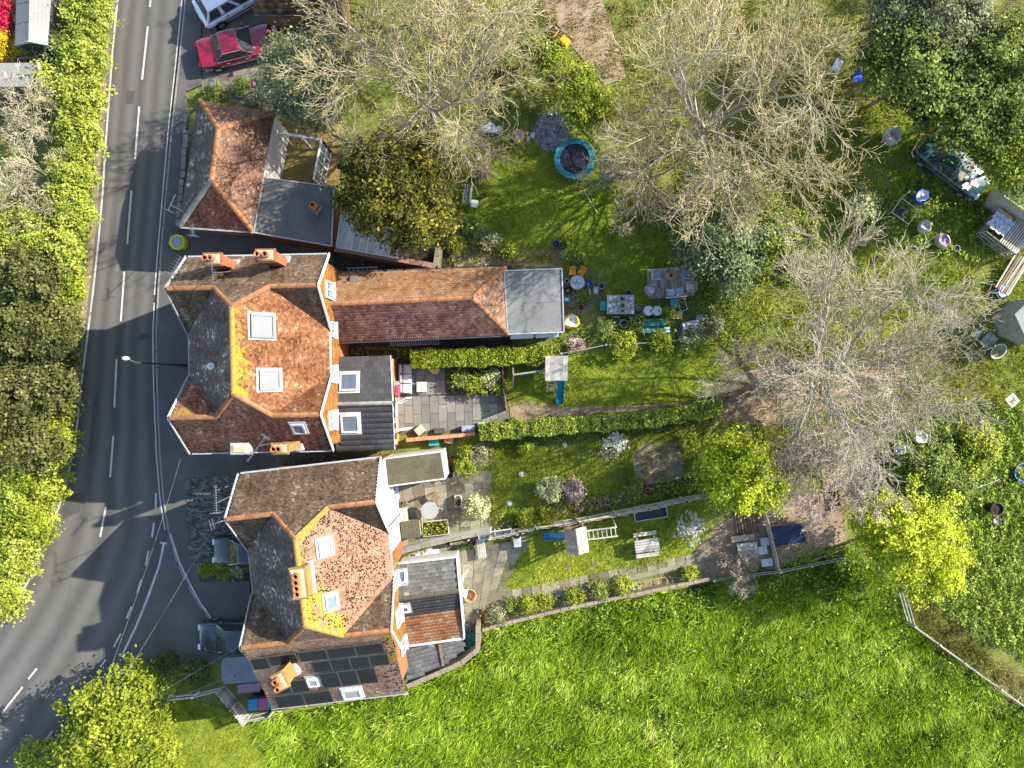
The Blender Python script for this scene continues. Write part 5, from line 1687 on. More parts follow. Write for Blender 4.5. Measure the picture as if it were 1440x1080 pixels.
# roadside garden wall with its railing
wl0 = thing('garden_wall', 'low mossy stone wall between the road and the outbuilding', 'wall', (P(262, 230).x, P(262, 230).y, 0))
mb = MB()
pts_ = [P(262, 178, 0.6), P(258, 240, 0.6), P(250, 318, 0.6)]
for p, q in zip(pts_[:-1], pts_[1:]):
    n_ = max(1, int((q - p).length / 0.42))
    for i in range(n_):
        a_ = p + (q - p) * ((i + 0.5) / n_)
        for r_ in range(3):
            mb.box(a_.x + rng.normal() * 0.015 - wl0.location.x, a_.y + rng.normal() * 0.02 - wl0.location.y, 0.1 + r_ * 0.2, 0.26, 0.40, 0.19, rz=math.degrees(math.atan2((q - p).y, (q - p).x)) - 90 + rng.normal() * 3)
mb.build('stonework', STONE, wl0)
mb = MB()
mb.tube([l2(wl0, P(280, 150, 1.0)), l2(wl0, P(268, 158, 1.0)), l2(wl0, P(264, 168, 1.0)), l2(wl0, P(263, 182, 0.7))], 0.07, 8)
mb.build('handrail', DARKP, wl0)

# ---- glass lean-to and brick boundary wall
gl = thing('glass_lean_to', 'glass roofed lean-to with white glazing bars, under the olive evergreen', 'lean-to', (P(515, 330).x, P(515, 330).y, 0))
GL = lambda px, py, h: l2(gl, P(px, py, h))
a0, a1, b0, b1 = GL(480, 298, 2.8), GL(568, 318, 2.8), GL(473, 347, 2.3), GL(557, 362, 2.3)
GP = mat('dirty_roof_glass', (0.34, 0.37, 0.34), 0.25, 0.25, 3, spec=0.6)
for i in range(8):
    t0, t1 = i / 8 + 0.006, (i + 1) / 8 - 0.006
    if i == 7:
        continue
    mb = MB()
    mb.slab([a0 + (a1 - a0) * t0, b0 + (b1 - b0) * t0, b0 + (b1 - b0) * t1, a0 + (a1 - a0) * t1], 0.015)
    mb.build('glass_panel', GP, gl)
for i in range(9):
    t = i / 8
    mb = MB()
    mb.bar(a0 + (a1 - a0) * t + Vector((0, 0, 0.02)), b0 + (b1 - b0) * t + Vector((0, 0, 0.02)), 0.06, 0.06)
    mb.build('glazing_bar', WHITE, gl)
mb = MB()
mb.bar(b0 - Vector((0, 0, 0.08)), b1 - Vector((0, 0, 0.08)), 0.1, 0.12)
mb.bar(a0 - Vector((0, 0, 0.08)), a1 - Vector((0, 0, 0.08)), 0.1, 0.12)
for t in (0, 0.5, 1):
    p = b0 + (b1 - b0) * t
    mb.bar((p.x, p.y, 0), (p.x, p.y, 2.25), 0.09)
    p = a0 + (a1 - a0) * t
    mb.bar((p.x, p.y, 0), (p.x, p.y, 2.75), 0.09)
mb.build('posts', WHITE, gl)


def brick_wall(name, label, path, th, h, m, cap=None, cat='wall'):
    pts = [P(*p) for p in path]
    pts = [Vector((p.x, p.y, 0)) for p in pts]
    root = thing(name, label, cat, tuple(pts[0]))
    for a, b in zip(pts[:-1], pts[1:]):
        d = b - a
        mb = MB()
        c = (a + b) / 2 - pts[0]
        mb.box(c.x, c.y, -0.1, d.length, th, h + 0.1, rz=math.degrees(math.atan2(d.y, d.x)))
        mb.build('brickwork', m, root)
        n = max(1, round(d.length / 0.46))
        for i in range(n):
            q = a + d * ((i + 0.5) / n) - pts[0]
            mb = MB()
            mb.box(q.x + rng.normal() * 0.006, q.y + rng.normal() * 0.006, h, d.length / n - 0.02, th + 0.04, 0.06 + 0.012 * rng.random(), rz=math.degrees(math.atan2(d.y, d.x)) + rng.normal() * 0.6)
            mb.build('coping_stone', cap or m, root)
    return root


BRK2 = patchy('old_purple_brick', [(0.3, (0.13, 0.075, 0.06)), (0.55, (0.23, 0.14, 0.11)), (0.75, (0.33, 0.24, 0.19))], 1.2, 14, 0.6)
brick_wall('brick_wall', 'old dark brick wall along the foot of the glass lean-to', [(470, 349, 2.0), (540, 361, 2.0), (612, 374, 2.0)], 0.25, 1.95, BRK2)
brick_wall('brick_wall', 'short pale ended brick wall below the olive evergreen', [(612, 374, 2.0), (616, 346, 2.0)], 0.25, 1.9, STONE)
brick_wall('brick_wall', 'low red brick wall along the lower edge of the grey patio', [(571, 619, 0.9), (618, 615, 0.9), (668, 610, 0.9)], 0.16, 0.85, patchy('wall_orange_brick', [(0.3, (0.35, 0.13, 0.07)), (0.7, (0.5, 0.24, 0.14))], 1.2, 14, 0.6))
FW = patchy('field_wall_stone', [(0.3, (0.140, 0.105, 0.077)), (0.55, (0.231, 0.182, 0.140)), (0.75, (0.315, 0.266, 0.210))], 1.2, 14, 0.6)
brick_wall('field_wall', 'low brick wall between the stone path border and the field', [(678, 886, 0.6), (720, 874, 0.6), (800, 855, 0.6), (870, 840, 0.6), (940, 826, 0.6), (998, 814, 0.6)], 0.15, 0.6, FW)
brick_wall('field_wall', 'taller wall round the back of the solar panelled cottages, beside the field', [(572, 966, 1.6), (610, 950, 1.6), (648, 933, 1.6), (672, 914, 1.6), (672, 880, 1.6)], 0.22, 1.5, FW)
brick_wall('garden_wall', 'pale rendered wall dividing the two yards behind the lower cottages', [(560, 778, 1.3), (604, 766, 1.3), (648, 756, 1.3), (690, 748, 1.3)], 0.16, 1.25, RENDER, STONE)

# ---- long orange roofed building and the flat studio at its end
lb = thing('long_outbuilding', 'long single storey building with an orange tiled hipped roof', 'outbuilding', (P(600, 430).x, P(600, 430).y, 0))
LB = lambda px, py, h: l2(lb, P(px, py, h))
n0, n1, s0, s1 = LB(464, 384, 2.5), LB(711, 376, 2.5), LB(475, 481, 2.5), LB(716, 471, 2.5)
r0, r1 = LB(456, 428.5, 4.3), LB(664, 419, 4.3)
mb = MB()
cc = (n0 + n1 + s0 + s1) / 4
mb.prism([tuple(cc + Vector(((p - cc).x * 0.98, (p - cc).y * 0.9, 0)))[:2] for p in (n0, s0, s1, n1)], -0.1, 2.5)
mb.build('wall', BRICK, lb)
roof_plane(lb, [n0, n1, r1, r0], T_LONG, drop=0.05, gauge=0.18, tw=0.2, patch=0.25)
roof_plane(lb, [s0, s1, r1, r0], T_LONGR, drop=0.05, gauge=0.18, tw=0.2, patch=0.5)
roof_plane(lb, [n1, s1, r1], T_PINK, drop=0.04, gauge=0.18, tw=0.2)
ridge(lb, r0, r1, RIDGE)
ridge(lb, r1, n1, RIDGE)
ridge(lb, r1, s1, RIDGE)
mb = MB()
mb.bar(s0 - Vector((0, 0.04, 0.06)), s1 - Vector((0, 0.04, 0.06)), 0.11, 0.09)
mb.bar(n0 + Vector((0, 0.04, -0.06)), n1 + Vector((0, 0.04, -0.06)), 0.11, 0.09)
mb.build('gutter', DARKP, lb)
for i in range(5):
    q = s0 + (s1 - s0) * (0.12 + 0.19 * i)
    window(lb, (q.x, q.y + 0.36, 1.4), 1.0, 1.1, -90)
mb = MB()
mb.box(LB(499, 393, 2.9).x, LB(499, 393, 2.9).y, 2.75, 0.45, 0.3, 0.35, rz=-5)
mb.build('roof_box', METALW, lb)
st = thing('garden_studio', 'square flat roofed garden studio in grey felt at the end of the orange roof', 'garden room', (P(750, 425).x, P(750, 425).y, 0))
ST = lambda px, py, h: l2(st, P(px, py, h))
fl = [ST(709, 381, 2.6), ST(790, 378, 2.6), ST(793, 467, 2.6), ST(714, 470, 2.6)]
cf = sum(fl, Vector()) / 4
mb = MB()
mb.prism([tuple(cf + (p - cf) * 0.96)[:2] for p in fl[::-1]], -0.1, 2.5)
mb.build('wall', mat('studio_boards', (0.30, 0.28, 0.25), 0.8, 0.2, 4), st)
mb = MB()
mb.prism([tuple(p)[:2] for p in fl[::-1]], 2.5, 2.62)
mb.build('flat_roof', FELT, st)
for i in range(1, 4):
    mb = MB()
    a_, b_ = fl[0].lerp(fl[3], i / 4), fl[1].lerp(fl[2], i / 4)
    mb.bar(a_ + Vector((0, 0, 0.022)), b_ + Vector((0, 0, 0.022)), 0.12, 0.012)
    mb.build('felt_lap', FELT, st)
mb = MB()
for p, q in zip(fl, fl[1:] + fl[:1]):
    mb.bar(p + Vector((0, 0, 0.0)), q + Vector((0, 0, 0.0)), 0.07, 0.16)
mb.build('roof_trim', LEAD, st)
mb = MB()
q0, q1 = ST(716, 477, 2.2), ST(788, 474, 2.2)
for i in range(2):
    p, q = q0 + (q1 - q0) * (i * 0.5 + 0.02), q0 + (q1 - q0) * (i * 0.5 + 0.47)
    mb.slab([p, q, q + Vector((0, 0.22, 0.1)), p + Vector((0, 0.22, 0.1))], 0.04)
mb.build('glass_canopy', GP, st)
window(st, tuple((fl[2] + fl[3]) / 2 + Vector((0, 0.12, -1.3))), 2.2, 1.9, -90)

# ---- garage at the top edge, sheds beyond the road
gt = thing('garage', 'brown tiled garage roof at the top edge above the crimson saloon', 'garage', (P(420, -20).x, P(420, -20).y, 0))
GT = lambda px, py, h: l2(gt, P(px, py, h))
e0, e1, rr0, rr1, ff0, ff1 = GT(357, 19, 2.5), GT(480, 19, 2.5), GT(365, -70, 4.4), GT(490, -70, 4.4), GT(357, -170, 2.5), GT(482, -170, 2.5)
mb = MB()
cc = (e0 + e1 + ff0 + ff1) / 4
mb.prism([tuple(cc + (p - cc) * 0.94)[:2] for p in (e0, e1, ff1, ff0)], -0.1, 2.5)
mb.build('wall', WOODB, gt)
roof_plane(gt, [e0, e1, rr1, rr0], T_PAN, gauge=0.28, tw=0.26, lift=0.05, drop=0.05)
roof_plane(gt, [ff0, ff1, rr1, rr0], T_PAN, gauge=0.28, tw=0.26, lift=0.05, drop=0.05)
ridge(gt, rr0, rr1)
mb = MB()
mb.bar(e0 - Vector((0, 0.05, 0.06)), e1 - Vector((0, 0.05, 0.06)), 0.1, 0.09)
mb.build('gutter', DARKP, gt)

sh = thing('shed', 'grey pitched shed roof at the top left corner', 'shed', (P(48, 10).x, P(48, 10).y, 0))
SH = lambda px, py, h: l2(sh, P(px, py, h))
SHR = patchy('grey_sheet_roof', [(0.3, (0.149, 0.149, 0.143)), (0.55, (0.209, 0.209, 0.201)), (0.8, (0.264, 0.261, 0.253))], 0.5, 8, 0.35, 0.7, 0.15, 0.01)
ra, rb_ = SH(40, 58, 2.9), SH(43, -80, 2.9)
wa, wb = SH(21, 63, 2.3), SH(25, -80, 2.3)
ea, eb = SH(67, 63, 2.3), SH(77, -80, 2.3)
for nm, q in (('roof_slope', [ra, wa, wb, rb_]), ('roof_slope', [ra, rb_, eb, ea])):
    for i in range(5):
        mb = MB()
        t0, t1 = i / 5 + 0.003, (i + 1) / 5 - 0.003
        lo_, hi_ = (q[0], q[1]), (q[3], q[2])
        mb.slab([lo_[0] + (hi_[0] - lo_[0]) * t0, lo_[1] + (hi_[1] - lo_[1]) * t0, lo_[1] + (hi_[1] - lo_[1]) * t1, lo_[0] + (hi_[0] - lo_[0]) * t1], 0.03)
        mb.build('roof_sheet', SHR, sh)
mb = MB()
mb.prism([tuple(p)[:2] for p in (wa * 0.95, ea * 0.95, eb * 0.95, wb * 0.95)], -0.1, 2.15)
mb.build('wall', DARKP, sh)
mb = MB()
mb.bar(wa - Vector((0, .02, 0.02)), ra - Vector((0, .02, 0.02)), 0.04, 0.15)
mb.bar(ra - Vector((0, .02, 0.02)), ea - Vector((0, .02, 0.02)), 0.04, 0.15)
mb.build('bargeboard', LEAD, sh)
sh2 = thing('shed', 'flat pale grey shed roof at the left edge, below the pitched one', 'shed', (P(15, 105).x, P(15, 105).y, 0))
SH2 = lambda px, py, h: l2(sh2, P(px, py, h))
fl = [SH2(-60, 89, 2.2), SH2(54, 88, 2.2), SH2(55, 121, 2.2), SH2(-60, 124, 2.2)]
mb = MB()
mb.prism([tuple(p)[:2] for p in fl[::-1]], 2.12, 2.2)
mb.build('flat_roof', SHR, sh2)
mb = MB()
cf = sum(fl, Vector()) / 4
mb.prism([tuple(cf + (p - cf) * 0.95)[:2] for p in fl[::-1]], -0.1, 2.12)
mb.build('wall', WOODB, sh2)
mb = MB()
mb.bar(fl[1] + Vector((0.03, 0, 0)), fl[2] + Vector((0.03, 0, 0)), 0.08, 0.14)
mb.build('roof_trim', WHITE, sh2)
fn = thing('board_fence', 'brown board fence between the two grey shed roofs', 'fence', (P(20, 76).x, P(20, 76).y, 0))
for i in range(14):
    p = l2(fn, P(-12 + i * 4.6, 84 - i * 0.15, 1.5))
    mb = MB()
    mb.box(p.x, p.y, 0, 0.17, 0.03, 1.5 + 0.03 * rng.random())
    mb.build('board', WOODB if i % 3 else WOODW, fn)
mb = MB()
mb.bar(l2(fn, P(-12, 83, 1.3)), l2(fn, P(52, 81, 1.3)), 0.05, 0.08)
mb.build('rail', WOODW, fn)

# ---- sheds and cages at the right edge
sg = thing('shed', 'dark green shed roof at the right edge, below the leafy trees', 'shed', (P(1430, 280).x, P(1430, 280).y, 0))
SG = lambda px, py, h: l2(sg, P(px, py, h))
GREENP = mat('dark_green_boards', (0.035, 0.06, 0.055), 0.6, 0.25, 4)
fl = [SG(1428, 250, 2.3), SG(1520, 296, 2.3), SG(1495, 330, 2.1), SG(1412, 276, 2.1)]
mb = MB()
mb.slab(fl, 0.06)
mb.build('roof', GREENP, sg)
mb = MB()
cf = sum(fl, Vector()) / 4
mb.prism([tuple(cf + (p - cf) * 0.93)[:2] for p in fl[::-1]], 0, 2.05)
mb.build('wall', WOODG, sg)
mb = MB()
mb.bar(fl[3] + Vector((0, 0, -0.03)), fl[2] + Vector((0, 0, -0.03)), 0.05, 0.14)
mb.bar(fl[3] + Vector((0, 0, -0.03)), fl[0] + Vector((0, 0, -0.03)), 0.05, 0.14)
mb.build('bargeboard', WOODG, sg)
for i in range(5):
    mb = MB()
    p = SG(1437, 268 , 2.32) + Vector((i * 0.16, -i * 0.10, 0))
    mb.bar(p, p + Vector((0.35, 0.45, -0.02)), 0.05)
    mb.build('batten', WHITE, sg)
# ------------------------------------------------------------------ vehicles
RUBBER = mat('tyre_rubber', (0.02, 0.02, 0.021), 0.9, 0.2, 8)
ALLOY = mat('alloy', (0.45, 0.46, 0.47), 0.35, 0.1, 6, 0, 0.7)
CHROME = mat('chrome', (0.6, 0.6, 0.62), 0.2, 0.05, 4, 0, 0.9)
CARGLASS = glass('car_glass', (0.03, 0.042, 0.045), 0.04)
LAMPR = mat('tail_lamp', (0.35, 0.01, 0.015), 0.2, 0.1, 8)
LAMPW = mat('head_lamp', (0.6, 0.62, 0.65), 0.12, 0.1, 8)
PLASTIC = mat('black_plastic', (0.022, 0.022, 0.024), 0.55, 0.2, 6)
MATTE_BLUE = mat('blue_plastic', (0.012, 0.05, 0.30), 0.5, 0.2, 5)


def inset(q, f=0.9, off=0.008, g=None):
    """face q shrunk towards its centre and lifted off along its normal, as a thin plate"""
    q = [Vector(p) for p in q]
    c = sum(q, Vector()) / len(q)
    n = (q[1] - q[0]).cross(q[2] - q[0]).normalized()
    if n.dot(c - Vector((0, 0, 0.4))) < 0:
        n = -n
    a = [c + (p - c) * f + n * off for p in q]
    b = [p - n * (off + 0.01) for p in a]
    k = len(a)
    return a + b, [tuple(range(k)), tuple(range(2 * k - 1, k - 1, -1))] + [(i, (i + 1) % k, k + (i + 1) % k, k + i) for i in range(k)]


def car(name, label, px, py, rz, L, W, paint, bonnet=1.25, boot=1.0, zb=0.92, zr=1.40, hood_z=0.86, boot_z=0.92, rake=(0.65, 0.55), estate=False, trim=None, group=None):
    g = P(px, py)
    root = thing(name, label, 'car', (g.x, g.y, 0.0), rz, group)
    hw = W / 2
    xf, xr = L / 2, -L / 2
    cf = xf - bonnet             # foot of the windscreen
    cr = xr + boot               # foot of the rear window
    st = [(xr, 0.80, 0.42, boot_z - 0.22), (xr + 0.12, 0.93, 0.30, boot_z - 0.03), (xr + 0.5, 0.99, 0.24, boot_z), (cr, 1.0, 0.22, zb), (0, 1.0, 0.22, zb), (cf, 1.0, 0.22, zb),
          (xf - 0.7, 0.98, 0.24, hood_z), (xf - 0.22, 0.92, 0.28, hood_z - 0.08), (xf - 0.06, 0.80, 0.34, hood_z - 0.20), (xf, 0.66, 0.42, hood_z - 0.30)]
    rings = []
    for x, k, zl, zt in st:
        h = hw * k
        zm = zl + (zt - zl) * 0.55
        rings.append([(x, -h * 0.93, zl), (x, -h, zm), (x, -h * 0.965, zt - 0.10), (x, -h * 0.86, zt - 0.015), (x, -h * 0.45, zt + 0.015), (x, 0, zt + 0.025), (x, h * 0.45, zt + 0.015), (x, h * 0.86, zt - 0.015), (x, h * 0.965, zt - 0.10), (x, h, zm), (x, h * 0.93, zl)])
    mb = MB()
    n = 11
    v = [p for r in rings for p in r]
    f = []
    for i in range(len(rings) - 1):
        for j in range(n):
            f.append((i * n + j, i * n + (j + 1) % n, (i + 1) * n + (j + 1) % n, (i + 1) * n + j))
    f.append(tuple(range(n - 1, -1, -1)))
    f.append(tuple((len(rings) - 1) * n + j for j in range(n)))
    mb.faces(v, f)
    body = mb.build('body', paint, root, smooth=50)
    # cabin
    wb, wr = hw * 0.90, hw * 0.70
    rf, rr = cf - rake[0], cr + rake[1]
    z0 = zb - 0.03
    B = [(cr, -wb, z0), (cf, -wb, z0), (cf, wb, z0), (cr, wb, z0)]
    Rf = [(rr, -wr, zr - 0.02), (rf, -wr, zr - 0.02), (rf, wr, zr - 0.02), (rr, wr, zr - 0.02)]
    Rc = [(rr + 0.15, -wr * 0.6, zr + 0.02), (rf - 0.15, -wr * 0.6, zr + 0.02), (rf - 0.15, wr * 0.6, zr + 0.02), (rr + 0.15, wr * 0.6, zr + 0.02)]
    mb = MB()
    mb.faces(B + Rf + Rc, [(0, 1, 5, 4), (1, 2, 6, 5), (2, 3, 7, 6), (3, 0, 4, 7), (4, 5, 9, 8), (5, 6, 10, 9), (6, 7, 11, 10), (7, 4, 8, 11), (8, 9, 10, 11)])
    cab = mb.build('cabin', paint, root, smooth=30)
    for nm, q, fr in (('windscreen', (B[1], B[2], Rf[2], Rf[1]), 0.90), ('rear_window', (B[3], B[0], Rf[0], Rf[3]), 0.86)):
        mb = MB()
        mb.faces(*inset(q, fr))
        mb.build(nm, CARGLASS, root)
    for sd_ in (0, 1):
        b0, b1 = (B[0], B[1]) if sd_ == 0 else (B[3], B[2])
        t0, t1 = (Rf[0], Rf[1]) if sd_ == 0 else (Rf[3], Rf[2])
        b0, b1, t0, t1 = map(Vector, (b0, b1, t0, t1))
        k = 3 if estate else 2
        for i in range(k):
            u0, u1 = i / k + 0.02, (i + 1) / k - 0.02
            q = (b0.lerp(b1, u0), b0.lerp(b1, u1), t0.lerp(t1, u1), t0.lerp(t1, u0))
            mb = MB()
            mb.faces(*inset(q, 0.86))
            mb.build('side_window', CARGLASS, root)
        mb = MB()
        y = -hw - 0.004 if sd_ == 0 else hw + 0.004
        mb.bar((xr + 0.35, y, 0.52), (xf - 0.5, y, 0.52), 0.03, 0.05)
        mb.bar(b0 + Vector((0, 0.012 * (1 if sd_ else -1), 0.01)), b1 + Vector((0, 0.012 * (1 if sd_ else -1), 0.01)), 0.02, 0.03)
        mb.bar(t0 + Vector((0, 0.006 * (1 if sd_ else -1), 0.01)), t1 + Vector((0, 0.006 * (1 if sd_ else -1), 0.01)), 0.025, 0.025)
        mb.build('side_trim', trim or PLASTIC, root)
        mb = MB()
        mb.box(cf - 0.35, (hw + 0.09) * (1 if sd_ else -1), zb - 0.02, 0.12, 0.20, 0.13, top=0.85)
        mb.build('mirror', paint, root, bevel=0.02)
        for x in (xr + 0.85, xf - 0.85):
            yy = (hw - 0.07) * (1 if sd_ else -1)
            mtx = Matrix.Translation((x, yy, 0.31)) @ Matrix.Rotation(R(90), 4, 'X')
            mb = MB()
            mb.lathe([(0.19, -0.10), (0.30, -0.10), (0.315, -0.07), (0.315, 0.07), (0.30, 0.10), (0.19, 0.10)], n=18, capb=False)
            mb.v = [tuple(mtx @ Vector(p)) for p in mb.v]
            w = mb.build('wheel', RUBBER, root, smooth=40)
            mb = MB()
            mb.lathe([(0.03, -0.085), (0.20, -0.085), (0.20, 0.085), (0.03, 0.085)], n=14, capb=True, capt=True)
            mb.v = [tuple(mtx @ Vector(p)) for p in mb.v]
            mb.build('rim', ALLOY, w)
            mb = MB()
            mtx2 = Matrix.Translation((x, (hw - 0.006) * (1 if sd_ else -1), 0.36)) @ Matrix.Rotation(R(90), 4, 'X')
            mb.lathe([(0.37, -0.012), (0.37, 0.012), (0.315, 0.012), (0.315, -0.012)], n=18, capb=False)
            mb.v = [tuple(mtx2 @ Vector(p)) for p in mb.v if True]
            mb.build('wheel_arch', PLASTIC, w)
        for nm, x, z, m in (('headlight', xf - 0.10, hood_z - 0.24, LAMPW), ('tail_light', xr + 0.05, boot_z - 0.22, LAMPR)):
            mb = MB()
            mb.box(x, hw * 0.62 * (1 if sd_ else -1), z, 0.16, 0.34, 0.13, top=0.9)
            mb.build(nm, m, root, bevel=0.02)
        mb = MB()
        for xx in (0.35, -0.75):
            mb.box(xx, (hw + 0.01) * (1 if sd_ else -1), zb - 0.16, 0.16, 0.035, 0.03)
        mb.build('door_handle', trim or PLASTIC, root)
    for nm, x in (('front_bumper', xf - 0.05), ('rear_bumper', xr + 0.02)):
        mb = MB()
        sg = 1 if x > 0 else -1
        mb.tube([(x - 0.30 * sg, -hw * 0.97, 0.42), (x - 0.04 * sg, -hw * 0.78, 0.42), (x + 0.04 * sg, 0, 0.42), (x - 0.04 * sg, hw * 0.78, 0.42), (x - 0.30 * sg, hw * 0.97, 0.42)], 0.085, 6)
        mb.build(nm, trim or PLASTIC, root, smooth=50)
    mb = MB()
    mb.bar((cf + 0.02, -0.45, zb + 0.03), (cf - 0.18, 0.1, zb + 0.14), 0.02)
    mb.bar((cf + 0.02, 0.1, zb + 0.03), (cf - 0.18, 0.6, zb + 0.14), 0.02)
    mb.build('wiper', PLASTIC, root)
    # shut lines of bonnet and boot
    mb = MB()
    for a_, b_ in (((cf + 0.05, -hw * 0.84), (xf - 0.3, -hw * 0.78)), ((cf + 0.05, hw * 0.84), (xf - 0.3, hw * 0.78))):
        mb.bar((a_[0], a_[1], zb - 0.008), (b_[0], b_[1], hood_z - 0.075), 0.016, 0.012)
    mb.build('shut_line', PLASTIC, root)
    return root


def paint(name, c):
    return mat(name, c, 0.25, 0.06, 2, spec=0.5, coat=0.8)


car('parked_car', 'crimson saloon parked on the gravel with chrome rear bumper', 341, 72, 14, 4.75, 1.80, paint('crimson_paint', (0.22, 0.004, 0.022)), bonnet=1.45, boot=1.05, zr=1.36, rake=(0.75, 0.5), trim=CHROME)
car('parked_car', 'white estate car cut off by the top edge of the picture', 333, 4, 30, 4.5, 1.84, paint('white_paint_car', (0.72, 0.73, 0.74)), bonnet=1.05, boot=0.28, zr=1.52, boot_z=1.0, zb=0.98, rake=(0.8, 0.4), estate=True)
car('parked_car', 'dark green saloon on the grass with litter on its bonnet', 1330, 238, -38, 4.6, 1.75, paint('green_car_paint', (0.012, 0.055, 0.06)), bonnet=1.35, boot=1.0, zr=1.36, trim=CHROME)
car('parked_car', 'dark estate car nosing out from under the eave by the give way line', 338, 890, 180, 4.4, 1.8, paint('dark_grey_paint', (0.035, 0.04, 0.045)), bonnet=1.15, boot=0.3, zr=1.5, boot_z=1.0, zb=0.98, rake=(0.75, 0.35), estate=True)
car('parked_car', 'small black car half hidden by the eave on the block paving', 352, 771, 180, 3.9, 1.7, paint('black_paint', (0.025, 0.028, 0.032)), bonnet=1.0, boot=0.3, zr=1.46, boot_z=0.98, zb=0.95, rake=(0.75, 0.35))
# papers on the bonnet of the green saloon
lt = T('litter', 'scattered papers lying on the bonnet of the dark green saloon', 'papers', 1365, 258, 0.95, -38, z=0.86)
mb = MB()
for i in range(7):
    mb.box(rng.uniform(-0.45, 0.35), rng.uniform(-0.35, 0.35), 0.02 + i * 0.012, rng.uniform(0.2, 0.4), rng.uniform(0.15, 0.32), 0.008, rz=rng.uniform(0, 90))
mb.build('sheet', mat('paper_white', (0.7, 0.68, 0.66), 0.9, 0.15, 6), lt)['kind'] = 'stuff'

# ------------------------------------------------------------------ street furniture
sl = thing('street_lamp', 'slim dark street lamp post with a white head over the road', 'street lamp', (P(263, 514).x, P(263, 514).y, 0.11))
mb = MB()
mb.lathe([(0.10, 0), (0.10, 0.9), (0.065, 1.0), (0.045, 5.6)], n=10)
arm0 = Vector((0, 0, 5.55))
tip = l2(sl, P(180, 504, 6.0))
mb.tube([arm0, (arm0 + tip) / 2 + Vector((0, 0, 0.12)), tip], 0.035, 8)
mb.build('post', DARKP, sl, smooth=40)
mb = MB()
mb.lathe([(0.03, 0.09), (0.09, 0.06), (0.11, 0.0), (0.08, -0.05)], tuple(tip + Vector((-0.12, 0.0, 0))), 12, sx=1.9, sy=1.0, capt=True)
mb.build('lamp_head', WHITE, sl, smooth=50)

RUST2 = mat('rusty_iron', (0.09, 0.07, 0.06), 0.8, 0.3, 9)
gb = T('grit_bin', 'lime yellow roadside bin with a dished grey lid, below the hipped outbuilding', 'bin', 253, 342, 0.4, 8, z=0.11)
LIMEP = mat('lime_plastic', (0.42, 0.45, 0.02), 0.5, 0.15, 5)
mb = MB()
mb.lathe([(0.38, 0), (0.48, 0.15), (0.52, 0.55), (0.50, 0.66), (0.40, 0.72), (0.32, 0.66)], n=8, sx=0.98, sy=0.92)
mb.build('tub', LIMEP, gb, bevel=0.03)
mb = MB()
mb.lathe([(0.34, 0.68), (0.30, 0.74), (0.05, 0.70)], n=8, capb=False, capt=True)
mb.build('lid', GREYP, gb)
mb = MB()
mb.bar((-0.2, -0.48, 0.45), (0.25, -0.48, 0.45), 0.05)
mb.build('handle', PLASTIC, gb)

for i, (x, y) in enumerate(((240, 180), (230, 420), (232, 735))):
    t = thing('drain_cover', ('iron drain cover by the kerb, beside the hipped outbuilding', 'iron drain cover by the kerb, level with the lit wedge of road', 'iron drain cover at the kerb where the road splits')[i], 'drain cover', (P(x - 9, y).x, P(x - 9, y).y, 0.0), 4)
    mb = MB()
    mb.box(0, 0, -0.02, 0.46, 0.46, 0.032)
    mb.build('frame', DARKP, t)
    for k in range(5):
        mb = MB()
        mb.box(-0.16 + 0.08 * k, 0, 0.0, 0.045, 0.38, 0.02)
        mb.build('bar', RUST2, t)

# overhead cables strung to a pole beyond the junction
pole = thing('telegraph_pole', 'wooden telegraph pole rising through the yellow green evergreen', 'pole', (P(183, 981).x, P(183, 981).y, 0))
top = P(120, 1035, 4.6)
mb = MB()
mb.tube([(0, 0, 0), (top.x - pole.location.x, top.y - pole.location.y, 4.6)], [0.12, 0.08], 8)
mb.build('shaft', WOODB, pole)
mb = MB()
c_ = l2(pole, P(120, 1035, 4.4))
mb.bar(c_ + Vector((-0.25, 0.1, 0)), c_ + Vector((0.25, -0.1, 0)), 0.05)
mb.build('cross_arm', WOODB, pole)
CABLE = mat('cable_sheath', (0.32, 0.32, 0.31), 0.6, 0.1, 3)
for i, (a, lb_) in enumerate((((255, 641, 5.2), 'thin overhead cable from the pole to the upper cottages, crossing the road first'), ((330, 690, 5.6), 'thin overhead cable from the pole to the top gable of the lower cottages'),
                             ((345, 905, 5.6), 'thin overhead cable from the pole to the lowest gable'), ((330, 950, 3.0), 'thin overhead cable from the pole to the grey awning'))):
    A = P(*a)
    B = P(118 + i * 3, 1036, 4.4)
    t = thing('overhead_cable', lb_, 'cable', tuple(A), 0, 'overhead cables')
    mb = MB()
    pts = []
    for k in range(13):
        u_ = k / 12
        q = A.lerp(B, u_) - A
        q.z -= 0.5 * 4 * u_ * (1 - u_)
        pts.append(q)
    mb.tube(pts, 0.0045, 5)
    mb.build('wire', CABLE, t)
    mb = MB()
    mb.lathe([(0.03, -0.05), (0.04, 0), (0.03, 0.05)], (0, 0, 0), 6)
    mb.build('anchor', PLASTIC, t)

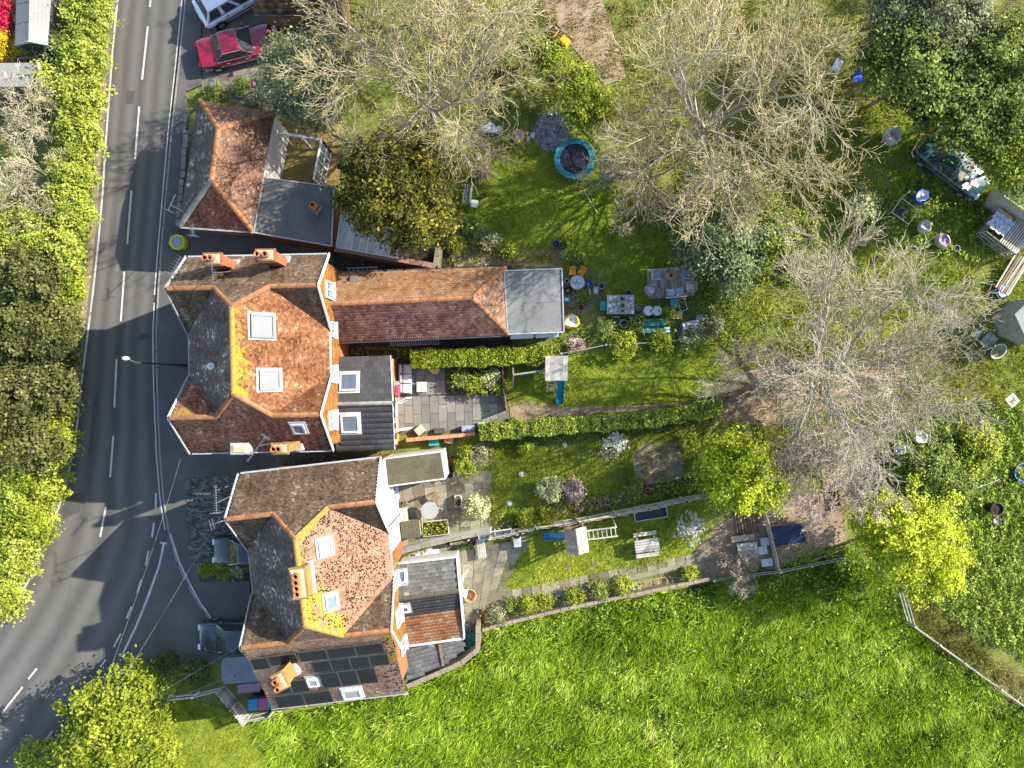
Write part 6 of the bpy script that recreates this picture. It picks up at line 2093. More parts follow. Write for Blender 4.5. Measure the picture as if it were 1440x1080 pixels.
# block paving of the drive: small blocks, one joined mesh with real joints
blk = [(262, 672), (330, 668), (352, 700), (352, 800), (282, 812), (268, 780)]
bp_ = [(p.x, p.y) for p in px_poly(blk)]
xs = np.arange(-20, -14, 0.21)
ys = np.arange(-12.5, -4.5, 0.11)
I, J = np.meshgrid(xs, ys)
J = J.ravel()
I = I.ravel() + np.where((np.round((J + 20) / 0.11).astype(int) % 2) == 0, 0, 0.105)
ok = inside(bp_, I, J)
I, J = I[ok], J[ok]
m_ = len(I)
zz = 0.125 + 0.008 * rng.random(m_)
V = np.zeros((m_, 8, 3))
for k, (ax, ay) in enumerate(((-1, -1), (1, -1), (1, 1), (-1, 1))):
    V[:, k, 0] = I + ax * 0.099
    V[:, k, 1] = J + ay * 0.049
    V[:, k, 2] = zz
    V[:, 4 + k] = V[:, k]
    V[:, 4 + k, 2] = 0.10
F = np.array([[0, 1, 2, 3], [4, 5, 1, 0], [5, 6, 2, 1], [6, 7, 3, 2], [7, 4, 0, 3]])
F = (np.arange(m_)[:, None, None] * 8 + F[None]).reshape(-1, 4)
sheet('drive_base', blk, DARKSOIL, 0.114)
o = raw('block_paving', V.reshape(-1, 3), F, tone_mat('paving_blocks', [(0, (0.06, 0.058, 0.055)), (0.5, (0.105, 0.10, 0.095)), (1, (0.19, 0.18, 0.165))], 0.9, namt=0.2), attrs={'tone': np.repeat(rng.random(m_), 5)})
o['kind'] = 'stuff'
sheet('front_bed', [(278, 790), (350, 786), (352, 816), (282, 818)], DARKSOIL, 0.118)


# ------------------------------------------------------------------ paving, slab by slab
SLABM = [patchy('slab_grey_%d' % i, [(0.3, (c * 0.7, c * 0.68, c * 0.60)), (0.55, (c, c * 0.97, c * 0.88)), (0.75, (c * 1.25, c * 1.2, c * 1.08))], 1.0, 12, 0.5, 0.95, 0.3, 0.01) for i, c in enumerate((0.135, 0.158, 0.18))]
SLABT = [patchy('slab_tan_%d' % i, [(0.3, (c * 0.65, c * 0.57, c * 0.38)), (0.55, (c, c * 0.89, c * 0.64)), (0.75, (c * 1.3, c * 1.17, c * 0.88))], 1.3, 12, 0.55, 0.95, 0.5, 0.02) for i, c in enumerate((0.13, 0.18, 0.24))]


def paving(name, label, quad, nu, nv, mats, z=0.02, jitter=0.0, stagger=True, skip=0.0, thick=0.05, cat='paving', mask=None):
    """slabs laid in rows over a four-cornered patch of the photo; each slab is its own object"""
    q = [P(*p) for p in quad]
    root = thing(name, label, cat, (q[0].x, q[0].y, 0))
    for i in range(nu):
        k = nv
        for j in range(k):
            if rng.random() < skip:
                continue
            sh_ = (0.5 if stagger and i % 2 else 0.0)
            u0, u1 = i / nu, (i + 1) / nu
            v0, v1 = (j + sh_) / k, (j + 1 + sh_) / k
            if v0 >= 0.999:
                continue
            v1 = min(v1, 1)

            def at(u_, v_):
                return q[0].lerp(q[1], u_).lerp(q[3].lerp(q[2], u_), v_) - q[0]
            c = at((u0 + u1) / 2, (v0 + v1) / 2)
            if mask is not None and not inside([(p.x, p.y) for p in px_poly(mask)], np.array([c.x + q[0].x]), np.array([c.y + q[0].y]))[0]:
                continue
            pts = [at(u0, v0), at(u1, v0), at(u1, v1), at(u0, v1)]
            pts = [c + (p - c) * (1 - 0.022 / max((p - c).length, 0.1)) + Vector((rng.normal(), rng.normal(), 0)) * jitter for p in pts]
            mb = MB()
            mb.prism([(p.x, p.y) for p in pts[::-1]], z - thick, z + 0.006 * rng.random() + 0.006)
            mb.build('paving_slab', mats[rng.integers(0, len(mats))], root)
            if stagger and i % 2 and j == 0:
                pts = [at(u0, 0), at(u1, 0), at(u1, v0), at(u0, v0)]
                c = sum(pts, Vector()) / 4
                pts = [c + (p - c) * (1 - 0.022 / max((p - c).length, 0.1)) for p in pts]
                mb = MB()
                mb.prism([(p.x, p.y) for p in pts[::-1]], z - thick, z + 0.006 * rng.random() + 0.006)
                mb.build('paving_slab', mats[rng.integers(0, len(mats))], root)
    return root


sheet('patio_bed', [(552, 514), (627, 510), (627, 556), (712, 552), (714, 602), (556, 612)], YARD, 0.004)
paving('patio', 'light grey slab patio behind the charcoal roofed extension', [(556, 558), (712, 554), (713, 601), (558, 609)], 13, 2, SLABM)
paving('patio', 'slab corner under the grey sofa, beside the bright hedge', [(556, 518), (626, 514), (627, 554), (556, 557)], 5, 2, SLABM)
paving('stone_yard', 'uneven stone paving round the pale round table', [(548, 684), (690, 664), (690, 752), (562, 775)], 9, 5, SLABT, 0.02, 0.012)
paving('stone_patio', 'worn stone patio outside the slate roofed extension', [(648, 775), (742, 757), (700, 850), (654, 872)], 5, 5, SLABT, 0.022, 0.014)
paving('stone_path', 'narrow stone path beside the flower border', [(692, 834), (990, 776), (992, 786), (694, 848)], 22, 1, SLABT, 0.022, 0.012, stagger=False)
paving('stone_path', 'short stone path between the stone yard and its lawn', [(640, 683), (690, 674), (692, 688), (642, 697)], 4, 1, SLABT, 0.03, 0.012, stagger=False)
paving('stepping_stones', 'slabs let into the earth beyond the lattice gate', [(1070, 708), (1112, 700), (1118, 740), (1074, 745)], 3, 3, SLABT, 0.02, 0.02, skip=0.3)
for i, (x, y) in enumerate(((835, 792), (799, 797), (826, 662 + 70))):
    q = T('stepping_stone', ('single round stepping stone in the lower lawn, nearest the slatted table', 'single stepping stone in the lower lawn, below the play tower', 'single stepping stone beside the wooden fence')[i], 'paving', x, y, group='lone stepping stones')
    mb = MB()
    mb.lathe([(0.20, -0.02), (0.20, 0.035), (0.17, 0.05)], n=9, capt=True)
    mb.build('stone', SLABT[0], q)

# ------------------------------------------------------------------ fences
def slat_fence(name, label, path, h, m, board=0.16, gap=0.012, rails=2, cat='fence', th=0.022, post=1.8, cap=None):
    pts = [P(*p) for p in path]
    pts = [Vector((p.x, p.y, 0)) for p in pts]
    root = thing(name, label, cat, tuple(pts[0]))
    me = None
    for a, b in zip(pts[:-1], pts[1:]):
        d = b - a
        ang = math.atan2(d.y, d.x)
        n = max(1, int(d.length / (board + gap)))
        for i in range(n):
            q = a + d * ((i + 0.5) / n) - pts[0]
            if me is None:
                mb = MB()
                mb.box(0, 0, 0.03, board, th, h)
                o = mb.build('board', m, root)
                me = o.data
            else:
                o = link('board', me, None, root)
            o.location = (q.x, q.y, 0.02 * rng.random())
            o.rotation_euler = (R(rng.normal() * 1.0), 0, ang)
        nrm = Vector((-d.y, d.x, 0)).normalized()
        for r_ in range(rails):
            mb = MB()
            z = h * (0.2 + 0.65 * r_ / max(1, rails - 1))
            mb.bar(a - pts[0] + nrm * 0.04 + Vector((0, 0, z)), b - pts[0] + nrm * 0.04 + Vector((0, 0, z)), 0.05, 0.08)
            mb.build('rail', m, root)
        k = max(1, round(d.length / post))
        for i in range(k + 1):
            q = a + d * (i / k) - pts[0] + nrm * 0.06
            mb = MB()
            mb.box(q.x, q.y, -0.1, 0.1, 0.1, h + 0.18, rz=math.degrees(ang))
            mb.build('post', cap or m, root)
    return root


WOODP = mat('pale_fence_wood', (0.42, 0.38, 0.30), 0.9, 0.25, 3, 0.3)
slat_fence('board_fence', 'weathered board fence between the stone yard lawn and the play tower lawn', [(690, 752), (752, 737), (810, 729), (862, 719), (905, 711), (956, 700), (988, 694)], 1.5, WOODP, board=0.15)
slat_fence('board_fence', 'grey slatted fence slanting down from the awning to the field corner', [(317, 962), (336, 983), (352, 1006)], 1.3, WOODG, board=0.14)
slat_fence('board_fence', 'short grey fence behind the three wheeled bins', [(352, 1006), (386, 999)], 0.9, WOODG, board=0.14)
slat_fence('board_fence', 'thin wooden fence between the earth and the pond at the end of the gardens', [(1070, 716), (1080, 755), (1090, 800)], 0.8, WOODP, board=0.11, gap=0.04)
slat_fence('board_fence', 'low fence at the lawn end of the grey patio', [(706, 518), (708, 545), (712, 575)], 0.9, WOODB, board=0.12)
wf = slat_fence('board_fence', 'wooden fence panel beside the pale ball shrub', [(636, 762), (660, 757)], 0.8, WOODW)


def rail_fence(name, label, path, h, rails, m, post=2.2, w=0.07, cat='fence'):
    pts = [P(*p) for p in path]
    pts = [Vector((p.x, p.y, 0)) for p in pts]
    root = thing(name, label, cat, tuple(pts[0]))
    for a, b in zip(pts[:-1], pts[1:]):
        d = b - a
        k = max(1, round(d.length / post))
        for i in range(k):
            p, q = a + d * (i / k) - pts[0], a + d * ((i + 1) / k) - pts[0]
            mb = MB()
            mb.box(p.x, p.y, -0.1, 0.11, 0.11, h + 0.15, rz=math.degrees(math.atan2(d.y, d.x)))
            mb.build('post', m, root)
            for r_ in range(rails):
                z = h * (r_ + 1) / rails - 0.05
                mb = MB()
                mb.bar(p + Vector((0, 0, z + rng.normal() * 0.01)), q + Vector((0, 0, z + rng.normal() * 0.01)), w * 0.6, w * 1.3)
                mb.build('rail', m, root)
    return root


rail_fence('post_and_rail_fence', 'grey post and rail fence along the field corner by the large lime tree', [(1258, 824), (1272, 872), (1340, 922), (1440, 994), (1500, 1038)], 1.15, 3, WOODG)
rail_fence('post_and_rail_fence', 'white rail fence between the shady shrub and the grey awning', [(242, 976), (280, 972), (316, 963)], 0.9, 2, WHITE, w=0.08)
rail_fence('post_and_rail_fence', 'low wire and post edge between the upper lawn and its neighbour', [(788, 498), (850, 486), (930, 482), (1000, 472)], 0.8, 2, WOODG, w=0.05)
rail_fence('post_and_rail_fence', 'low grey rail fence from the field wall towards the large lime tree', [(1000, 813), (1090, 801), (1180, 783), (1240, 800)], 0.7, 2, WOODG, w=0.05)
fb = T('fallen_branch', 'pale fallen branch lying on the field edge left of the large lime tree', 'branch', 1168, 783)
mb = MB()
mb.tube([(-1.25, -0.25, 0.06), (-0.5, 0.02, 0.1), (0.3, 0.1, 0.12), (1.2, 0.25, 0.1)], [0.05, 0.045, 0.035, 0.02], 6)
mb.tube([(-0.4, 0.03, 0.1), (0.3, 0.35, 0.2), (0.8, 0.55, 0.2)], [0.03, 0.02, 0.012], 5)
mb.build('limb', TWIGG, fb)

# ------------------------------------------------------------------ play things
def tower_roof(root, w, d, z0, z1, m, n, along='y'):
    for sg in (-1, 1):
        for i in range(n):
            mb = MB()
            y = -d / 2 + d * (i + 0.5) / n
            mb.bar((0.01 * sg, y, z1), (sg * w / 2, y, z0 + 0.012 * rng.random()), d / n - 0.012, 0.022)
            mb.build('roof_board', m, root)


GREENSL = mat('teal_slide_plastic', (0.01, 0.16, 0.22), 0.35, 0.12, 4)
BLUESL = mat('blue_slide_plastic', (0.02, 0.16, 0.34), 0.35, 0.12, 4)
pt_ = thing('climbing_frame', 'wooden swing frame with a boarded roof, ladder and teal slide on the swing lawn', 'climbing frame', (P(779, 519).x, P(779, 519).y, 0), 0)
for x in (-0.55, 0.55):
    for y in (-0.55, 0.55):
        mb = MB()
        mb.box(x, y, 0, 0.09, 0.09, 2.35)
        mb.build('post', WOODW, pt_)
for i in range(9):
    mb = MB()
    x = -0.62 + 1.24 * (i + 0.5) / 9
    mb.bar((x, -0.68, 2.32), (x, 0.68, 2.62), 0.13, 0.025)
    mb.build('roof_board', WOODG, pt_)
mb = MB()
mb.box(0, 0, 1.15, 1.2, 1.2, 0.05)
mb.build('platform', WOODW, pt_)
mb = MB()
beam = l2(pt_, P(722, 527, 2.1))
mb.bar((-0.55, -0.1, 2.1), tuple(beam), 0.09)
mb.build('beam', WOODW, pt_)
for sg in (-1, 1):
    mb = MB()
    mb.bar(beam, (beam.x - 0.05, beam.y + sg * 0.85, 0), 0.08)
    mb.build('leg', WOODW, pt_)
for t_ in (0.3, 0.65):
    c = Vector((-0.55, -0.1, 2.1)).lerp(beam, t_)
    mb = MB()
    mb.box(c.x, c.y, 0.45, 0.42, 0.18, 0.035)
    sw = mb.build('swing_seat', BLUESL, pt_)
    mb = MB()
    for sx in (-0.19, 0.19):
        mb.bar((c.x + sx, c.y, 0.48), (c.x + sx, c.y, 2.08), 0.015)
    mb.build('swing_rope', WOODP, sw)
mb = MB()
sl_ = [(0.33, -0.6, 1.18), (0.33, -1.1, 0.75), (0.33, -1.7, 0.28), (0.33, -2.05, 0.16)]
for a_, b_ in zip(sl_[:-1], sl_[1:]):
    mb.bar(a_, b_, 0.40, 0.03)
    for sg in (-1, 1):
        mb.bar(Vector(a_) + Vector((sg * 0.2, 0, 0.06)), Vector(b_) + Vector((sg * 0.2, 0, 0.06)), 0.035, 0.14)
mb.build('slide', GREENSL, pt_)
mb = MB()
for sx in (-0.42, 0.02):
    mb.bar((sx, -0.6, 1.15), (sx, -1.45, 0), 0.06)
for k in range(4):
    t_ = (k + 0.6) / 4.6
    mb.bar((-0.42, -0.6 - 0.85 * t_, 1.15 * (1 - t_)), (0.02, -0.6 - 0.85 * t_, 1.15 * (1 - t_)), 0.05)
mb.build('ladder', WOODP, pt_)

p2_ = thing('climbing_frame', 'wooden play tower with a blue slide and monkey bars on the lower lawn', 'climbing frame', (P(806, 749, 0).x, P(806, 749, 0).y, 0), 7)
for x in (-0.5, 0.5):
    for y in (-0.6, 0.6):
        mb = MB()
        mb.box(x, y, 0, 0.09, 0.09, 2.1)
        mb.build('post', WOODW, p2_)
for i in range(8):
    mb = MB()
    y = -0.72 + 1.44 * (i + 0.5) / 8
    mb.bar((0.0, y, 2.5), (-0.6, y, 2.08), 0.17, 0.022)
    mb.build('roof_board', WOODW, p2_)
    mb = MB()
    mb.bar((0.01, y, 2.5), (0.62, y, 2.08), 0.17, 0.022)
    mb.build('roof_board', WOODP, p2_)
mb = MB()
mb.box(0, 0, 1.1, 1.1, 1.3, 0.05)
mb.build('platform', WOODB, p2_)
mb = MB()
pts = [(-0.55, 0.1, 1.12), (-0.95, 0.08, 0.72), (-1.4, 0.05, 0.3), (-1.75, 0.05, 0.2)]
for a_, b_ in zip(pts[:-1], pts[1:]):
    mb.bar(a_, b_, 0.42, 0.03)
    for sg in (-1, 1):
        mb.bar(Vector(a_) + Vector((0, sg * 0.21, 0.06)), Vector(b_) + Vector((0, sg * 0.21, 0.06)), 0.04, 0.13)
mb.build('slide', BLUESL, p2_)
mb = MB()
for y in (0.32, -0.18):
    mb.bar((0.55, y + 0.1, 1.9), (2.35, y + 0.1, 1.9), 0.07)
for k in range(7):
    mb.bar((0.75 + k * 0.25, 0.42, 1.9), (0.75 + k * 0.25, -0.08, 1.9), 0.045)
mb.build('monkey_bars', WOODP, p2_)
for y in (0.75, -0.35):
    mb = MB()
    mb.bar((2.3, 0.2 + (y - 0.2) * 0.5, 1.9), (2.35, y, 0), 0.07)
    mb.build('leg', WOODP, p2_)

tr_ = T('trampoline', 'round trampoline with a blue green pad and black mat', 'trampoline', 808, 223, 0.7)
mb = MB()
mb.lathe([(0.86, 0.70), (0.87, 0.74), (1.17, 0.74), (1.20, 0.70), (1.17, 0.66), (0.87, 0.66), (0.86, 0.70)], n=40, capb=False)
mb.build('pad', mat('teal_pad', (0.014, 0.145, 0.19), 0.5, 0.25, 3, 0.2), tr_, smooth=40)
mb = MB()
mb.lathe([(0.86, 0.69), (0.01, 0.66)], n=40, capb=False)
mb.build('jumping_mat', mat('black_mat', (0.006, 0.008, 0.02), 0.6, 0.3, 9), tr_)
for k in range(6):
    a_ = k * math.pi / 3 + 0.3
    mb = MB()
    mb.tube([(1.1 * math.cos(a_), 1.1 * math.sin(a_), 0.66), (1.14 * math.cos(a_), 1.14 * math.sin(a_), 0.0)], 0.025, 6)
    mb.build('leg', ALLOY, tr_)


# ------------------------------------------------------------------ small things, one builder per kind
def col(name, c, **k):
    return mat(name, c, k.get('rough', 0.6), k.get('var', 0.22), k.get('scale', 7), k.get('bump', 0.1), k.get('metal', 0))


POTB = col('black_pot', (0.02, 0.02, 0.022))
POTG = col('grey_pot', (0.22, 0.22, 0.22))
POTBL = col('blue_glazed_pot', (0.03, 0.06, 0.22))
COMPOST = col('compost', (0.03, 0.022, 0.015), rough=1, bump=0.5)
YELP = col('yellow_plastic', (0.62, 0.45, 0.02))
TEALP = col('teal_plastic', (0.02, 0.22, 0.22))
BLUEP = col('bright_blue_plastic', (0.015, 0.06, 0.42))
SKYP = col('pale_blue_plastic', (0.22, 0.36, 0.55))
MAROON = col('maroon_plastic', (0.20, 0.03, 0.07))
STEEL = col('galvanised_steel', (0.42, 0.44, 0.47), metal=0.5, rough=0.4)
RUST = col('rust', (0.22, 0.09, 0.04), rough=0.95)
TARPW = col('clear_tarp', (0.42, 0.46, 0.54), rough=0.3)
SACK = col('grey_sack', (0.34, 0.31, 0.32), rough=0.9, bump=0.5)
GREENT = col('green_tarp', (0.02, 0.12, 0.09), rough=0.5)
ORANGEP = col('orange_paint', (0.62, 0.27, 0.02))
CUSH = col('blue_cushion', (0.22, 0.34, 0.50), rough=0.9)
RATTAN = col('grey_rattan', (0.30, 0.27, 0.25), rough=0.9, bump=0.4)
STN = col('pale_stone', (0.42, 0.42, 0.43), rough=0.95, bump=0.4)


def pot(label, px, py, r, h, m, plant=None, group='plant pots', cat='plant pot', name='plant_pot', z=0.0):
    t = T(name, label, cat, px, py, h, 0, group, z=z)
    mb = MB()
    mb.lathe([(r * 0.7, 0), (r * 0.93, h * 0.86), (r * 1.05, h * 0.87), (r * 1.05, h), (r * 0.9, h), (r * 0.85, h * 0.85)], n=14)
    mb.build('body', m, t, smooth=40)
    mb = MB()
    mb.lathe([(r * 0.86, h * 0.86), (0.01, h * 0.9)], n=14, capb=False)
    mb.build('soil', COMPOST, t)
    if plant:
        n = 90
        c = np.array(t.location)
        p = rng.normal(size=(n, 3)) * np.array([r * 0.6, r * 0.6, r * 0.4]) + c + np.array([0, 0, h + r * 0.3])
        leaf_mesh('plant', p, rng.normal(size=(n, 3)) + np.array([0, 0, 1]), 0.09, rng.random(n), plant, t)['kind'] = 'stuff'
    return t


for a in (('terracotta pot beside the mossy roof, uppermost of the cluster', 636, 643, 0.13, 0.25, TERRA, None), ('terracotta pot beside the mossy roof, tipped against the white fascia', 630, 645, 0.12, 0.22, TERRA, None),
          ('larger terracotta pot below the other two by the mossy roof', 631, 651, 0.16, 0.28, TERRA, None), ('small black pot below the terracotta cluster', 634, 657, 0.10, 0.18, POTB, None),
          ('middle black pot below the terracotta cluster', 634, 663, 0.12, 0.22, POTB, None), ('largest black pot at the corner of the mossy roof', 633, 669, 0.16, 0.28, POTB, None),
          ('dark pot on the stone yard against the white wall', 570, 708, 0.15, 0.25, POTB, L_PURPLE), ('brown pot beside the dark pot at the white wall', 562, 709, 0.13, 0.2, TERRA, L_MID),
          ('blue pot on the wall side of the yard below the canoe shaped boat', 633, 764, 0.18, 0.3, POTBL, None), ('grey pot first in the row left of the slatted bench', 648, 767, 0.17, 0.28, POTB, L_GREY),
          ('pot in the middle of the row left of the slatted bench', 656, 767, 0.14, 0.25, POTG, L_MID), ('purple pot next to the slatted bench', 666, 764, 0.12, 0.24, MAROON, None),
          ('dark round pot above the grey flat roof corner', 782, 343, 0.22, 0.4, POTBL, None), ('black tub next to the dark round pot by the lawn', 793, 345, 0.20, 0.4, POTB, L_DARK),
          ('ringed grey pot below the black tub', 792, 358, 0.18, 0.3, POTG, L_PALE), ('blue grey pot on the grass above the orange chairs', 818, 371, 0.15, 0.25, POTG, L_MID),
          ('terracotta bowl on the ground below the round garden table', 817, 432, 0.2, 0.2, TERRA, None), ('blue pot beside the terracotta bowl', 829, 424, 0.16, 0.28, POTBL, L_MID),
          ('black pot at the lawn corner beside the bench', 680, 275, 0.16, 0.3, POTB, None), ('orange pot in the soil by the brick wall stub', 764, 361, 0.15, 0.22, TERRA, L_RUST),
          ('black ring pot in the soil under the long hedge', 766, 589, 0.11, 0.2, POTB, None), ('black ring pot, second under the long hedge', 773, 586, 0.12, 0.2, POTB, None), ('green rimmed pot at the patio end of the soil strip', 721, 590, 0.14, 0.22, TEALP, L_BRIGHT),
          ('pink pot at the lower edge of the bare earth patch', 911, 689, 0.13, 0.2, col('pink_pot', (0.5, 0.2, 0.25)), None), ('orange glowing pot beside the lattice gate', 1062, 719, 0.17, 0.3, ORANGEP, None),
          ('small terracotta pot on the boundary of the two gardens', 955, 615, 0.14, 0.2, TERRA, L_MID), ('black water butt standing in the weeds', 1403, 716, 0.36, 0.8, POTB, None),
          ('dark bucket in the weeds beside the grey sacks', 1346, 349, 0.18, 0.4, POTG, None)):
    pot(*a)


def box_thing(name, label, cat, px, py, w, d, h, m, rz=0, lid=None, lidm=None, group=None, legs=0, htop=None):
    """lidded box: body, lid, handle"""
    t = T(name, label, cat, px, py, htop if htop is not None else h, rz, group)
    mb = MB()
    mb.box(0, 0, legs, w, d, h - legs - 0.04, top=1.03)
    mb.build('body', m, t, bevel=0.015)
    mb = MB()
    mb.box(0, 0, h - 0.04, w * 1.06, d * 1.06, 0.04 + (lid or 0), top=0.95)
    mb.build('lid', lidm or m, t, bevel=0.012)
    mb = MB()
    mb.bar((-w * 0.18, -d * 0.54, h * 0.7), (w * 0.18, -d * 0.54, h * 0.7), 0.03)
    mb.build('handle', PLASTIC, t)
    return t


def wheelie(label, px, py, m, rz=0):
    t = T('wheeled_bin', label, 'wheeled bin', px, py, 1.05, rz, 'wheeled bins by the field corner')
    mb = MB()
    mb.box(0, 0, 0.06, 0.44, 0.52, 0.92, top=1.2, topy=1.18)
    mb.build('body', m, t, bevel=0.02)
    mb = MB()
    mb.box(0, -0.02, 0.985, 0.57, 0.68, 0.06, top=0.92)
    mb.build('lid', m, t, bevel=0.02)
    mb = MB()
    mb.bar((-0.26, 0.36, 0.95), (0.26, 0.36, 0.95), 0.04)
    mb.build('handle', PLASTIC, t)
    for sx in (-0.22, 0.22):
        mb = MB()
        mtx = Matrix.Translation((sx, 0.28, 0.1)) @ Matrix.Rotation(R(90), 4, 'Y')
        mb.lathe([(0.1, -0.03), (0.1, 0.03)], n=10, capt=True)
        mb.v = [tuple(mtx @ Vector(p)) for p in mb.v]
        mb.build('wheel', RUBBER, t)
    return t


wheelie('blue lidded wheeled bin, leftmost of the three beside the solar roof', 355, 991, col('blue_bin', (0.02, 0.13, 0.24)), 6)
wheelie('maroon wheeled bin between the blue and the teal one', 369, 990, col('maroon_bin', (0.22, 0.05, 0.11)), 6)
wheelie('teal wheeled bin partly under the solar roof', 382, 988, col('teal_bin', (0.02, 0.16, 0.17)), 6)
# grey awning and the mauve covered thing below it
aw = thing('awning', 'dark grey flat awning tucked against the solar panelled cottages', 'awning', (P(335, 945).x, P(335, 945).y, 0))
AW = lambda px, py, h: l2(aw, P(px, py, h))
mb = MB()
mb.slab([AW(314, 926, 2.2), AW(311, 932, 2.2), AW(312, 955, 2.2), AW(316, 962, 2.2), AW(372, 958, 2.3), AW(362, 922, 2.3)], 0.06)
mb.build('roof_sheet', mat('awning_sheet', (0.13, 0.145, 0.16), 0.5, 0.15, 1.5), aw)
for q in ((315, 930), (316, 957), (352, 957)):
    p = AW(q[0], q[1], 2.1)
    mb = MB()
    mb.box(p.x, p.y, 0, 0.08, 0.08, 2.14)
    mb.build('post', GREYP, aw)
box_thing('storage_box', 'mauve covered box under the edge of the grey awning', 'box', 349, 968, 1.2, 0.5, 0.7, col('mauve_cover', (0.22, 0.15, 0.19)), 5)

# grey patio furniture
sf = T('garden_sofa', 'grey corner sofa with pale cushions on the shaded patio', 'sofa', 571, 533, 0.5)
mb = MB()
mb.box(0, 0, 0.05, 0.62, 1.75, 0.30)
mb.build('base', RATTAN, sf, bevel=0.02)
for y in (-0.55, 0.02, 0.58):
    mb = MB()
    mb.box(0.06, y, 0.35, 0.5, 0.53, 0.13, top=0.95)
    mb.build('seat_cushion', col('pale_cushion', (0.42, 0.42, 0.44), rough=0.95), sf, bevel=0.03)
    mb = MB()
    mb.box(-0.28, y, 0.35, 0.13, 0.52, 0.42, top=0.9)
    mb.build('back_cushion', col('grey_cushion', (0.28, 0.28, 0.31), rough=0.95), sf, bevel=0.03)
mb = MB()
mb.box(-0.36, 0, 0.05, 0.06, 1.75, 0.62)
mb.build('backrest', RATTAN, sf)
tb = T('coffee_table', 'square pale slab topped coffee table on the shaded patio', 'table', 593, 544, 0.4)
mb = MB()
mb.box(0, 0, 0.36, 0.58, 0.58, 0.05)
mb.build('table_top', mat('pale_top', (0.52, 0.51, 0.47), 0.6, 0.1, 4), tb, bevel=0.01)
for sx in (-0.22, 0.22):
    for sy in (-0.22, 0.22):
        mb = MB()
        mb.box(sx, sy, 0, 0.05, 0.05, 0.36)
        mb.build('leg', RATTAN, tb)
pf = T('pouffe', 'round yellow pouffe peeping out from under the bright hedge', 'pouffe', 611, 519, 0.4)
mb = MB()
mb.lathe([(0.22, 0), (0.29, 0.08), (0.30, 0.25), (0.25, 0.36), (0.02, 0.38)], n=18, capt=True)
mb.build('cushion', col('yellow_fabric', (0.55, 0.44, 0.13), rough=0.95), pf, smooth=50)
mb = MB()
mb.lathe([(0.305, 0.15), (0.31, 0.17), (0.305, 0.19)], n=18, capb=False)
mb.build('seam', WOODP, pf)
bq = T('barbecue', 'dark hooded barbecue between the extension and the grey sofa', 'barbecue', 557, 550, 0.9)
mb = MB()
mb.box(0, 0, 0.5, 0.42, 0.62, 0.25)
mb.build('firebox', PLASTIC, bq, bevel=0.02)
mb = MB()
mb.box(0, 0, 0.75, 0.42, 0.62, 0.2, top=0.55, topy=0.95)
mb.build('hood', MAROON, bq, bevel=0.03)
mb = MB()
mb.box(0, 0.45, 0.7, 0.4, 0.25, 0.03)
mb.box(0, -0.45, 0.7, 0.4, 0.25, 0.03)
mb.build('side_shelf', STEEL, bq)
for sx in (-0.17, 0.17):
    for sy in (-0.25, 0.25):
        mb = MB()
        mb.box(sx, sy, 0, 0.04, 0.04, 0.5)
        mb.build('leg', PLASTIC, bq)
sr = T('storage_roll', 'long brown rolled mat leaning along the extension wall', 'roll', 555, 522, 0.5)
mb = MB()
mb.tube([(0, -0.75, 0.35), (0, 0.75, 0.35)], 0.13, 10)
mb.build('roll', WOODB, sr, smooth=40)
mb = MB()
mb.tube([(0, -0.4, 0.35), (0, -0.36, 0.35)], 0.138, 10)
mb.tube([(0, 0.36, 0.35), (0, 0.4, 0.35)], 0.138, 10)
mb.build('strap', PLASTIC, sr)


def crate(label, px, py, w, d, h, m, rz=0, name='crate', cat='crate', group=None, fill=None, slats=4):
    """open slatted crate or raised bed: corner posts, side boards, contents"""
    t = T(name, label, cat, px, py, h, rz, group)
    nb = max(1, round(h / 0.16))
    for (x, y, L_, r_) in ((0, d / 2, w, 0), (0, -d / 2, w, 0), (-w / 2, 0, d, 90), (w / 2, 0, d, 90)):
        for k in range(nb):
            mb = MB()
            mb.box(x, y, k * h / nb, L_ + 0.04, 0.03, h / nb - 0.012, rz=r_)
            mb.build('side_board', m, t)
    for sx in (-1, 1):
        for sy in (-1, 1):
            mb = MB()
            mb.box(sx * (w / 2 - 0.04), sy * (d / 2 - 0.04), 0, 0.05, 0.05, h + 0.02)
            mb.build('corner_post', m, t)
    mb = MB()
    mb.box(0, 0, 0.01, w - 0.05, d - 0.05, h * 0.7)
    mb.build('contents', fill or COMPOST, t)
    return t


def sprout(t, w, d, h, n, m, size=0.1):
    c = np.array(t.location)
    a = t.rotation_euler.z
    x, y = (rng.random(n) - 0.5) * w, (rng.random(n) - 0.5) * d
    keep = wob(x * 3, y * 3, 1.0, n) > 0.35
    x, y = x[keep], y[keep]
    n = len(x)
    p = np.stack([c[0] + x * math.cos(a) - y * math.sin(a), c[1] + x * math.sin(a) + y * math.cos(a), c[2] + h + 0.18 * rng.random(n)], 1)
    leaf_mesh('plants', p, rng.normal(size=(n, 3)) * 0.6 + np.array([0, 0, 1]), size, rng.random(n), m, t)['kind'] = 'stuff'


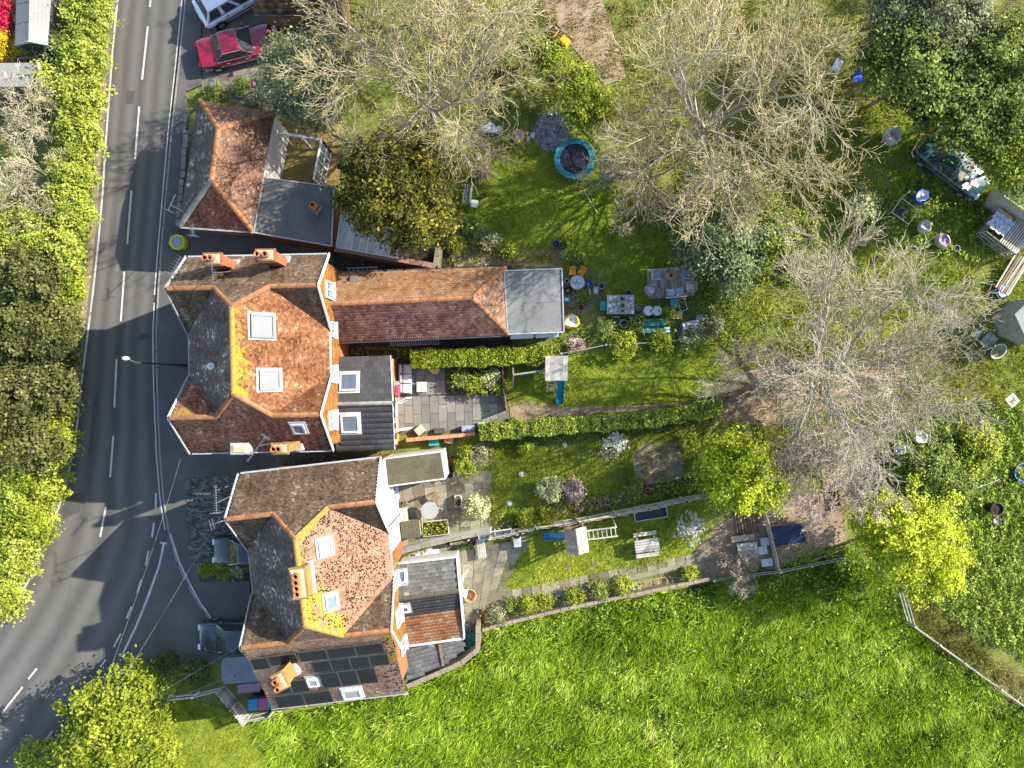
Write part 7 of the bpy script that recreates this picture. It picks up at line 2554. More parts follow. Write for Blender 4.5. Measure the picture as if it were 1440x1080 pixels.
c1 = crate('wooden raised bed of bright leaves below the pale round table', 612, 743, 1.5, 0.85, 0.35, WOODP, 6, 'raised_bed', 'raised bed', fill=COMPOST)
sprout(c1, 1.4, 0.75, 0.26, 420, L_BRIGHT)
c2 = crate('white planter trough of small green leaves beside the pale ball shrub', 644, 705, 0.38, 0.62, 0.4, WHITE, 4, 'planter', 'planter')
sprout(c2, 0.3, 0.5, 0.3, 140, L_MID)
c3 = crate('raised bed covered in black sheeting beside the board fence', 915, 720, 1.9, 0.85, 0.3, WOODP, 9, 'raised_bed', 'raised bed', fill=col('black_sheet', (0.022, 0.022, 0.028), rough=0.45, bump=0.8))
c4 = crate('leafy planting strip with a timber edge beside the upturned boat', 580, 776, 1.9, 0.4, 0.2, WOODP, 8, 'raised_bed', 'raised bed')
sprout(c4, 1.9, 0.45, 0.15, 500, L_BRIGHT)
box_thing('storage_box', 'open wooden box with a white paper inside at the foot of the patio', 'box', 590, 605, 0.5, 0.45, 0.35, WOODT, 40, lidm=WOODP)
box_thing('storage_box', 'long grey blue storage chest by the near end of the long hedge', 'box', 658, 603, 0.72, 0.36, 0.45, col('blue_grey_chest', (0.26, 0.29, 0.38)), 4)
box_thing('storage_box', 'small pale green box beside the grey blue chest', 'box', 677, 598, 0.42, 0.3, 0.35, col('pale_green', (0.22, 0.42, 0.22)), 3)
box_thing('storage_box', 'black mat topped trough on the lower patio edge', 'box', 618, 606, 0.62, 0.3, 0.25, POTB, 3, lidm=col('dark_mat', (0.06, 0.055, 0.05)))
box_thing('recycling_box', 'teal recycling box behind the red patio wall', 'box', 610, 622, 0.58, 0.4, 0.35, TEALP, 2)
box_thing('storage_box', 'brown plank covered box behind the red patio wall', 'box', 631, 619, 0.52, 0.36, 0.35, WOODT, -10)
ml = T('mossy_lean_to', 'low mossy topped store against the white rendered wall', 'store', 577, 745, 0.9, 6)
mb = MB()
mb.box(0, 0, 0, 1.05, 0.9, 0.8)
mb.build('body', WOODW, ml)
for i in range(5):
    mb = MB()
    mb.box(-0.44 + i * 0.22, 0, 0.8, 0.21, 1.0, 0.04 + 0.01 * rng.random())
    mb.build('roof_board', MOSSY, ml)


def bench(label, px, py, L_, D_, m, rz=0, back=True, name='garden_bench', cat='bench', h=0.45, n=4):
    t = T(name, label, cat, px, py, h, rz)
    for i in range(n):
        mb = MB()
        mb.box(0, -D_ / 2 + D_ * (i + 0.5) / n, h - 0.03, L_, D_ / n - 0.02, 0.03)
        mb.build('seat_slat', m, t)
    for sx in (-1, 1):
        for sy in (-1, 1):
            mb = MB()
            mb.box(sx * (L_ / 2 - 0.06), sy * (D_ / 2 - 0.05), 0, 0.06, 0.06, h + (0.4 if back and sy > 0 else 0) - 0.03)
            mb.build('leg', m, t)
    if back:
        for k in range(3):
            mb = MB()
            mb.box(0, D_ / 2 + 0.01, h + 0.08 + k * 0.12, L_, 0.03, 0.09)
            mb.build('back_slat', m, t)
    return t


bench('slatted garden bench standing on end of the shady lawn, under the olive evergreen', 657, 273, 1.15, 0.5, WOODG, -95)
bench('weathered plank bench against the white wall of the stone yard', 565, 726, 0.95, 0.72, WOODP, 96, back=False, n=3)
bench('pale slatted bench at the shady end of the stone patio', 677, 771, 1.15, 0.5, WOODG, 97, back=False)
pb = T('picnic_table', 'slatted picnic table with two benches on the lower lawn', 'picnic table', 910, 767, 0.7, 8)
for k in range(5):
    mb = MB()
    mb.box(0, -0.3 + k * 0.15, 0.70, 1.4, 0.13, 0.035)
    mb.build('top_slat', WOODG, pb)
for sy in (-0.62, 0.62):
    for k in range(2):
        mb = MB()
        mb.box(0, sy + (k - 0.5) * 0.12, 0.42, 1.35, 0.105, 0.03)
        mb.build('bench_slat', WOODP, pb)
for sx in (-0.5, 0.5):
    mb = MB()
    mb.bar((sx, -0.65, 0.40), (sx, 0.65, 0.40), 0.06)
    mb.bar((sx, -0.3, 0.7), (sx, -0.6, 0), 0.07)
    mb.bar((sx, 0.3, 0.7), (sx, 0.6, 0), 0.07)
    mb.build('leg_frame', WOODG, pb)


def round_table(label, px, py, r, m, h=0.72):
    t = T('garden_table', label, 'table', px, py, h)
    mb = MB()
    mb.lathe([(r * 0.98, h - 0.03), (r, h - 0.015), (r * 0.98, h), (0.01, h + 0.002)], n=28, capb=True)
    mb.build('table_top', m, t, smooth=30)
    mb = MB()
    mb.lathe([(0.28, 0), (0.05, 0.06), (0.04, h - 0.03)], n=10)
    mb.build('pedestal', PLASTIC, t)
    return t


round_table('pale round table in the stone yard', 604, 718, 0.50, mat('pale_table_top', (0.20, 0.215, 0.21), 0.4, 0.08, 3))
rt = round_table('round silver garden table crowded with bright oddments', 812, 397, 0.42, STEEL)
od = T('oddments', 'bright oddments heaped on the round silver table', 'oddments', 812, 397, 0.75, z=0.722)
for k in range(9):
    mb = MB()
    a_, rr_ = rng.random() * 6.28, rng.random() * 0.3
    mb.lathe([(0.05, 0), (0.07, 0.08 + 0.1 * rng.random()), (0.03, 0.2)], (rr_ * math.cos(a_), rr_ * math.sin(a_), 0), 8, capt=True)
    mb.build('jar', (SKYP, TARPW, WHITE, STEEL)[k % 4], od)


def chair(label, px, py, m, rz=0, name='garden_chair', arms=False, w=0.45, h=0.42, cush=None, group=None, back=0.45, z=0.0):
    t = T(name, label, 'chair', px, py, h, rz, group, z=z)
    mb = MB()
    for i in range(4):
        mb.box(-w / 2 + w * (i + 0.5) / 4, 0, h - 0.03, w / 4 - 0.015, w, 0.03)
    mb.build('seat', m, t)['kind'] = 'stuff'
    for sx in (-1, 1):
        for sy in (-1, 1):
            mb = MB()
            mb.box(sx * (w / 2 - 0.03), sy * (w / 2 - 0.03), 0, 0.045, 0.045, h - 0.03)
            mb.build('leg', m, t)
    mb = MB()
    mb.box(0, w / 2 + 0.02, h + 0.05, w, 0.04, back, top=0.95)
    mb.build('backrest', m, t, bevel=0.01)
    if arms:
        for sx in (-1, 1):
            mb = MB()
            mb.box(sx * (w / 2 + 0.02), 0, h, 0.07, w, 0.2)
            mb.build('armrest', m, t, bevel=0.01)
    if cush:
        mb = MB()
        mb.box(0, -0.01, h, w * 0.92, w * 0.9, 0.1, top=0.92)
        mb.build('cushion', cush, t, bevel=0.03)
    return t


chair('wooden slatted chair in the stone yard above the round table', 611, 699, WOODB, 35, h=0.5)
chair('white slatted chair outside the slate roofed extension', 652, 834, WHITE, -10, h=0.6)
chair('orange folding chair at the round silver table, left one', 805, 382, ORANGEP, 0, w=0.4, back=0.3)
chair('orange folding chair at the round silver table, tilted right one', 818, 382, ORANGEP, -30, w=0.4, back=0.3)
# decking with loungers
dk = T('decking', 'weathered timber deck crowded with armchairs', 'deck', 944, 397, 0.15, 4)
for i in range(14):
    mb = MB()
    mb.box(-1.3 + i * 0.195, 0, 0.08, 0.18, 1.75, 0.03 + 0.006 * rng.random())
    mb.build('deck_board', WOODG if i % 3 else WOODW, dk)
for y in (-0.7, 0, 0.7):
    mb = MB()
    mb.box(-0.05, y, 0, 2.6, 0.08, 0.08)
    mb.build('joist', WOODB, dk)
chair('left armchair with a blue cushion on the timber deck', 922, 387, WOODP, 92, 'armchair', True, 0.5, 0.4, CUSH, z=0.11)
chair('right armchair with a bright blue cushion on the timber deck', 967, 385, WOODP, -92, 'armchair', True, 0.55, 0.4, col('bright_blue_cushion', (0.10, 0.24, 0.50), rough=0.9), z=0.11)
chair('pale armchair at the lower right of the timber deck', 970, 404, RATTAN, -85, 'armchair', True, 0.5, 0.4, col('pale_pad', (0.45, 0.42, 0.42)), z=0.11)
sf2 = T('garden_sofa', 'wooden sofa with two patterned blue cushions at the front of the deck', 'sofa', 950, 411, 0.5, 4, z=0.11)
mb = MB()
mb.box(0, 0, 0.1, 1.05, 0.55, 0.25)
mb.build('frame', WOODP, sf2)
for sx in (-0.25, 0.25):
    mb = MB()
    mb.box(sx, 0, 0.35, 0.46, 0.46, 0.12, top=0.92)
    mb.build('cushion', col('patterned_cushion', (0.34, 0.40, 0.50), rough=0.95, var=0.6, scale=25), sf2, bevel=0.03)
mb = MB()
mb.box(0, -0.29, 0.1, 1.1, 0.06, 0.5)
mb.build('backrest', WOODP, sf2)
tb2 = T('side_table', 'small orange wooden table between the blue cushioned armchairs', 'table', 943, 388, 0.45, 3, z=0.11)
mb = MB()
for k in range(4):
    mb.box(-0.24 + k * 0.16, 0, 0.40, 0.145, 0.42, 0.03)
mb.build('table_top', WOODT, tb2)['kind'] = 'stuff'
for sx in (-0.24, 0.24):
    for sy in (-0.15, 0.15):
        mb = MB()
        mb.box(sx, sy, 0, 0.045, 0.045, 0.40)
        mb.build('leg', WOODT, tb2)
mb = MB()
mb.lathe([(0.06, 0.43), (0.08, 0.5), (0.04, 0.5)], n=10)
mb.build('bowl', POTB, tb2)
wc = T('wicker_chair', 'round backed wicker chair on the grass left of the deck', 'chair', 915, 408, 0.5, 20)
mb = MB()
mb.lathe([(0.26, 0.1), (0.30, 0.38), (0.28, 0.42), (0.02, 0.40)], n=16)
mb.build('seat', RATTAN, wc)
mb = MB()
pts = [(0.33 * math.cos(a_), 0.33 * math.sin(a_), 0.62) for a_ in [R(x) for x in range(20, 270, 20)]]
mb.tube(pts, 0.05, 7)
for p in pts[::2]:
    mb.bar((p[0] * 0.85, p[1] * 0.85, 0.38), p, 0.03)
mb.build('backrest', RATTAN, wc)
mb = MB()
mb.lathe([(0.24, 0.42), (0.22, 0.5), (0.02, 0.52)], n=14, capb=False)
mb.build('cushion', col('lilac_cushion', (0.38, 0.37, 0.46), rough=0.95), wc)
chair('tipped pale chair beside the wicker one', 927, 413, RATTAN, 140, w=0.38, h=0.35)


def drum(label, px, py, r, h, m, top=None):
    t = T('barrel', label, 'barrel', px, py, h)
    mb = MB()
    mb.lathe([(r, 0), (r, h * 0.32), (r * 1.03, h * 0.34), (r, h * 0.36), (r, h * 0.64), (r * 1.03, h * 0.66), (r, h * 0.68), (r, h), (r * 0.93, h), (r * 0.92, h - 0.02), (0.01, h - 0.02)], n=18)
    mb.build('drum', m, t, smooth=30)
    mb = MB()
    mb.lathe([(r * 0.18, h - 0.02), (r * 0.18, h + 0.01), (0.005, h + 0.01)], (r * 0.5, 0, 0), 8)
    mb.build('bung', PLASTIC, t)
    return t


drum('left of the two steel drums above the green covered bench', 912, 437, 0.28, 0.7, STEEL)
drum('right of the two steel drums above the green covered bench', 924, 437, 0.28, 0.7, STEEL)
gd = T('barrel', 'grey blue plastic barrel lying on its side among the shrubs', 'barrel', 972, 457, 0.4, 12)
mb = MB()
mb.tube([(-0.5, 0, 0.26), (-0.48, 0, 0.26), (0.42, 0, 0.26), (0.46, 0, 0.26)], [0.2, 0.25, 0.25, 0.22], 16)
mb.build('drum', TARPW, gd, smooth=30)
mb = MB()
mb.tube([(0.46, 0, 0.26), (0.5, 0, 0.26)], 0.2, 14)
mb.build('lid', MATTE_BLUE, gd)
gbn = T('covered_bench', 'garden bench draped with a dark green tarpaulin', 'bench', 919, 458, 0.6, 3)
mb = MB()
for sx in (-0.5, 0.5):
    mb.box(sx, -0.15, 0, 0.06, 0.06, 0.42)
    mb.box(sx, 0.2, 0, 0.06, 0.06, 0.42)
mb.build('legs', WOODB, gbn)
mb = MB()
mb.box(0, 0, 0.42, 1.25, 0.5, 0.05)
mb.build('seat', WOODB, gbn)
nx_, ny_ = 14, 8
v, f = [], []
for j in range(ny_ + 1):
    for i in range(nx_ + 1):
        x, y = -0.7 + 1.4 * i / nx_, -0.4 + 0.8 * j / ny_
        z = 0.52 + (0.32 if 4 <= j <= 6 else 0.05 if j < 4 else 0.1) + 0.04 * math.sin(i * 1.9 + j) * rng.random()
        v.append((x, y, z))
for j in range(ny_):
    for i in range(nx_):
        a_ = j * (nx_ + 1) + i
        f.append((a_, a_ + 1, a_ + nx_ + 2, a_ + nx_ + 1))
mb = MB()
mb.faces(v, f)
cv = mb.build('tarpaulin', GREENT, gbn, smooth=30)
box_thing('storage_box', 'teal box at the left end of the junk covered table', 'box', 850, 430, 0.45, 0.55, 0.5, TEALP, 0)
box_thing('storage_box', 'teal green crate behind the tan plywood box', 'box', 948, 427, 0.38, 0.6, 0.5, TEALP, 0)
box_thing('storage_box', 'tan plywood box with a yellowish top', 'box', 952, 443, 0.62, 0.42, 0.45, WOODT, -3, lidm=col('yellowish_top', (0.45, 0.34, 0.09)))
box_thing('storage_box', 'small pale blue box at the end of the green covered bench', 'box', 937, 464, 0.4, 0.3, 0.3, SKYP, 5)
tg = crate('white crate of green leaves standing behind the tan box', 960, 428, 0.42, 0.7, 0.4, WHITE, 14, 'crate', 'crate')
sprout(tg, 0.35, 0.5, 0.3, 120, L_BRIGHT)


def pallet(label, px, py, w, d, m, rz=0, h=0.14, n=7, name='pallet', cat='pallet', z=0.0):
    t = T(name, label, cat, px, py, h, rz, z=z)
    for i in range(n):
        mb = MB()
        mb.box(-w / 2 + w * (i + 0.5) / n, 0, h - 0.022, w / n - 0.035, d, 0.022)
        mb.build('deck_board', m, t)
    for sy in (-1, 0, 1):
        mb = MB()
        mb.box(0, sy * (d / 2 - 0.06), 0, w, 0.09, h - 0.022)
        mb.build('bearer', m, t)
    return t


pallet('upright brown pallet lying beside the junk covered table', 846, 456, 0.45, 0.9, WOODT, 0, n=4)
jt = T('junk_table', 'broad slatted table piled with grey and white junk', 'table', 873, 428, 0.7, 0)
for k in range(8):
    mb = MB()
    mb.box(-0.7 + k * 0.2, 0, 0.62, 0.18, 1.1, 0.03)
    mb.build('top_slat', WOODG, jt)
for sx in (-0.7, 0.7):
    for sy in (-0.45, 0.45):
        mb = MB()
        mb.box(sx, sy, 0, 0.07, 0.07, 0.62)
        mb.build('leg', WOODG, jt)
for k in range(18):
    q = T('oddment', '%s %s on the junk covered slatted table, %s from its left end, %s row' % (('white', 'steel', 'grey wood', 'black', 'brown grey', 'clear')[k % 6], ('box', 'tray', 'tin')[k // 6], ('first', 'second', 'third', 'fourth', 'fifth', 'sixth')[k % 6], ('upper', 'middle', 'lower')[k // 6]),
          'oddment', 858 + (k % 6) * 6 + rng.uniform(-1.5, 1.5), 419 + (k // 6) * 9 + rng.uniform(-2, 2), 0.7, rng.uniform(0, 90), 'oddments on the junk table', z=0.652)
    mb = MB()
    mb.box(0, 0, 0, rng.uniform(0.12, 0.34), rng.uniform(0.08, 0.22), rng.uniform(0.03, 0.2), top=rng.uniform(0.7, 1))
    mb.build('box', (WHITE, STEEL, WOODG, POTB, SACK, TARPW)[k % 6], q)
bk = T('scrap_heap', 'tangle of black hoses and pots below the junk covered table', 'scrap', 873, 451)
for k in range(5):
    mb = MB()
    r_ = rng.uniform(0.14, 0.28)
    cx_, cy_ = rng.uniform(-0.35, 0.35), rng.uniform(-0.2, 0.2)
    mb.tube([(cx_ + r_ * math.cos(a_), cy_ + r_ * math.sin(a_), 0.05 + k * 0.05) for a_ in np.linspace(0, 6.2, 16)], 0.025, 6)
    mb.build('hose_coil', PLASTIC if k % 2 else STEEL, bk)


def bag(name, label, px, py, r, h, m, m2=None, cat='sack', sx=1.0, rz=0):
    """slumped sack: wrinkled sides, dished open top"""
    t = T(name, label, cat, px, py, h * 0.8, rz)
    n = 16
    prof = [(0.80, 0.0), (1.0, 0.25), (1.02, 0.6), (0.93, 0.9), (0.80, 1.0), (0.60, 0.86), (0.25, 0.78), (0.02, 0.80)]
    v, f = [], []
    for i, (k, z) in enumerate(prof):
        for j in range(n):
            a_ = 2 * math.pi * j / n
            w_ = 1 + 0.10 * math.sin(3 * a_ + i) + 0.07 * math.sin(5 * a_ + 2 * i) + 0.04 * rng.normal()
            v.append((r * k * w_ * math.cos(a_) * sx, r * k * w_ * math.sin(a_), h * z * (1 + 0.08 * math.sin(2 * a_) + 0.04 * rng.normal())))
    for i in range(len(prof) - 1):
        for j in range(n):
            f.append((i * n + j, i * n + (j + 1) % n, (i + 1) * n + (j + 1) % n, (i + 1) * n + j))
    mb = MB()
    mb.faces(v[:5 * n], [q for q in f if max(q) < 5 * n])
    mb.build('sides', m, t, smooth=60)
    mb = MB()
    mb.faces(v[4 * n:], [tuple(x - 4 * n for x in q) for q in f if min(q) >= 4 * n])
    mb.build('filling', m2 or m, t, smooth=60)
    return t


bag('sack', 'yellow rubble sack of grey stones beside the flat studio roof', 804, 452, 0.42, 0.6, YELP, STN, sx=1.1)
bag('sack', 'white bulk bag with a dark hollow, at the head of the dark green saloon', 1257, 190, 0.48, 0.8, WHITE, SACK)
bag('tarp_bundle', 'blue and white tarpaulin bundle below the dark green saloon', 1296, 276, 0.42, 0.5, MATTE_BLUE, TARPW, 'bundle', 1.15, 25)
bag('sack', 'squat grey sack among the weeds, above the other grey one', 1301, 318, 0.36, 0.6, SACK, SACK)
bag('sack', 'grey sack with a purple side among the twigs, next to the dark bucket', 1327, 338, 0.42, 0.6, SACK, col('mauve_sack', (0.28, 0.19, 0.26)), sx=0.9, rz=30)
bag('rubble_bag', 'crumpled grey bag under the widest leafless tree', 1295, 615, 0.40, 0.4, SACK, STN)
bag('rubble_bag', 'pale crumpled bag beside the grey one under the leafless tree', 1266, 632, 0.34, 0.35, TARPW, STN)
bag('rubble_bag', 'yellow rimmed bag of stones at the gravel heap', 730, 190, 0.36, 0.5, YELP, SACK, sx=0.8, rz=20)

hp = T('gravel_heap', 'heap of pale grey gravel under the trees beside the trampoline', 'heap', 775, 186)
n = 4200
a_ = rng.random(n) * 6.28
r_ = np.sqrt(rng.random(n)) * 1.0
hh = 0.45 * (1 - r_ ** 1.5) * (0.7 + 0.3 * np.sin(a_ * 3))
pp = np.stack([hp.location.x + r_ * np.cos(a_), hp.location.y + r_ * np.sin(a_) * 1.15, np.maximum(hh, 0.02)], 1)
o = leaf_mesh('stones', pp, rng.normal(size=(n, 3)) + np.array([0, 0, 0.8]), 0.13, rng.random(n), tone_mat('gravel_stones', [(0, (0.10, 0.10, 0.11)), (0.5, (0.38, 0.38, 0.40)), (1, (0.62, 0.62, 0.64))], 0.9), hp, 0.9)
o['kind'] = 'stuff'
mb = MB()
mb.lathe([(0.9, 0.0), (0.7, 0.08), (0.35, 0.16), (0.02, 0.2)], n=16, sy=1.12)
mb.build('core', GRAVEL, hp, smooth=60)
STL = ['pale boulder next to the yellow rimmed bag', 'pale boulder nearest the gravel heap', 'smallest pale boulder between the bag and the heap', 'long flat boulder in the twiggy bed above the lawn', 'dark boulder beside the long flat one',
       'rounded boulder at the lawn edge of the twiggy bed', 'grey boulder at the foot of the trampoline', 'lone stone on the stone yard lawn', 'second lone stone on the lawn, nearer the pale ball shrub', 'stone in the shade below the long hedge']
for i, (x, y, r) in enumerate(((742, 196, 0.14), (749, 191, 0.17), (741, 188, 0.10), (686, 181, 0.36), (700, 184, 0.26), (672, 222, 0.26), (855, 247, 0.28), (733, 667, 0.16), (716, 708, 0.17), (794, 625, 0.16))):
    t = T('boulder', STL[i], 'stone', x, y, group='garden boulders')
    bm = bmesh_v = MB()
    n = 9
    prof = [(0.7, -0.05), (1.0, 0.25), (0.85, 0.6), (0.45, 0.85), (0.03, 0.9)]
    v, f = [], []
    for k, z in prof:
        for j in range(n):
            a_ = 6.283 * j / n
            w_ = 1 + 0.16 * rng.normal()
            v.append((r * k * w_ * math.cos(a_) * (1.5 if i in (3,) else 1), r * k * w_ * math.sin(a_), r * z * 0.8))
    for q in range(len(prof) - 1):
        for j in range(n):
            f.append((q * n + j, q * n + (j + 1) % n, (q + 1) * n + (j + 1) % n, (q + 1) * n + j))
    mb = MB()
    mb.faces(v, f)
    mb.build('rock', STN, t)

# orange ride-on machine under the trees
dg = T('ride_on_machine', 'orange ride-on machine under the trees at the top of the picture', 'machine', 786, 50, 0.6, -42)
mb = MB()
mb.box(0.45, 0, 0.35, 0.62, 0.48, 0.35, top=0.85)
mb.build('bonnet', ORANGEP, dg, bevel=0.03)
mb = MB()
mb.box(-0.45, 0, 0.35, 0.5, 0.55, 0.3, top=0.9)
mb.build('rear_body', ORANGEP, dg, bevel=0.03)
mb = MB()
mb.box(-0.35, 0, 0.65, 0.3, 0.34, 0.08)
mb.box(-0.52, 0, 0.68, 0.06, 0.34, 0.28)
mb.build('seat', PLASTIC, dg, bevel=0.02)
mb = MB()
mb.tube([(0.05, 0, 0.4), (-0.05, 0, 0.8)], 0.02, 6)
mb.tube([(-0.05 + 0.0, 0.14 * math.cos(a_), 0.8 + 0.14 * math.sin(a_)) for a_ in np.linspace(0, 6.28, 12)], 0.015, 5)
mb.build('steering_wheel', PLASTIC, dg)
for x, rr_ in ((0.45, 0.2), (-0.45, 0.27)):
    for sy in (-0.36, 0.36):
        mb = MB()
        mtx = Matrix.Translation((x, sy, rr_)) @ Matrix.Rotation(R(90), 4, 'X')
        mb.lathe([(rr_ * 0.4, -0.08), (rr_, -0.08), (rr_, 0.08), (rr_ * 0.4, 0.08)], n=14, capt=True)
        mb.v = [tuple(mtx @ Vector(p)) for p in mb.v]
        w = mb.build('wheel', RUBBER, dg)
        mb = MB()
        mb.lathe([(rr_ * 0.45, -0.085), (rr_ * 0.45, 0.085)], n=12, capt=True)
        mb.v = [tuple(mtx @ Vector(p)) for p in mb.v]
        mb.build('rim', BLUEP, w)
chair('blue folding chair under the edge of the orange budded tree', 1207, 109, BLUEP, 20, w=0.5, h=0.4)
box_thing('storage_box', 'pale crate half hidden by the orange budded twigs', 'box', 1178, 92, 0.42, 0.7, 0.4, TARPW, -25)

# yard of the lower cottages
bt = T('boat', 'upturned slim grey boat above the slate roofed extension', 'boat', 592, 781, 0.3, 8)
v, f = [], []
for i in range(13):
    u_ = -1 + 2 * i / 12
    w_ = 0.30 * max(0.0, 1 - (abs(u_) ** 2.6 if u_ < 0 else (u_ * 0.75) ** 4)) + 0.01
    for j in range(7):
        a_ = math.pi * j / 6
        v.append((u_ * 1.05, w_ * math.cos(a_), 0.05 + w_ * 0.8 * math.sin(a_)))
for i in range(12):
    for j in range(6):
        f.append((i * 7 + j, i * 7 + j + 1, (i + 1) * 7 + j + 1, (i + 1) * 7 + j))
f.append(tuple(12 * 7 + j for j in range(7)))
mb = MB()
mb.faces(v, f)
mb.build('hull', mat('boat_grey', (0.38, 0.40, 0.43), 0.4, 0.15, 2), bt, smooth=40)
mb = MB()
mb.tube([(-1.05 + 2.1 * i / 12, 0, 0.05 + (0.30 * max(0.0, 1 - (abs(-1 + 2 * i / 12) ** 2.6 if i < 6 else ((-1 + 2 * i / 12) * 0.75) ** 4)) + 0.01) * 0.8 + 0.01) for i in range(13)], 0.015, 5)
mb.build('keel', WHITE, bt)
kb = T('kettle_barbecue', 'white wheeled grill with a round black lid by the board fence', 'barbecue', 727, 757, 0.8, 4)
mb = MB()
mb.box(0, -0.2, 0.3, 0.45, 0.75, 0.3, top=0.95)
mb.build('cabinet', WHITE, kb, bevel=0.03)
mb = MB()
mb.lathe([(0.23, 0.55), (0.25, 0.62), (0.20, 0.74), (0.08, 0.8), (0.01, 0.81)], (0, 0.18, 0), 18)
mb.build('lid', PLASTIC, kb, smooth=50)
mb = MB()
mb.bar((-0.06, 0.18, 0.85), (0.06, 0.18, 0.85), 0.03)
mb.build('handle', STEEL, kb)
for sx in (-0.18, 0.18):
    for sy in (-0.5, 0.12):
        mb = MB()
        mb.box(sx, sy, 0, 0.05, 0.05, 0.3)
        mb.build('leg', STEEL, kb)
tg2 = T('glazed_cover', 'long dark glazed cover lying along the board fence', 'cover', 696, 752, 0.8, 8)
mb = MB()
mb.slab([Vector((-0.95, 0.18, 0.75)), Vector((-0.95, -0.2, 0.55)), Vector((0.95, -0.2, 0.55)), Vector((0.95, 0.18, 0.75))], 0.03)
mb.build('pane', mat('dark_glazing', (0.10, 0.13, 0.17), 0.1, 0.15, 3), tg2)
mb = MB()
for y, z in ((0.2, 0.76), (-0.22, 0.55)):
    mb.bar((-0.98, y, z), (0.98, y, z), 0.05)
for x in (-0.95, 0, 0.95):
    mb.bar((x, 0.2, 0.76), (x, -0.22, 0.55), 0.04)
    mb.bar((x, 0.2, 0.76), (x, 0.2, 0), 0.05)
    mb.bar((x, -0.22, 0.55), (x, -0.22, 0), 0.05)
mb.build('frame', WHITE, tg2)
wb_ = T('wire_basket', 'round woven basket beside the white slatted chair', 'basket', 661, 838, 0.3)
mb = MB()
for z, r_ in ((0.02, 0.28), (0.12, 0.31), (0.22, 0.34), (0.32, 0.36)):
    mb.tube([(r_ * math.cos(a_), r_ * math.sin(a_), z) for a_ in np.linspace(0, 6.283, 22)], 0.022, 5)
mb.build('hoop', WOODT, wb_)['kind'] = 'stuff'
mb = MB()
for k in range(14):
    a_ = k * 0.4488
    mb.bar((0.28 * math.cos(a_), 0.28 * math.sin(a_), 0), (0.36 * math.cos(a_), 0.36 * math.sin(a_), 0.34), 0.02)
mb.build('stave', WOODB, wb_)['kind'] = 'stuff'
mb = MB()
mb.lathe([(0.27, 0.02), (0.25, 0.15), (0.02, 0.2)], n=14)
mb.build('contents', RUST, wb_)
TOY = ['red toy near the clipped ball shrub', 'blue toy near the clipped ball shrub', 'yellow toy near the clipped ball shrub', 'orange toy near the clipped ball shrub']
for i, (x, y, m) in enumerate(((676, 866, col('toy_red', (0.5, 0.03, 0.03))), (672, 860, BLUEP), (680, 858, YELP), (684, 868, ORANGEP))):
    t = T('toy', TOY[i], 'toy', x, y, 0.15, 20 * i, 'toys by the ball shrub')
    mb = MB()
    mb.box(0, 0, 0.06, 0.24, 0.14, 0.1, top=0.8)
    mb.build('body', m, t, bevel=0.02)
    mb = MB()
    mb.lathe([(0.06, 0.16), (0.05, 0.24), (0.01, 0.25)], n=8, capb=False)
    mb.build('knob', YELP if i != 2 else ORANGEP, t)
wp = T('white_pipe', 'white pipe running down the wall end of the slate roofed extension', 'pipe', 651, 815, 1.0)
mb = MB()
mb.tube([(0.25, 0.35, 0.3), (0.0, 0.15, 0.8), (-0.05, -0.2, 1.2), (0, -0.6, 1.3)], 0.05, 8)
mb.build('pipe', WHITE, wp, smooth=40)
mb = MB()
mb.lathe([(0.07, -0.03), (0.07, 0.03)], (0, 0.15, 0.8), 8, capt=True)
mb.build('joint', WHITE, wp)
for i, (x, y, r_) in enumerate(((655, 885, 0.26),)):
    t = T('paddling_tub', 'pale blue round tub in the shaded gap behind the clay roof', 'tub', x, y, 0.2)
    mb = MB()
    mb.lathe([(r_, 0), (r_ * 1.1, 0.25), (r_, 0.25), (r_ * 0.9, 0.06), (0.01, 0.06)], n=18)
    mb.build('tub', SKYP, t, smooth=40)
    mb = MB()
    mb.lathe([(r_ * 0.92, 0.12), (0.01, 0.12)], n=18, capb=False)
    mb.build('water', PANE, t)
box_thing('water_tank', 'green storage chest in the shaded gap behind the clay roof', 'box', 662, 902, 0.5, 0.8, 0.6, GREENT, 0)

# earth corner at the end of the lower gardens
ga = T('lattice_gate', 'dark lattice gate lying flat on the bare earth beside the lime yellow tree', 'gate', 1050, 733, 0.1, 8)
for k in range(8):
    mb = MB()
    mb.box(-0.62 + k * 0.177, 0, 0.05, 0.085, 1.5, 0.03)
    mb.build('slat', WOODB, ga)
for y in (-0.6, 0, 0.6):
    mb = MB()
    mb.box(0, y, 0.02, 1.4, 0.1, 0.03)
    mb.build('rail', WOODB, ga)
tb3 = T('garden_table', 'grey plank table on the bare earth below the lattice gate', 'table', 1052, 775, 0.6, 8)
for k in range(4):
    mb = MB()
    mb.box(0, -0.36 + k * 0.24, 0.56, 1.15, 0.22, 0.04)
    mb.build('top_plank', WOODG, tb3)
for sx in (-0.5, 0.5):
    for sy in (-0.35, 0.35):
        mb = MB()
        mb.box(sx, sy, 0, 0.08, 0.08, 0.56)
        mb.build('leg', WOODG, tb3)
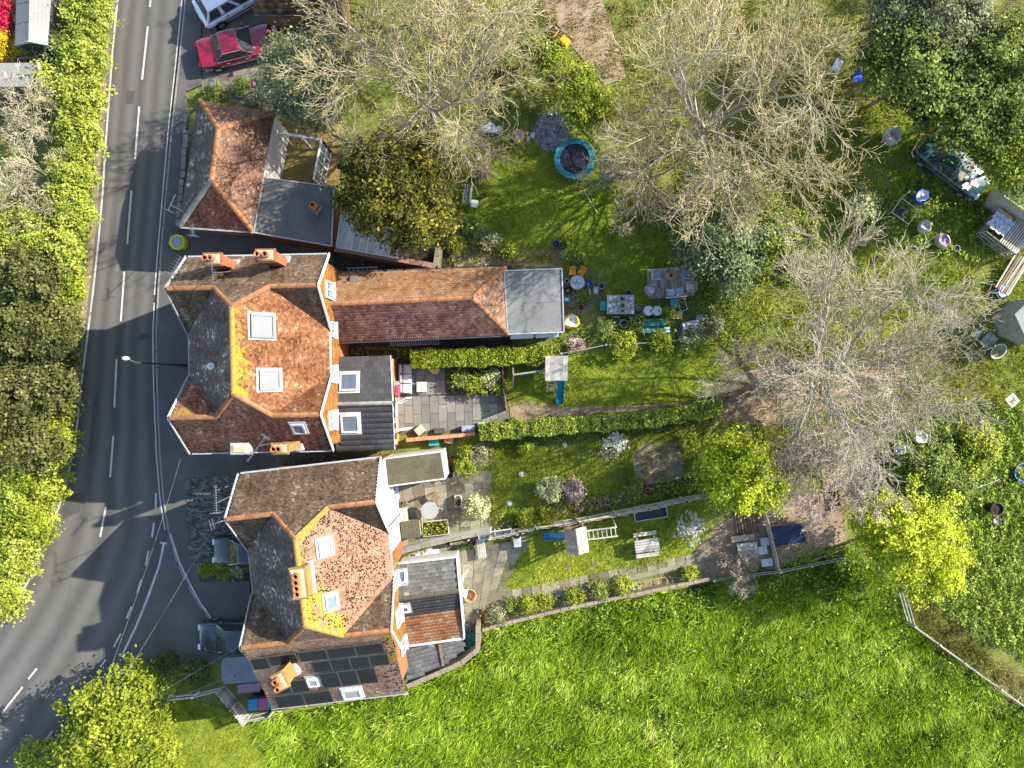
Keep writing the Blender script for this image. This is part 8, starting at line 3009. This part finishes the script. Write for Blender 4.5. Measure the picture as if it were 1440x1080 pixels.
for i, (x, y, w_, d_, lb_) in enumerate(((1076, 762, 0.45, 0.4, 'grey stone block right above the other by the thin wooden fence'), (1073, 774, 0.48, 0.42, 'grey stone block beside the grey plank table'), (1079, 791, 0.6, 0.4, 'flat stone block at the foot of the thin wooden fence'), (1045, 757, 1.3, 0.3, 'long timber plank seat above the grey plank table'))):
    t = T('stone_block', lb_, 'block', x, y, 0.3, 8)
    mb = MB()
    mb.box(0, 0, 0, w_, d_, 0.24)
    mb.build('base', STN if i < 3 else WOODW, t, bevel=0.02)
    mb = MB()
    mb.box(0, 0, 0.24, w_ + 0.05, d_ + 0.05, 0.05)
    mb.build('cap', STN if i < 3 else WOODW, t, bevel=0.01)
pd = T('pond_cover', 'dark blue black tarpaulin stretched over a pond', 'cover', 1108, 752, 0.2, 8)
nx_, ny_ = 16, 8
v, f = [], []
for j in range(ny_ + 1):
    for i in range(nx_ + 1):
        v.append((-1.0 + 2.0 * i / nx_, -0.6 + 1.2 * j / ny_, 0.16 - 0.08 * math.sin(math.pi * i / nx_) * math.sin(math.pi * j / ny_) + 0.012 * rng.normal()))
for j in range(ny_):
    for i in range(nx_):
        a_ = j * (nx_ + 1) + i
        f.append((a_, a_ + 1, a_ + nx_ + 2, a_ + nx_ + 1))
mb = MB()
mb.faces(v, f)
mb.build('sheet', mat('pond_sheet', (0.012, 0.022, 0.06), 0.45, 0.3, 3), pd, smooth=40)
for (x, y, L_, r_) in ((0, 0.64, 2.1, 0), (0, -0.64, 2.1, 0), (-1.04, 0, 1.3, 90), (1.04, 0, 1.3, 90)):
    mb = MB()
    mb.box(x, y, 0, L_, 0.1, 0.17, rz=r_)
    mb.build('edge_sleeper', WOODB, pd)

# things on the far right
cf_ = T('cold_frame', 'rusty framed cold frame with a blue tub inside', 'cold frame', 1273, 297, 0.5, -35)
mb = MB()
for (a_, b_) in (((-0.6, -0.5, 0.5), (0.6, -0.5, 0.5)), ((0.6, -0.5, 0.5), (0.6, 0.5, 0.5)), ((0.6, 0.5, 0.5), (-0.6, 0.5, 0.5)), ((-0.6, 0.5, 0.5), (-0.6, -0.5, 0.5)),
                 ((-0.6, -0.5, 0), (-0.6, -0.5, 0.5)), ((0.6, -0.5, 0), (0.6, -0.5, 0.5)), ((0.6, 0.5, 0), (0.6, 0.5, 0.5)), ((-0.6, 0.5, 0), (-0.6, 0.5, 0.5)), ((-0.6, 0.5, 0.5), (-0.3, 1.4, 0.1)), ((-0.3, 1.4, 0.1), (0.1, 1.4, 0.1))):
    mb.bar(a_, b_, 0.035)
mb.build('frame', WOODP, cf_)
pot('bright blue tub inside the rusty cold frame', 1268, 299, 0.26, 0.35, BLUEP, None)
ck = T('crate_stack', 'big slatted cage with a clear tarpaulin thrown over it', 'cage', 1420, 325, 1.0, -38)
for z in (0.05, 0.35, 0.65, 0.95):
    for (x, y, L_, r_) in ((0, -0.85, 2.2, 0), (0, 0.85, 2.2, 0), (-1.1, 0, 1.7, 90), (1.1, 0, 1.7, 90)):
        mb = MB()
        mb.box(x, y, z, L_, 0.03, 0.11, rz=r_)
        mb.build('side_slat', WOODG, ck)
for k in range(9):
    mb = MB()
    mb.box(-0.1 + k * 0.14, 0, 1.06, 0.08, 1.7, 0.025)
    mb.build('top_slat', WOODP, ck)
for sx in (-1.08, 0, 1.08):
    for sy in (-0.83, 0.83):
        mb = MB()
        mb.box(sx, sy, 0, 0.07, 0.07, 1.06)
        mb.build('post', WOODG, ck)
tp = T('tarpaulin', 'clear crumpled tarpaulin on the slatted cage', 'tarpaulin', 1408, 314, 1.15, -38, z=1.09)
nx_ = 12
v, f = [], []
for j in range(nx_ + 1):
    for i in range(nx_ + 1):
        x, y = -0.62 + 1.24 * i / nx_, -0.55 + 1.1 * j / nx_
        v.append((x + 0.04 * rng.normal(), y + 0.04 * rng.normal(), 0.03 + 0.10 * abs(math.sin(i * 1.3 + 0.6 * j)) * abs(math.cos(j * 0.9)) + 0.03 * rng.random()))
for j in range(nx_):
    for i in range(nx_):
        a_ = j * (nx_ + 1) + i
        f.append((a_, a_ + 1, a_ + nx_ + 2, a_ + nx_ + 1))
mb = MB()
mb.faces(v, f)
mb.build('sheet', TARPW, tp, smooth=35)
mb = MB()
mb.tube([(-0.55, 0.55, 0.08), (0.1, 0.6, 0.08), (0.4, 0.58, 0.08)], 0.04, 6)
mb.build('weight_pole', ORANGEP, tp)
cfm = T('cold_frame', 'low glass topped frame in front of the dark green shed', 'cold frame', 1422, 292, 0.5, -38)
mb = MB()
mb.box(0, 0, 0, 1.4, 0.6, 0.42)
mb.build('base', WOODG, cfm)
for k in range(3):
    mb = MB()
    mb.box(-0.46 + k * 0.46, 0, 0.43, 0.42, 0.55, 0.03)
    mb.build('pane', GP, cfm)
tim = T('timber_rack', 'long rack of timber lengths at the right edge', 'timber rack', 1424, 388, 0.5, 58)
for k in range(7):
    mb = MB()
    mb.bar((-1.1 + 0.1 * rng.random(), -0.42 + k * 0.14, 0.35 + 0.03 * rng.random()), (1.3 + 0.3 * rng.random(), -0.42 + k * 0.14 + 0.03 * rng.normal(), 0.35 + 0.03 * rng.random()), 0.09, 0.06)
    mb.build('plank', (WOODP, WOODW, WOODB)[k % 3], tim)
for x in (-0.9, 0.9):
    mb = MB()
    mb.box(x, 0, 0, 0.1, 1.0, 0.3)
    mb.build('bearer', WOODB, tim)
bb = bag('tarp_bundle', 'clear sheeting with a bright blue skirt at the end of the timber rack', 1411, 409, 0.36, 0.4, BLUEP, TARPW, 'bundle', 1.3, 55)
sgr = thing('shed', 'pale grey shed roof corner at the right edge, below the timber rack', 'shed', (P(1455, 445).x, P(1455, 445).y, 0))
SR = lambda px, py, h: l2(sgr, P(px, py, h))
fl = [SR(1427, 442, 2.2), SR(1455, 415, 2.2), SR(1500, 450, 2.2), SR(1470, 485, 2.2), SR(1440, 470, 2.2)]
mb = MB()
mb.prism([tuple(p)[:2] for p in fl[::-1]], 2.12, 2.2)
mb.build('roof', SHR, sgr)
mb = MB()
c_ = sum(fl, Vector()) / 5
mb.prism([tuple(c_ + (p - c_) * 0.92)[:2] for p in fl[::-1]], 0, 2.12)
mb.build('wall', WOODG, sgr)
bd = T('board', 'pale green board lying under the twigs of the widest leafless tree', 'board', 1391, 479, 0.1, 48)
mb = MB()
mb.box(0, 0, 0.02, 0.95, 0.62, 0.03)
mb.build('panel', mat('pale_green_panel', (0.34, 0.40, 0.36), 0.7, 0.2, 5), bd)
mb = MB()
mb.box(0, 0.32, 0.05, 0.95, 0.05, 0.04)
mb.box(0, -0.32, 0.05, 0.95, 0.05, 0.04)
mb.build('batten', WOODG, bd)
bd2 = T('board', 'white chipped board left of the pale green board', 'board', 1376, 467, 0.1, 50)
mb = MB()
mb.box(0, 0, 0.02, 0.8, 0.42, 0.03)
mb.build('panel', WHITE, bd2)
mb = MB()
mb.box(0.2, 0, 0.05, 0.06, 0.42, 0.04)
mb.build('batten', WOODB, bd2)
bs = T('basin', 'white rimmed oval basin lying on the grass right of the boards', 'basin', 1404, 494, 0.2, 40)
mb = MB()
mb.lathe([(0.30, 0), (0.40, 0.2), (0.43, 0.22), (0.40, 0.22), (0.28, 0.05), (0.01, 0.05)], n=22, sx=1.25, sy=0.8)
mb.build('bowl', mat('basin_inside', (0.25, 0.25, 0.15), 0.6, 0.3, 5), bs, smooth=40)
mb = MB()
mb.tube([(0.425 * 1.25 * math.cos(a_), 0.425 * 0.8 * math.sin(a_), 0.225) for a_ in np.linspace(0, 6.283, 28)], 0.03, 6)
mb.build('rim', WHITE, bs)
rk = T('rocking_board', 'white square table top painted with a brown animal, on thin legs', 'table', 1424, 563, 0.7, 40)
mb = MB()
mb.box(0, 0, 0.66, 0.62, 0.62, 0.04)
mb.build('top', WHITE, rk, bevel=0.01)
mb = MB()
mb.prism([(-0.2, -0.05), (-0.13, -0.1), (-0.12, -0.2), (-0.07, -0.2), (-0.05, -0.08), (0.08, -0.08), (0.1, -0.2), (0.15, -0.2), (0.16, 0.0), (0.22, 0.12), (0.15, 0.16), (0.08, 0.05), (-0.14, 0.05), (-0.22, 0.12)], 0.701, 0.705)
mb.build('painted_animal', RUST, rk)
for sx in (-0.25, 0.25):
    for sy in (-0.25, 0.25):
        mb = MB()
        mb.bar((sx, sy, 0.66), (sx * 1.2, sy * 1.2, 0), 0.045)
        mb.build('leg', WOODP, rk)
pl_ = T('paddling_pool', 'blue rimmed round pool cut by the right edge of the picture', 'pool', 1441, 665, 0.3)
mb = MB()
mb.lathe([(0.50, 0), (0.56, 0.28), (0.58, 0.3), (0.53, 0.3), (0.46, 0.08)], n=24)
mb.build('wall', mat('pool_blue', (0.06, 0.20, 0.55), 0.35, 0.25, 4), pl_, smooth=40)
mb = MB()
mb.lathe([(0.48, 0.12), (0.01, 0.12)], n=24, capb=False)
mb.build('water', mat('pool_brown', (0.16, 0.10, 0.07), 0.4, 0.3, 4), pl_)
bag('tub', 'torn pale plastic tub in the weeds above the black water butt', 1346, 686, 0.30, 0.4, TARPW, SACK, 'tub')
bag('rubble_bag', 'red and white torn bag below the black water butt', 1402, 732, 0.26, 0.3, col('torn_red', (0.42, 0.2, 0.16)), SACK)
cn = T('garden_cane', 'long bamboo cane lying in the weeds right of the plastic tub', 'cane', 1378, 680)
mb = MB()
mb.bar((-0.8, -0.3, 0.5), (0.8, 0.32, 0.55), 0.03)
mb.build('cane', WOODP, cn)
cn2 = T('garden_cane', 'long pale pole leaning over the shady lawn below the trampoline', 'cane', 829, 286)
mb = MB()
mb.tube([(-0.35, 0.75, 0.05), (0.32, -0.75, 1.0)], 0.02, 6)
mb.build('pole', WOODP, cn2)
bk2 = T('bucket', 'blue grey capped bin at the corner of the hipped outbuilding', 'bin', 298, 121, 0.6)
mb = MB()
mb.lathe([(0.16, 0), (0.22, 0.6), (0.24, 0.62), (0.20, 0.72), (0.02, 0.76)], n=14)
mb.build('body', col('slate_blue', (0.09, 0.13, 0.19)), bk2, smooth=40)
mb = MB()
mb.tube([(-0.2, 0, 0.6), (0, 0, 0.82), (0.2, 0, 0.6)], 0.012, 5)
mb.build('handle', STEEL, bk2)
bk3 = T('bucket', 'dark glossy covered bin beside the whitewashed courtyard wall', 'bin', 392, 146, 0.9)
mb = MB()
mb.lathe([(0.22, 0), (0.30, 0.9), (0.33, 0.92), (0.24, 1.02), (0.02, 1.06)], n=14)
mb.build('body', col('dark_slate', (0.05, 0.06, 0.085), rough=0.3), bk3, smooth=40)
mb = MB()
mb.lathe([(0.1, 1.03), (0.1, 1.1), (0.02, 1.12)], n=8)
mb.build('knob', PLASTIC, bk3)
si = T('small_sign', 'small maroon sign with a white mark in front of the crimson saloon', 'sign', 357, 117, 0.9)
mb = MB()
mb.box(0, 0, 0, 0.05, 0.05, 0.8)
mb.build('post', PLASTIC, si)
mb = MB()
mb.slab([Vector((-0.2, -0.2, 0.75)), Vector((0.2, -0.2, 0.75)), Vector((0.2, 0.18, 0.95)), Vector((-0.2, 0.18, 0.95))], 0.025)
mb.build('panel', MAROON, si)
mb = MB()
mb.slab([Vector((-0.08, -0.1, 0.808)), Vector((0.08, -0.1, 0.808)), Vector((0.08, 0.08, 0.904)), Vector((-0.08, 0.08, 0.904))], 0.004)
mb.build('white_mark', WHITE, si)
st_ = T('side_table', 'pale square side table at the foot of the slatted bench on the shady lawn', 'table', 667, 286, 0.5, -8)
mb = MB()
mb.box(0, 0, 0.42, 0.42, 0.42, 0.04)
mb.build('table_top', STN, st_)
for sx in (-0.16, 0.16):
    for sy in (-0.16, 0.16):
        mb = MB()
        mb.box(sx, sy, 0, 0.05, 0.05, 0.42)
        mb.build('leg', WOODG, st_)
gr = T('iron_grating', 'long iron grating on the ground under the eave of the orange roof', 'grating', 583, 480, 0.1, 2)
for k in range(22):
    mb = MB()
    mb.box(-1.4 + k * 0.133, 0, 0.05, 0.05, 0.4, 0.03)
    mb.build('bar', STEEL, gr)
for y in (-0.2, 0.2):
    mb = MB()
    mb.box(0, y, 0.03, 2.95, 0.05, 0.05)
    mb.build('rail', STEEL, gr)
ld = T('ladder', 'pale ladder lying in the gap behind the dark brick wall', 'ladder', 510, 380, 0.1, 2)
mb = MB()
for y in (-0.14, 0.14):
    mb.bar((-0.9, y, 0.12), (0.9, y, 0.12), 0.05)
mb.build('rails', STEEL, ld)
mb = MB()
for k in range(7):
    mb.bar((-0.78 + k * 0.26, -0.14, 0.12), (-0.78 + k * 0.26, 0.14, 0.12), 0.035)
mb.build('rungs', STEEL, ld)

CLUT = (('white', WHITE), ('grey', POTG), ('blue', BLUEP), ('brown', TERRA), ('teal', TEALP), ('black', POTB))
SPOT = ((797, 395, 'against the studio wall, highest up'), (799, 408, 'against the studio wall, second down'), (797, 421, 'against the studio wall, third down'), (803, 433, 'above the yellow rubble sack'),
        (828, 399, 'right of the round silver table'), (838, 408, 'on the bare patch right of the silver table'), (846, 402, 'furthest right of the silver table'), (826, 412, 'below the silver table'),
        (889, 448, 'left of the green covered bench'), (903, 449, 'touching the left end of the green covered bench'), (933, 449, 'between the green covered bench and the tan box'), (962, 466, 'below the barrel lying on its side'),
        (884, 412, 'above the right end of the junk table'), (898, 432, 'between the junk table and the steel drums'), (985, 446, 'right of the barrel lying on its side'), (860, 446, 'below the left end of the junk table'))
for i, (x, y, w_) in enumerate(SPOT):
    nm_, m_ = CLUT[(i * 5 + i // 6) % 6]
    if i % 3 == 0:
        pot('small %s pot %s' % (nm_, w_), x, y, 0.13 + 0.05 * rng.random(), 0.26, m_, L_MID if i % 2 else None, group='oddments of the junk yard')
    else:
        t = T('oddment', '%s tub %s' % (nm_, w_) if i % 3 == 1 else '%s chunky box %s' % (nm_, w_), 'oddment', x, y, 0.25, rng.uniform(0, 90), 'oddments of the junk yard')
        mb = MB()
        if i % 3 == 1:
            mb.lathe([(0.17, 0), (0.21, 0.22), (0.22, 0.24), (0.18, 0.24), (0.15, 0.06), (0.01, 0.06)], n=12)
        else:
            mb.box(0, 0, 0, 0.42, 0.3, 0.22, top=1.06)
        mb.build('body', m_, t)
        mb = MB()
        mb.box(0, 0, 0.07 if i % 3 == 1 else 0.22, 0.2, 0.16, 0.03)
        mb.build('lid' if i % 3 == 2 else 'filling', (SACK, WOODG, STEEL)[i % 3], t)
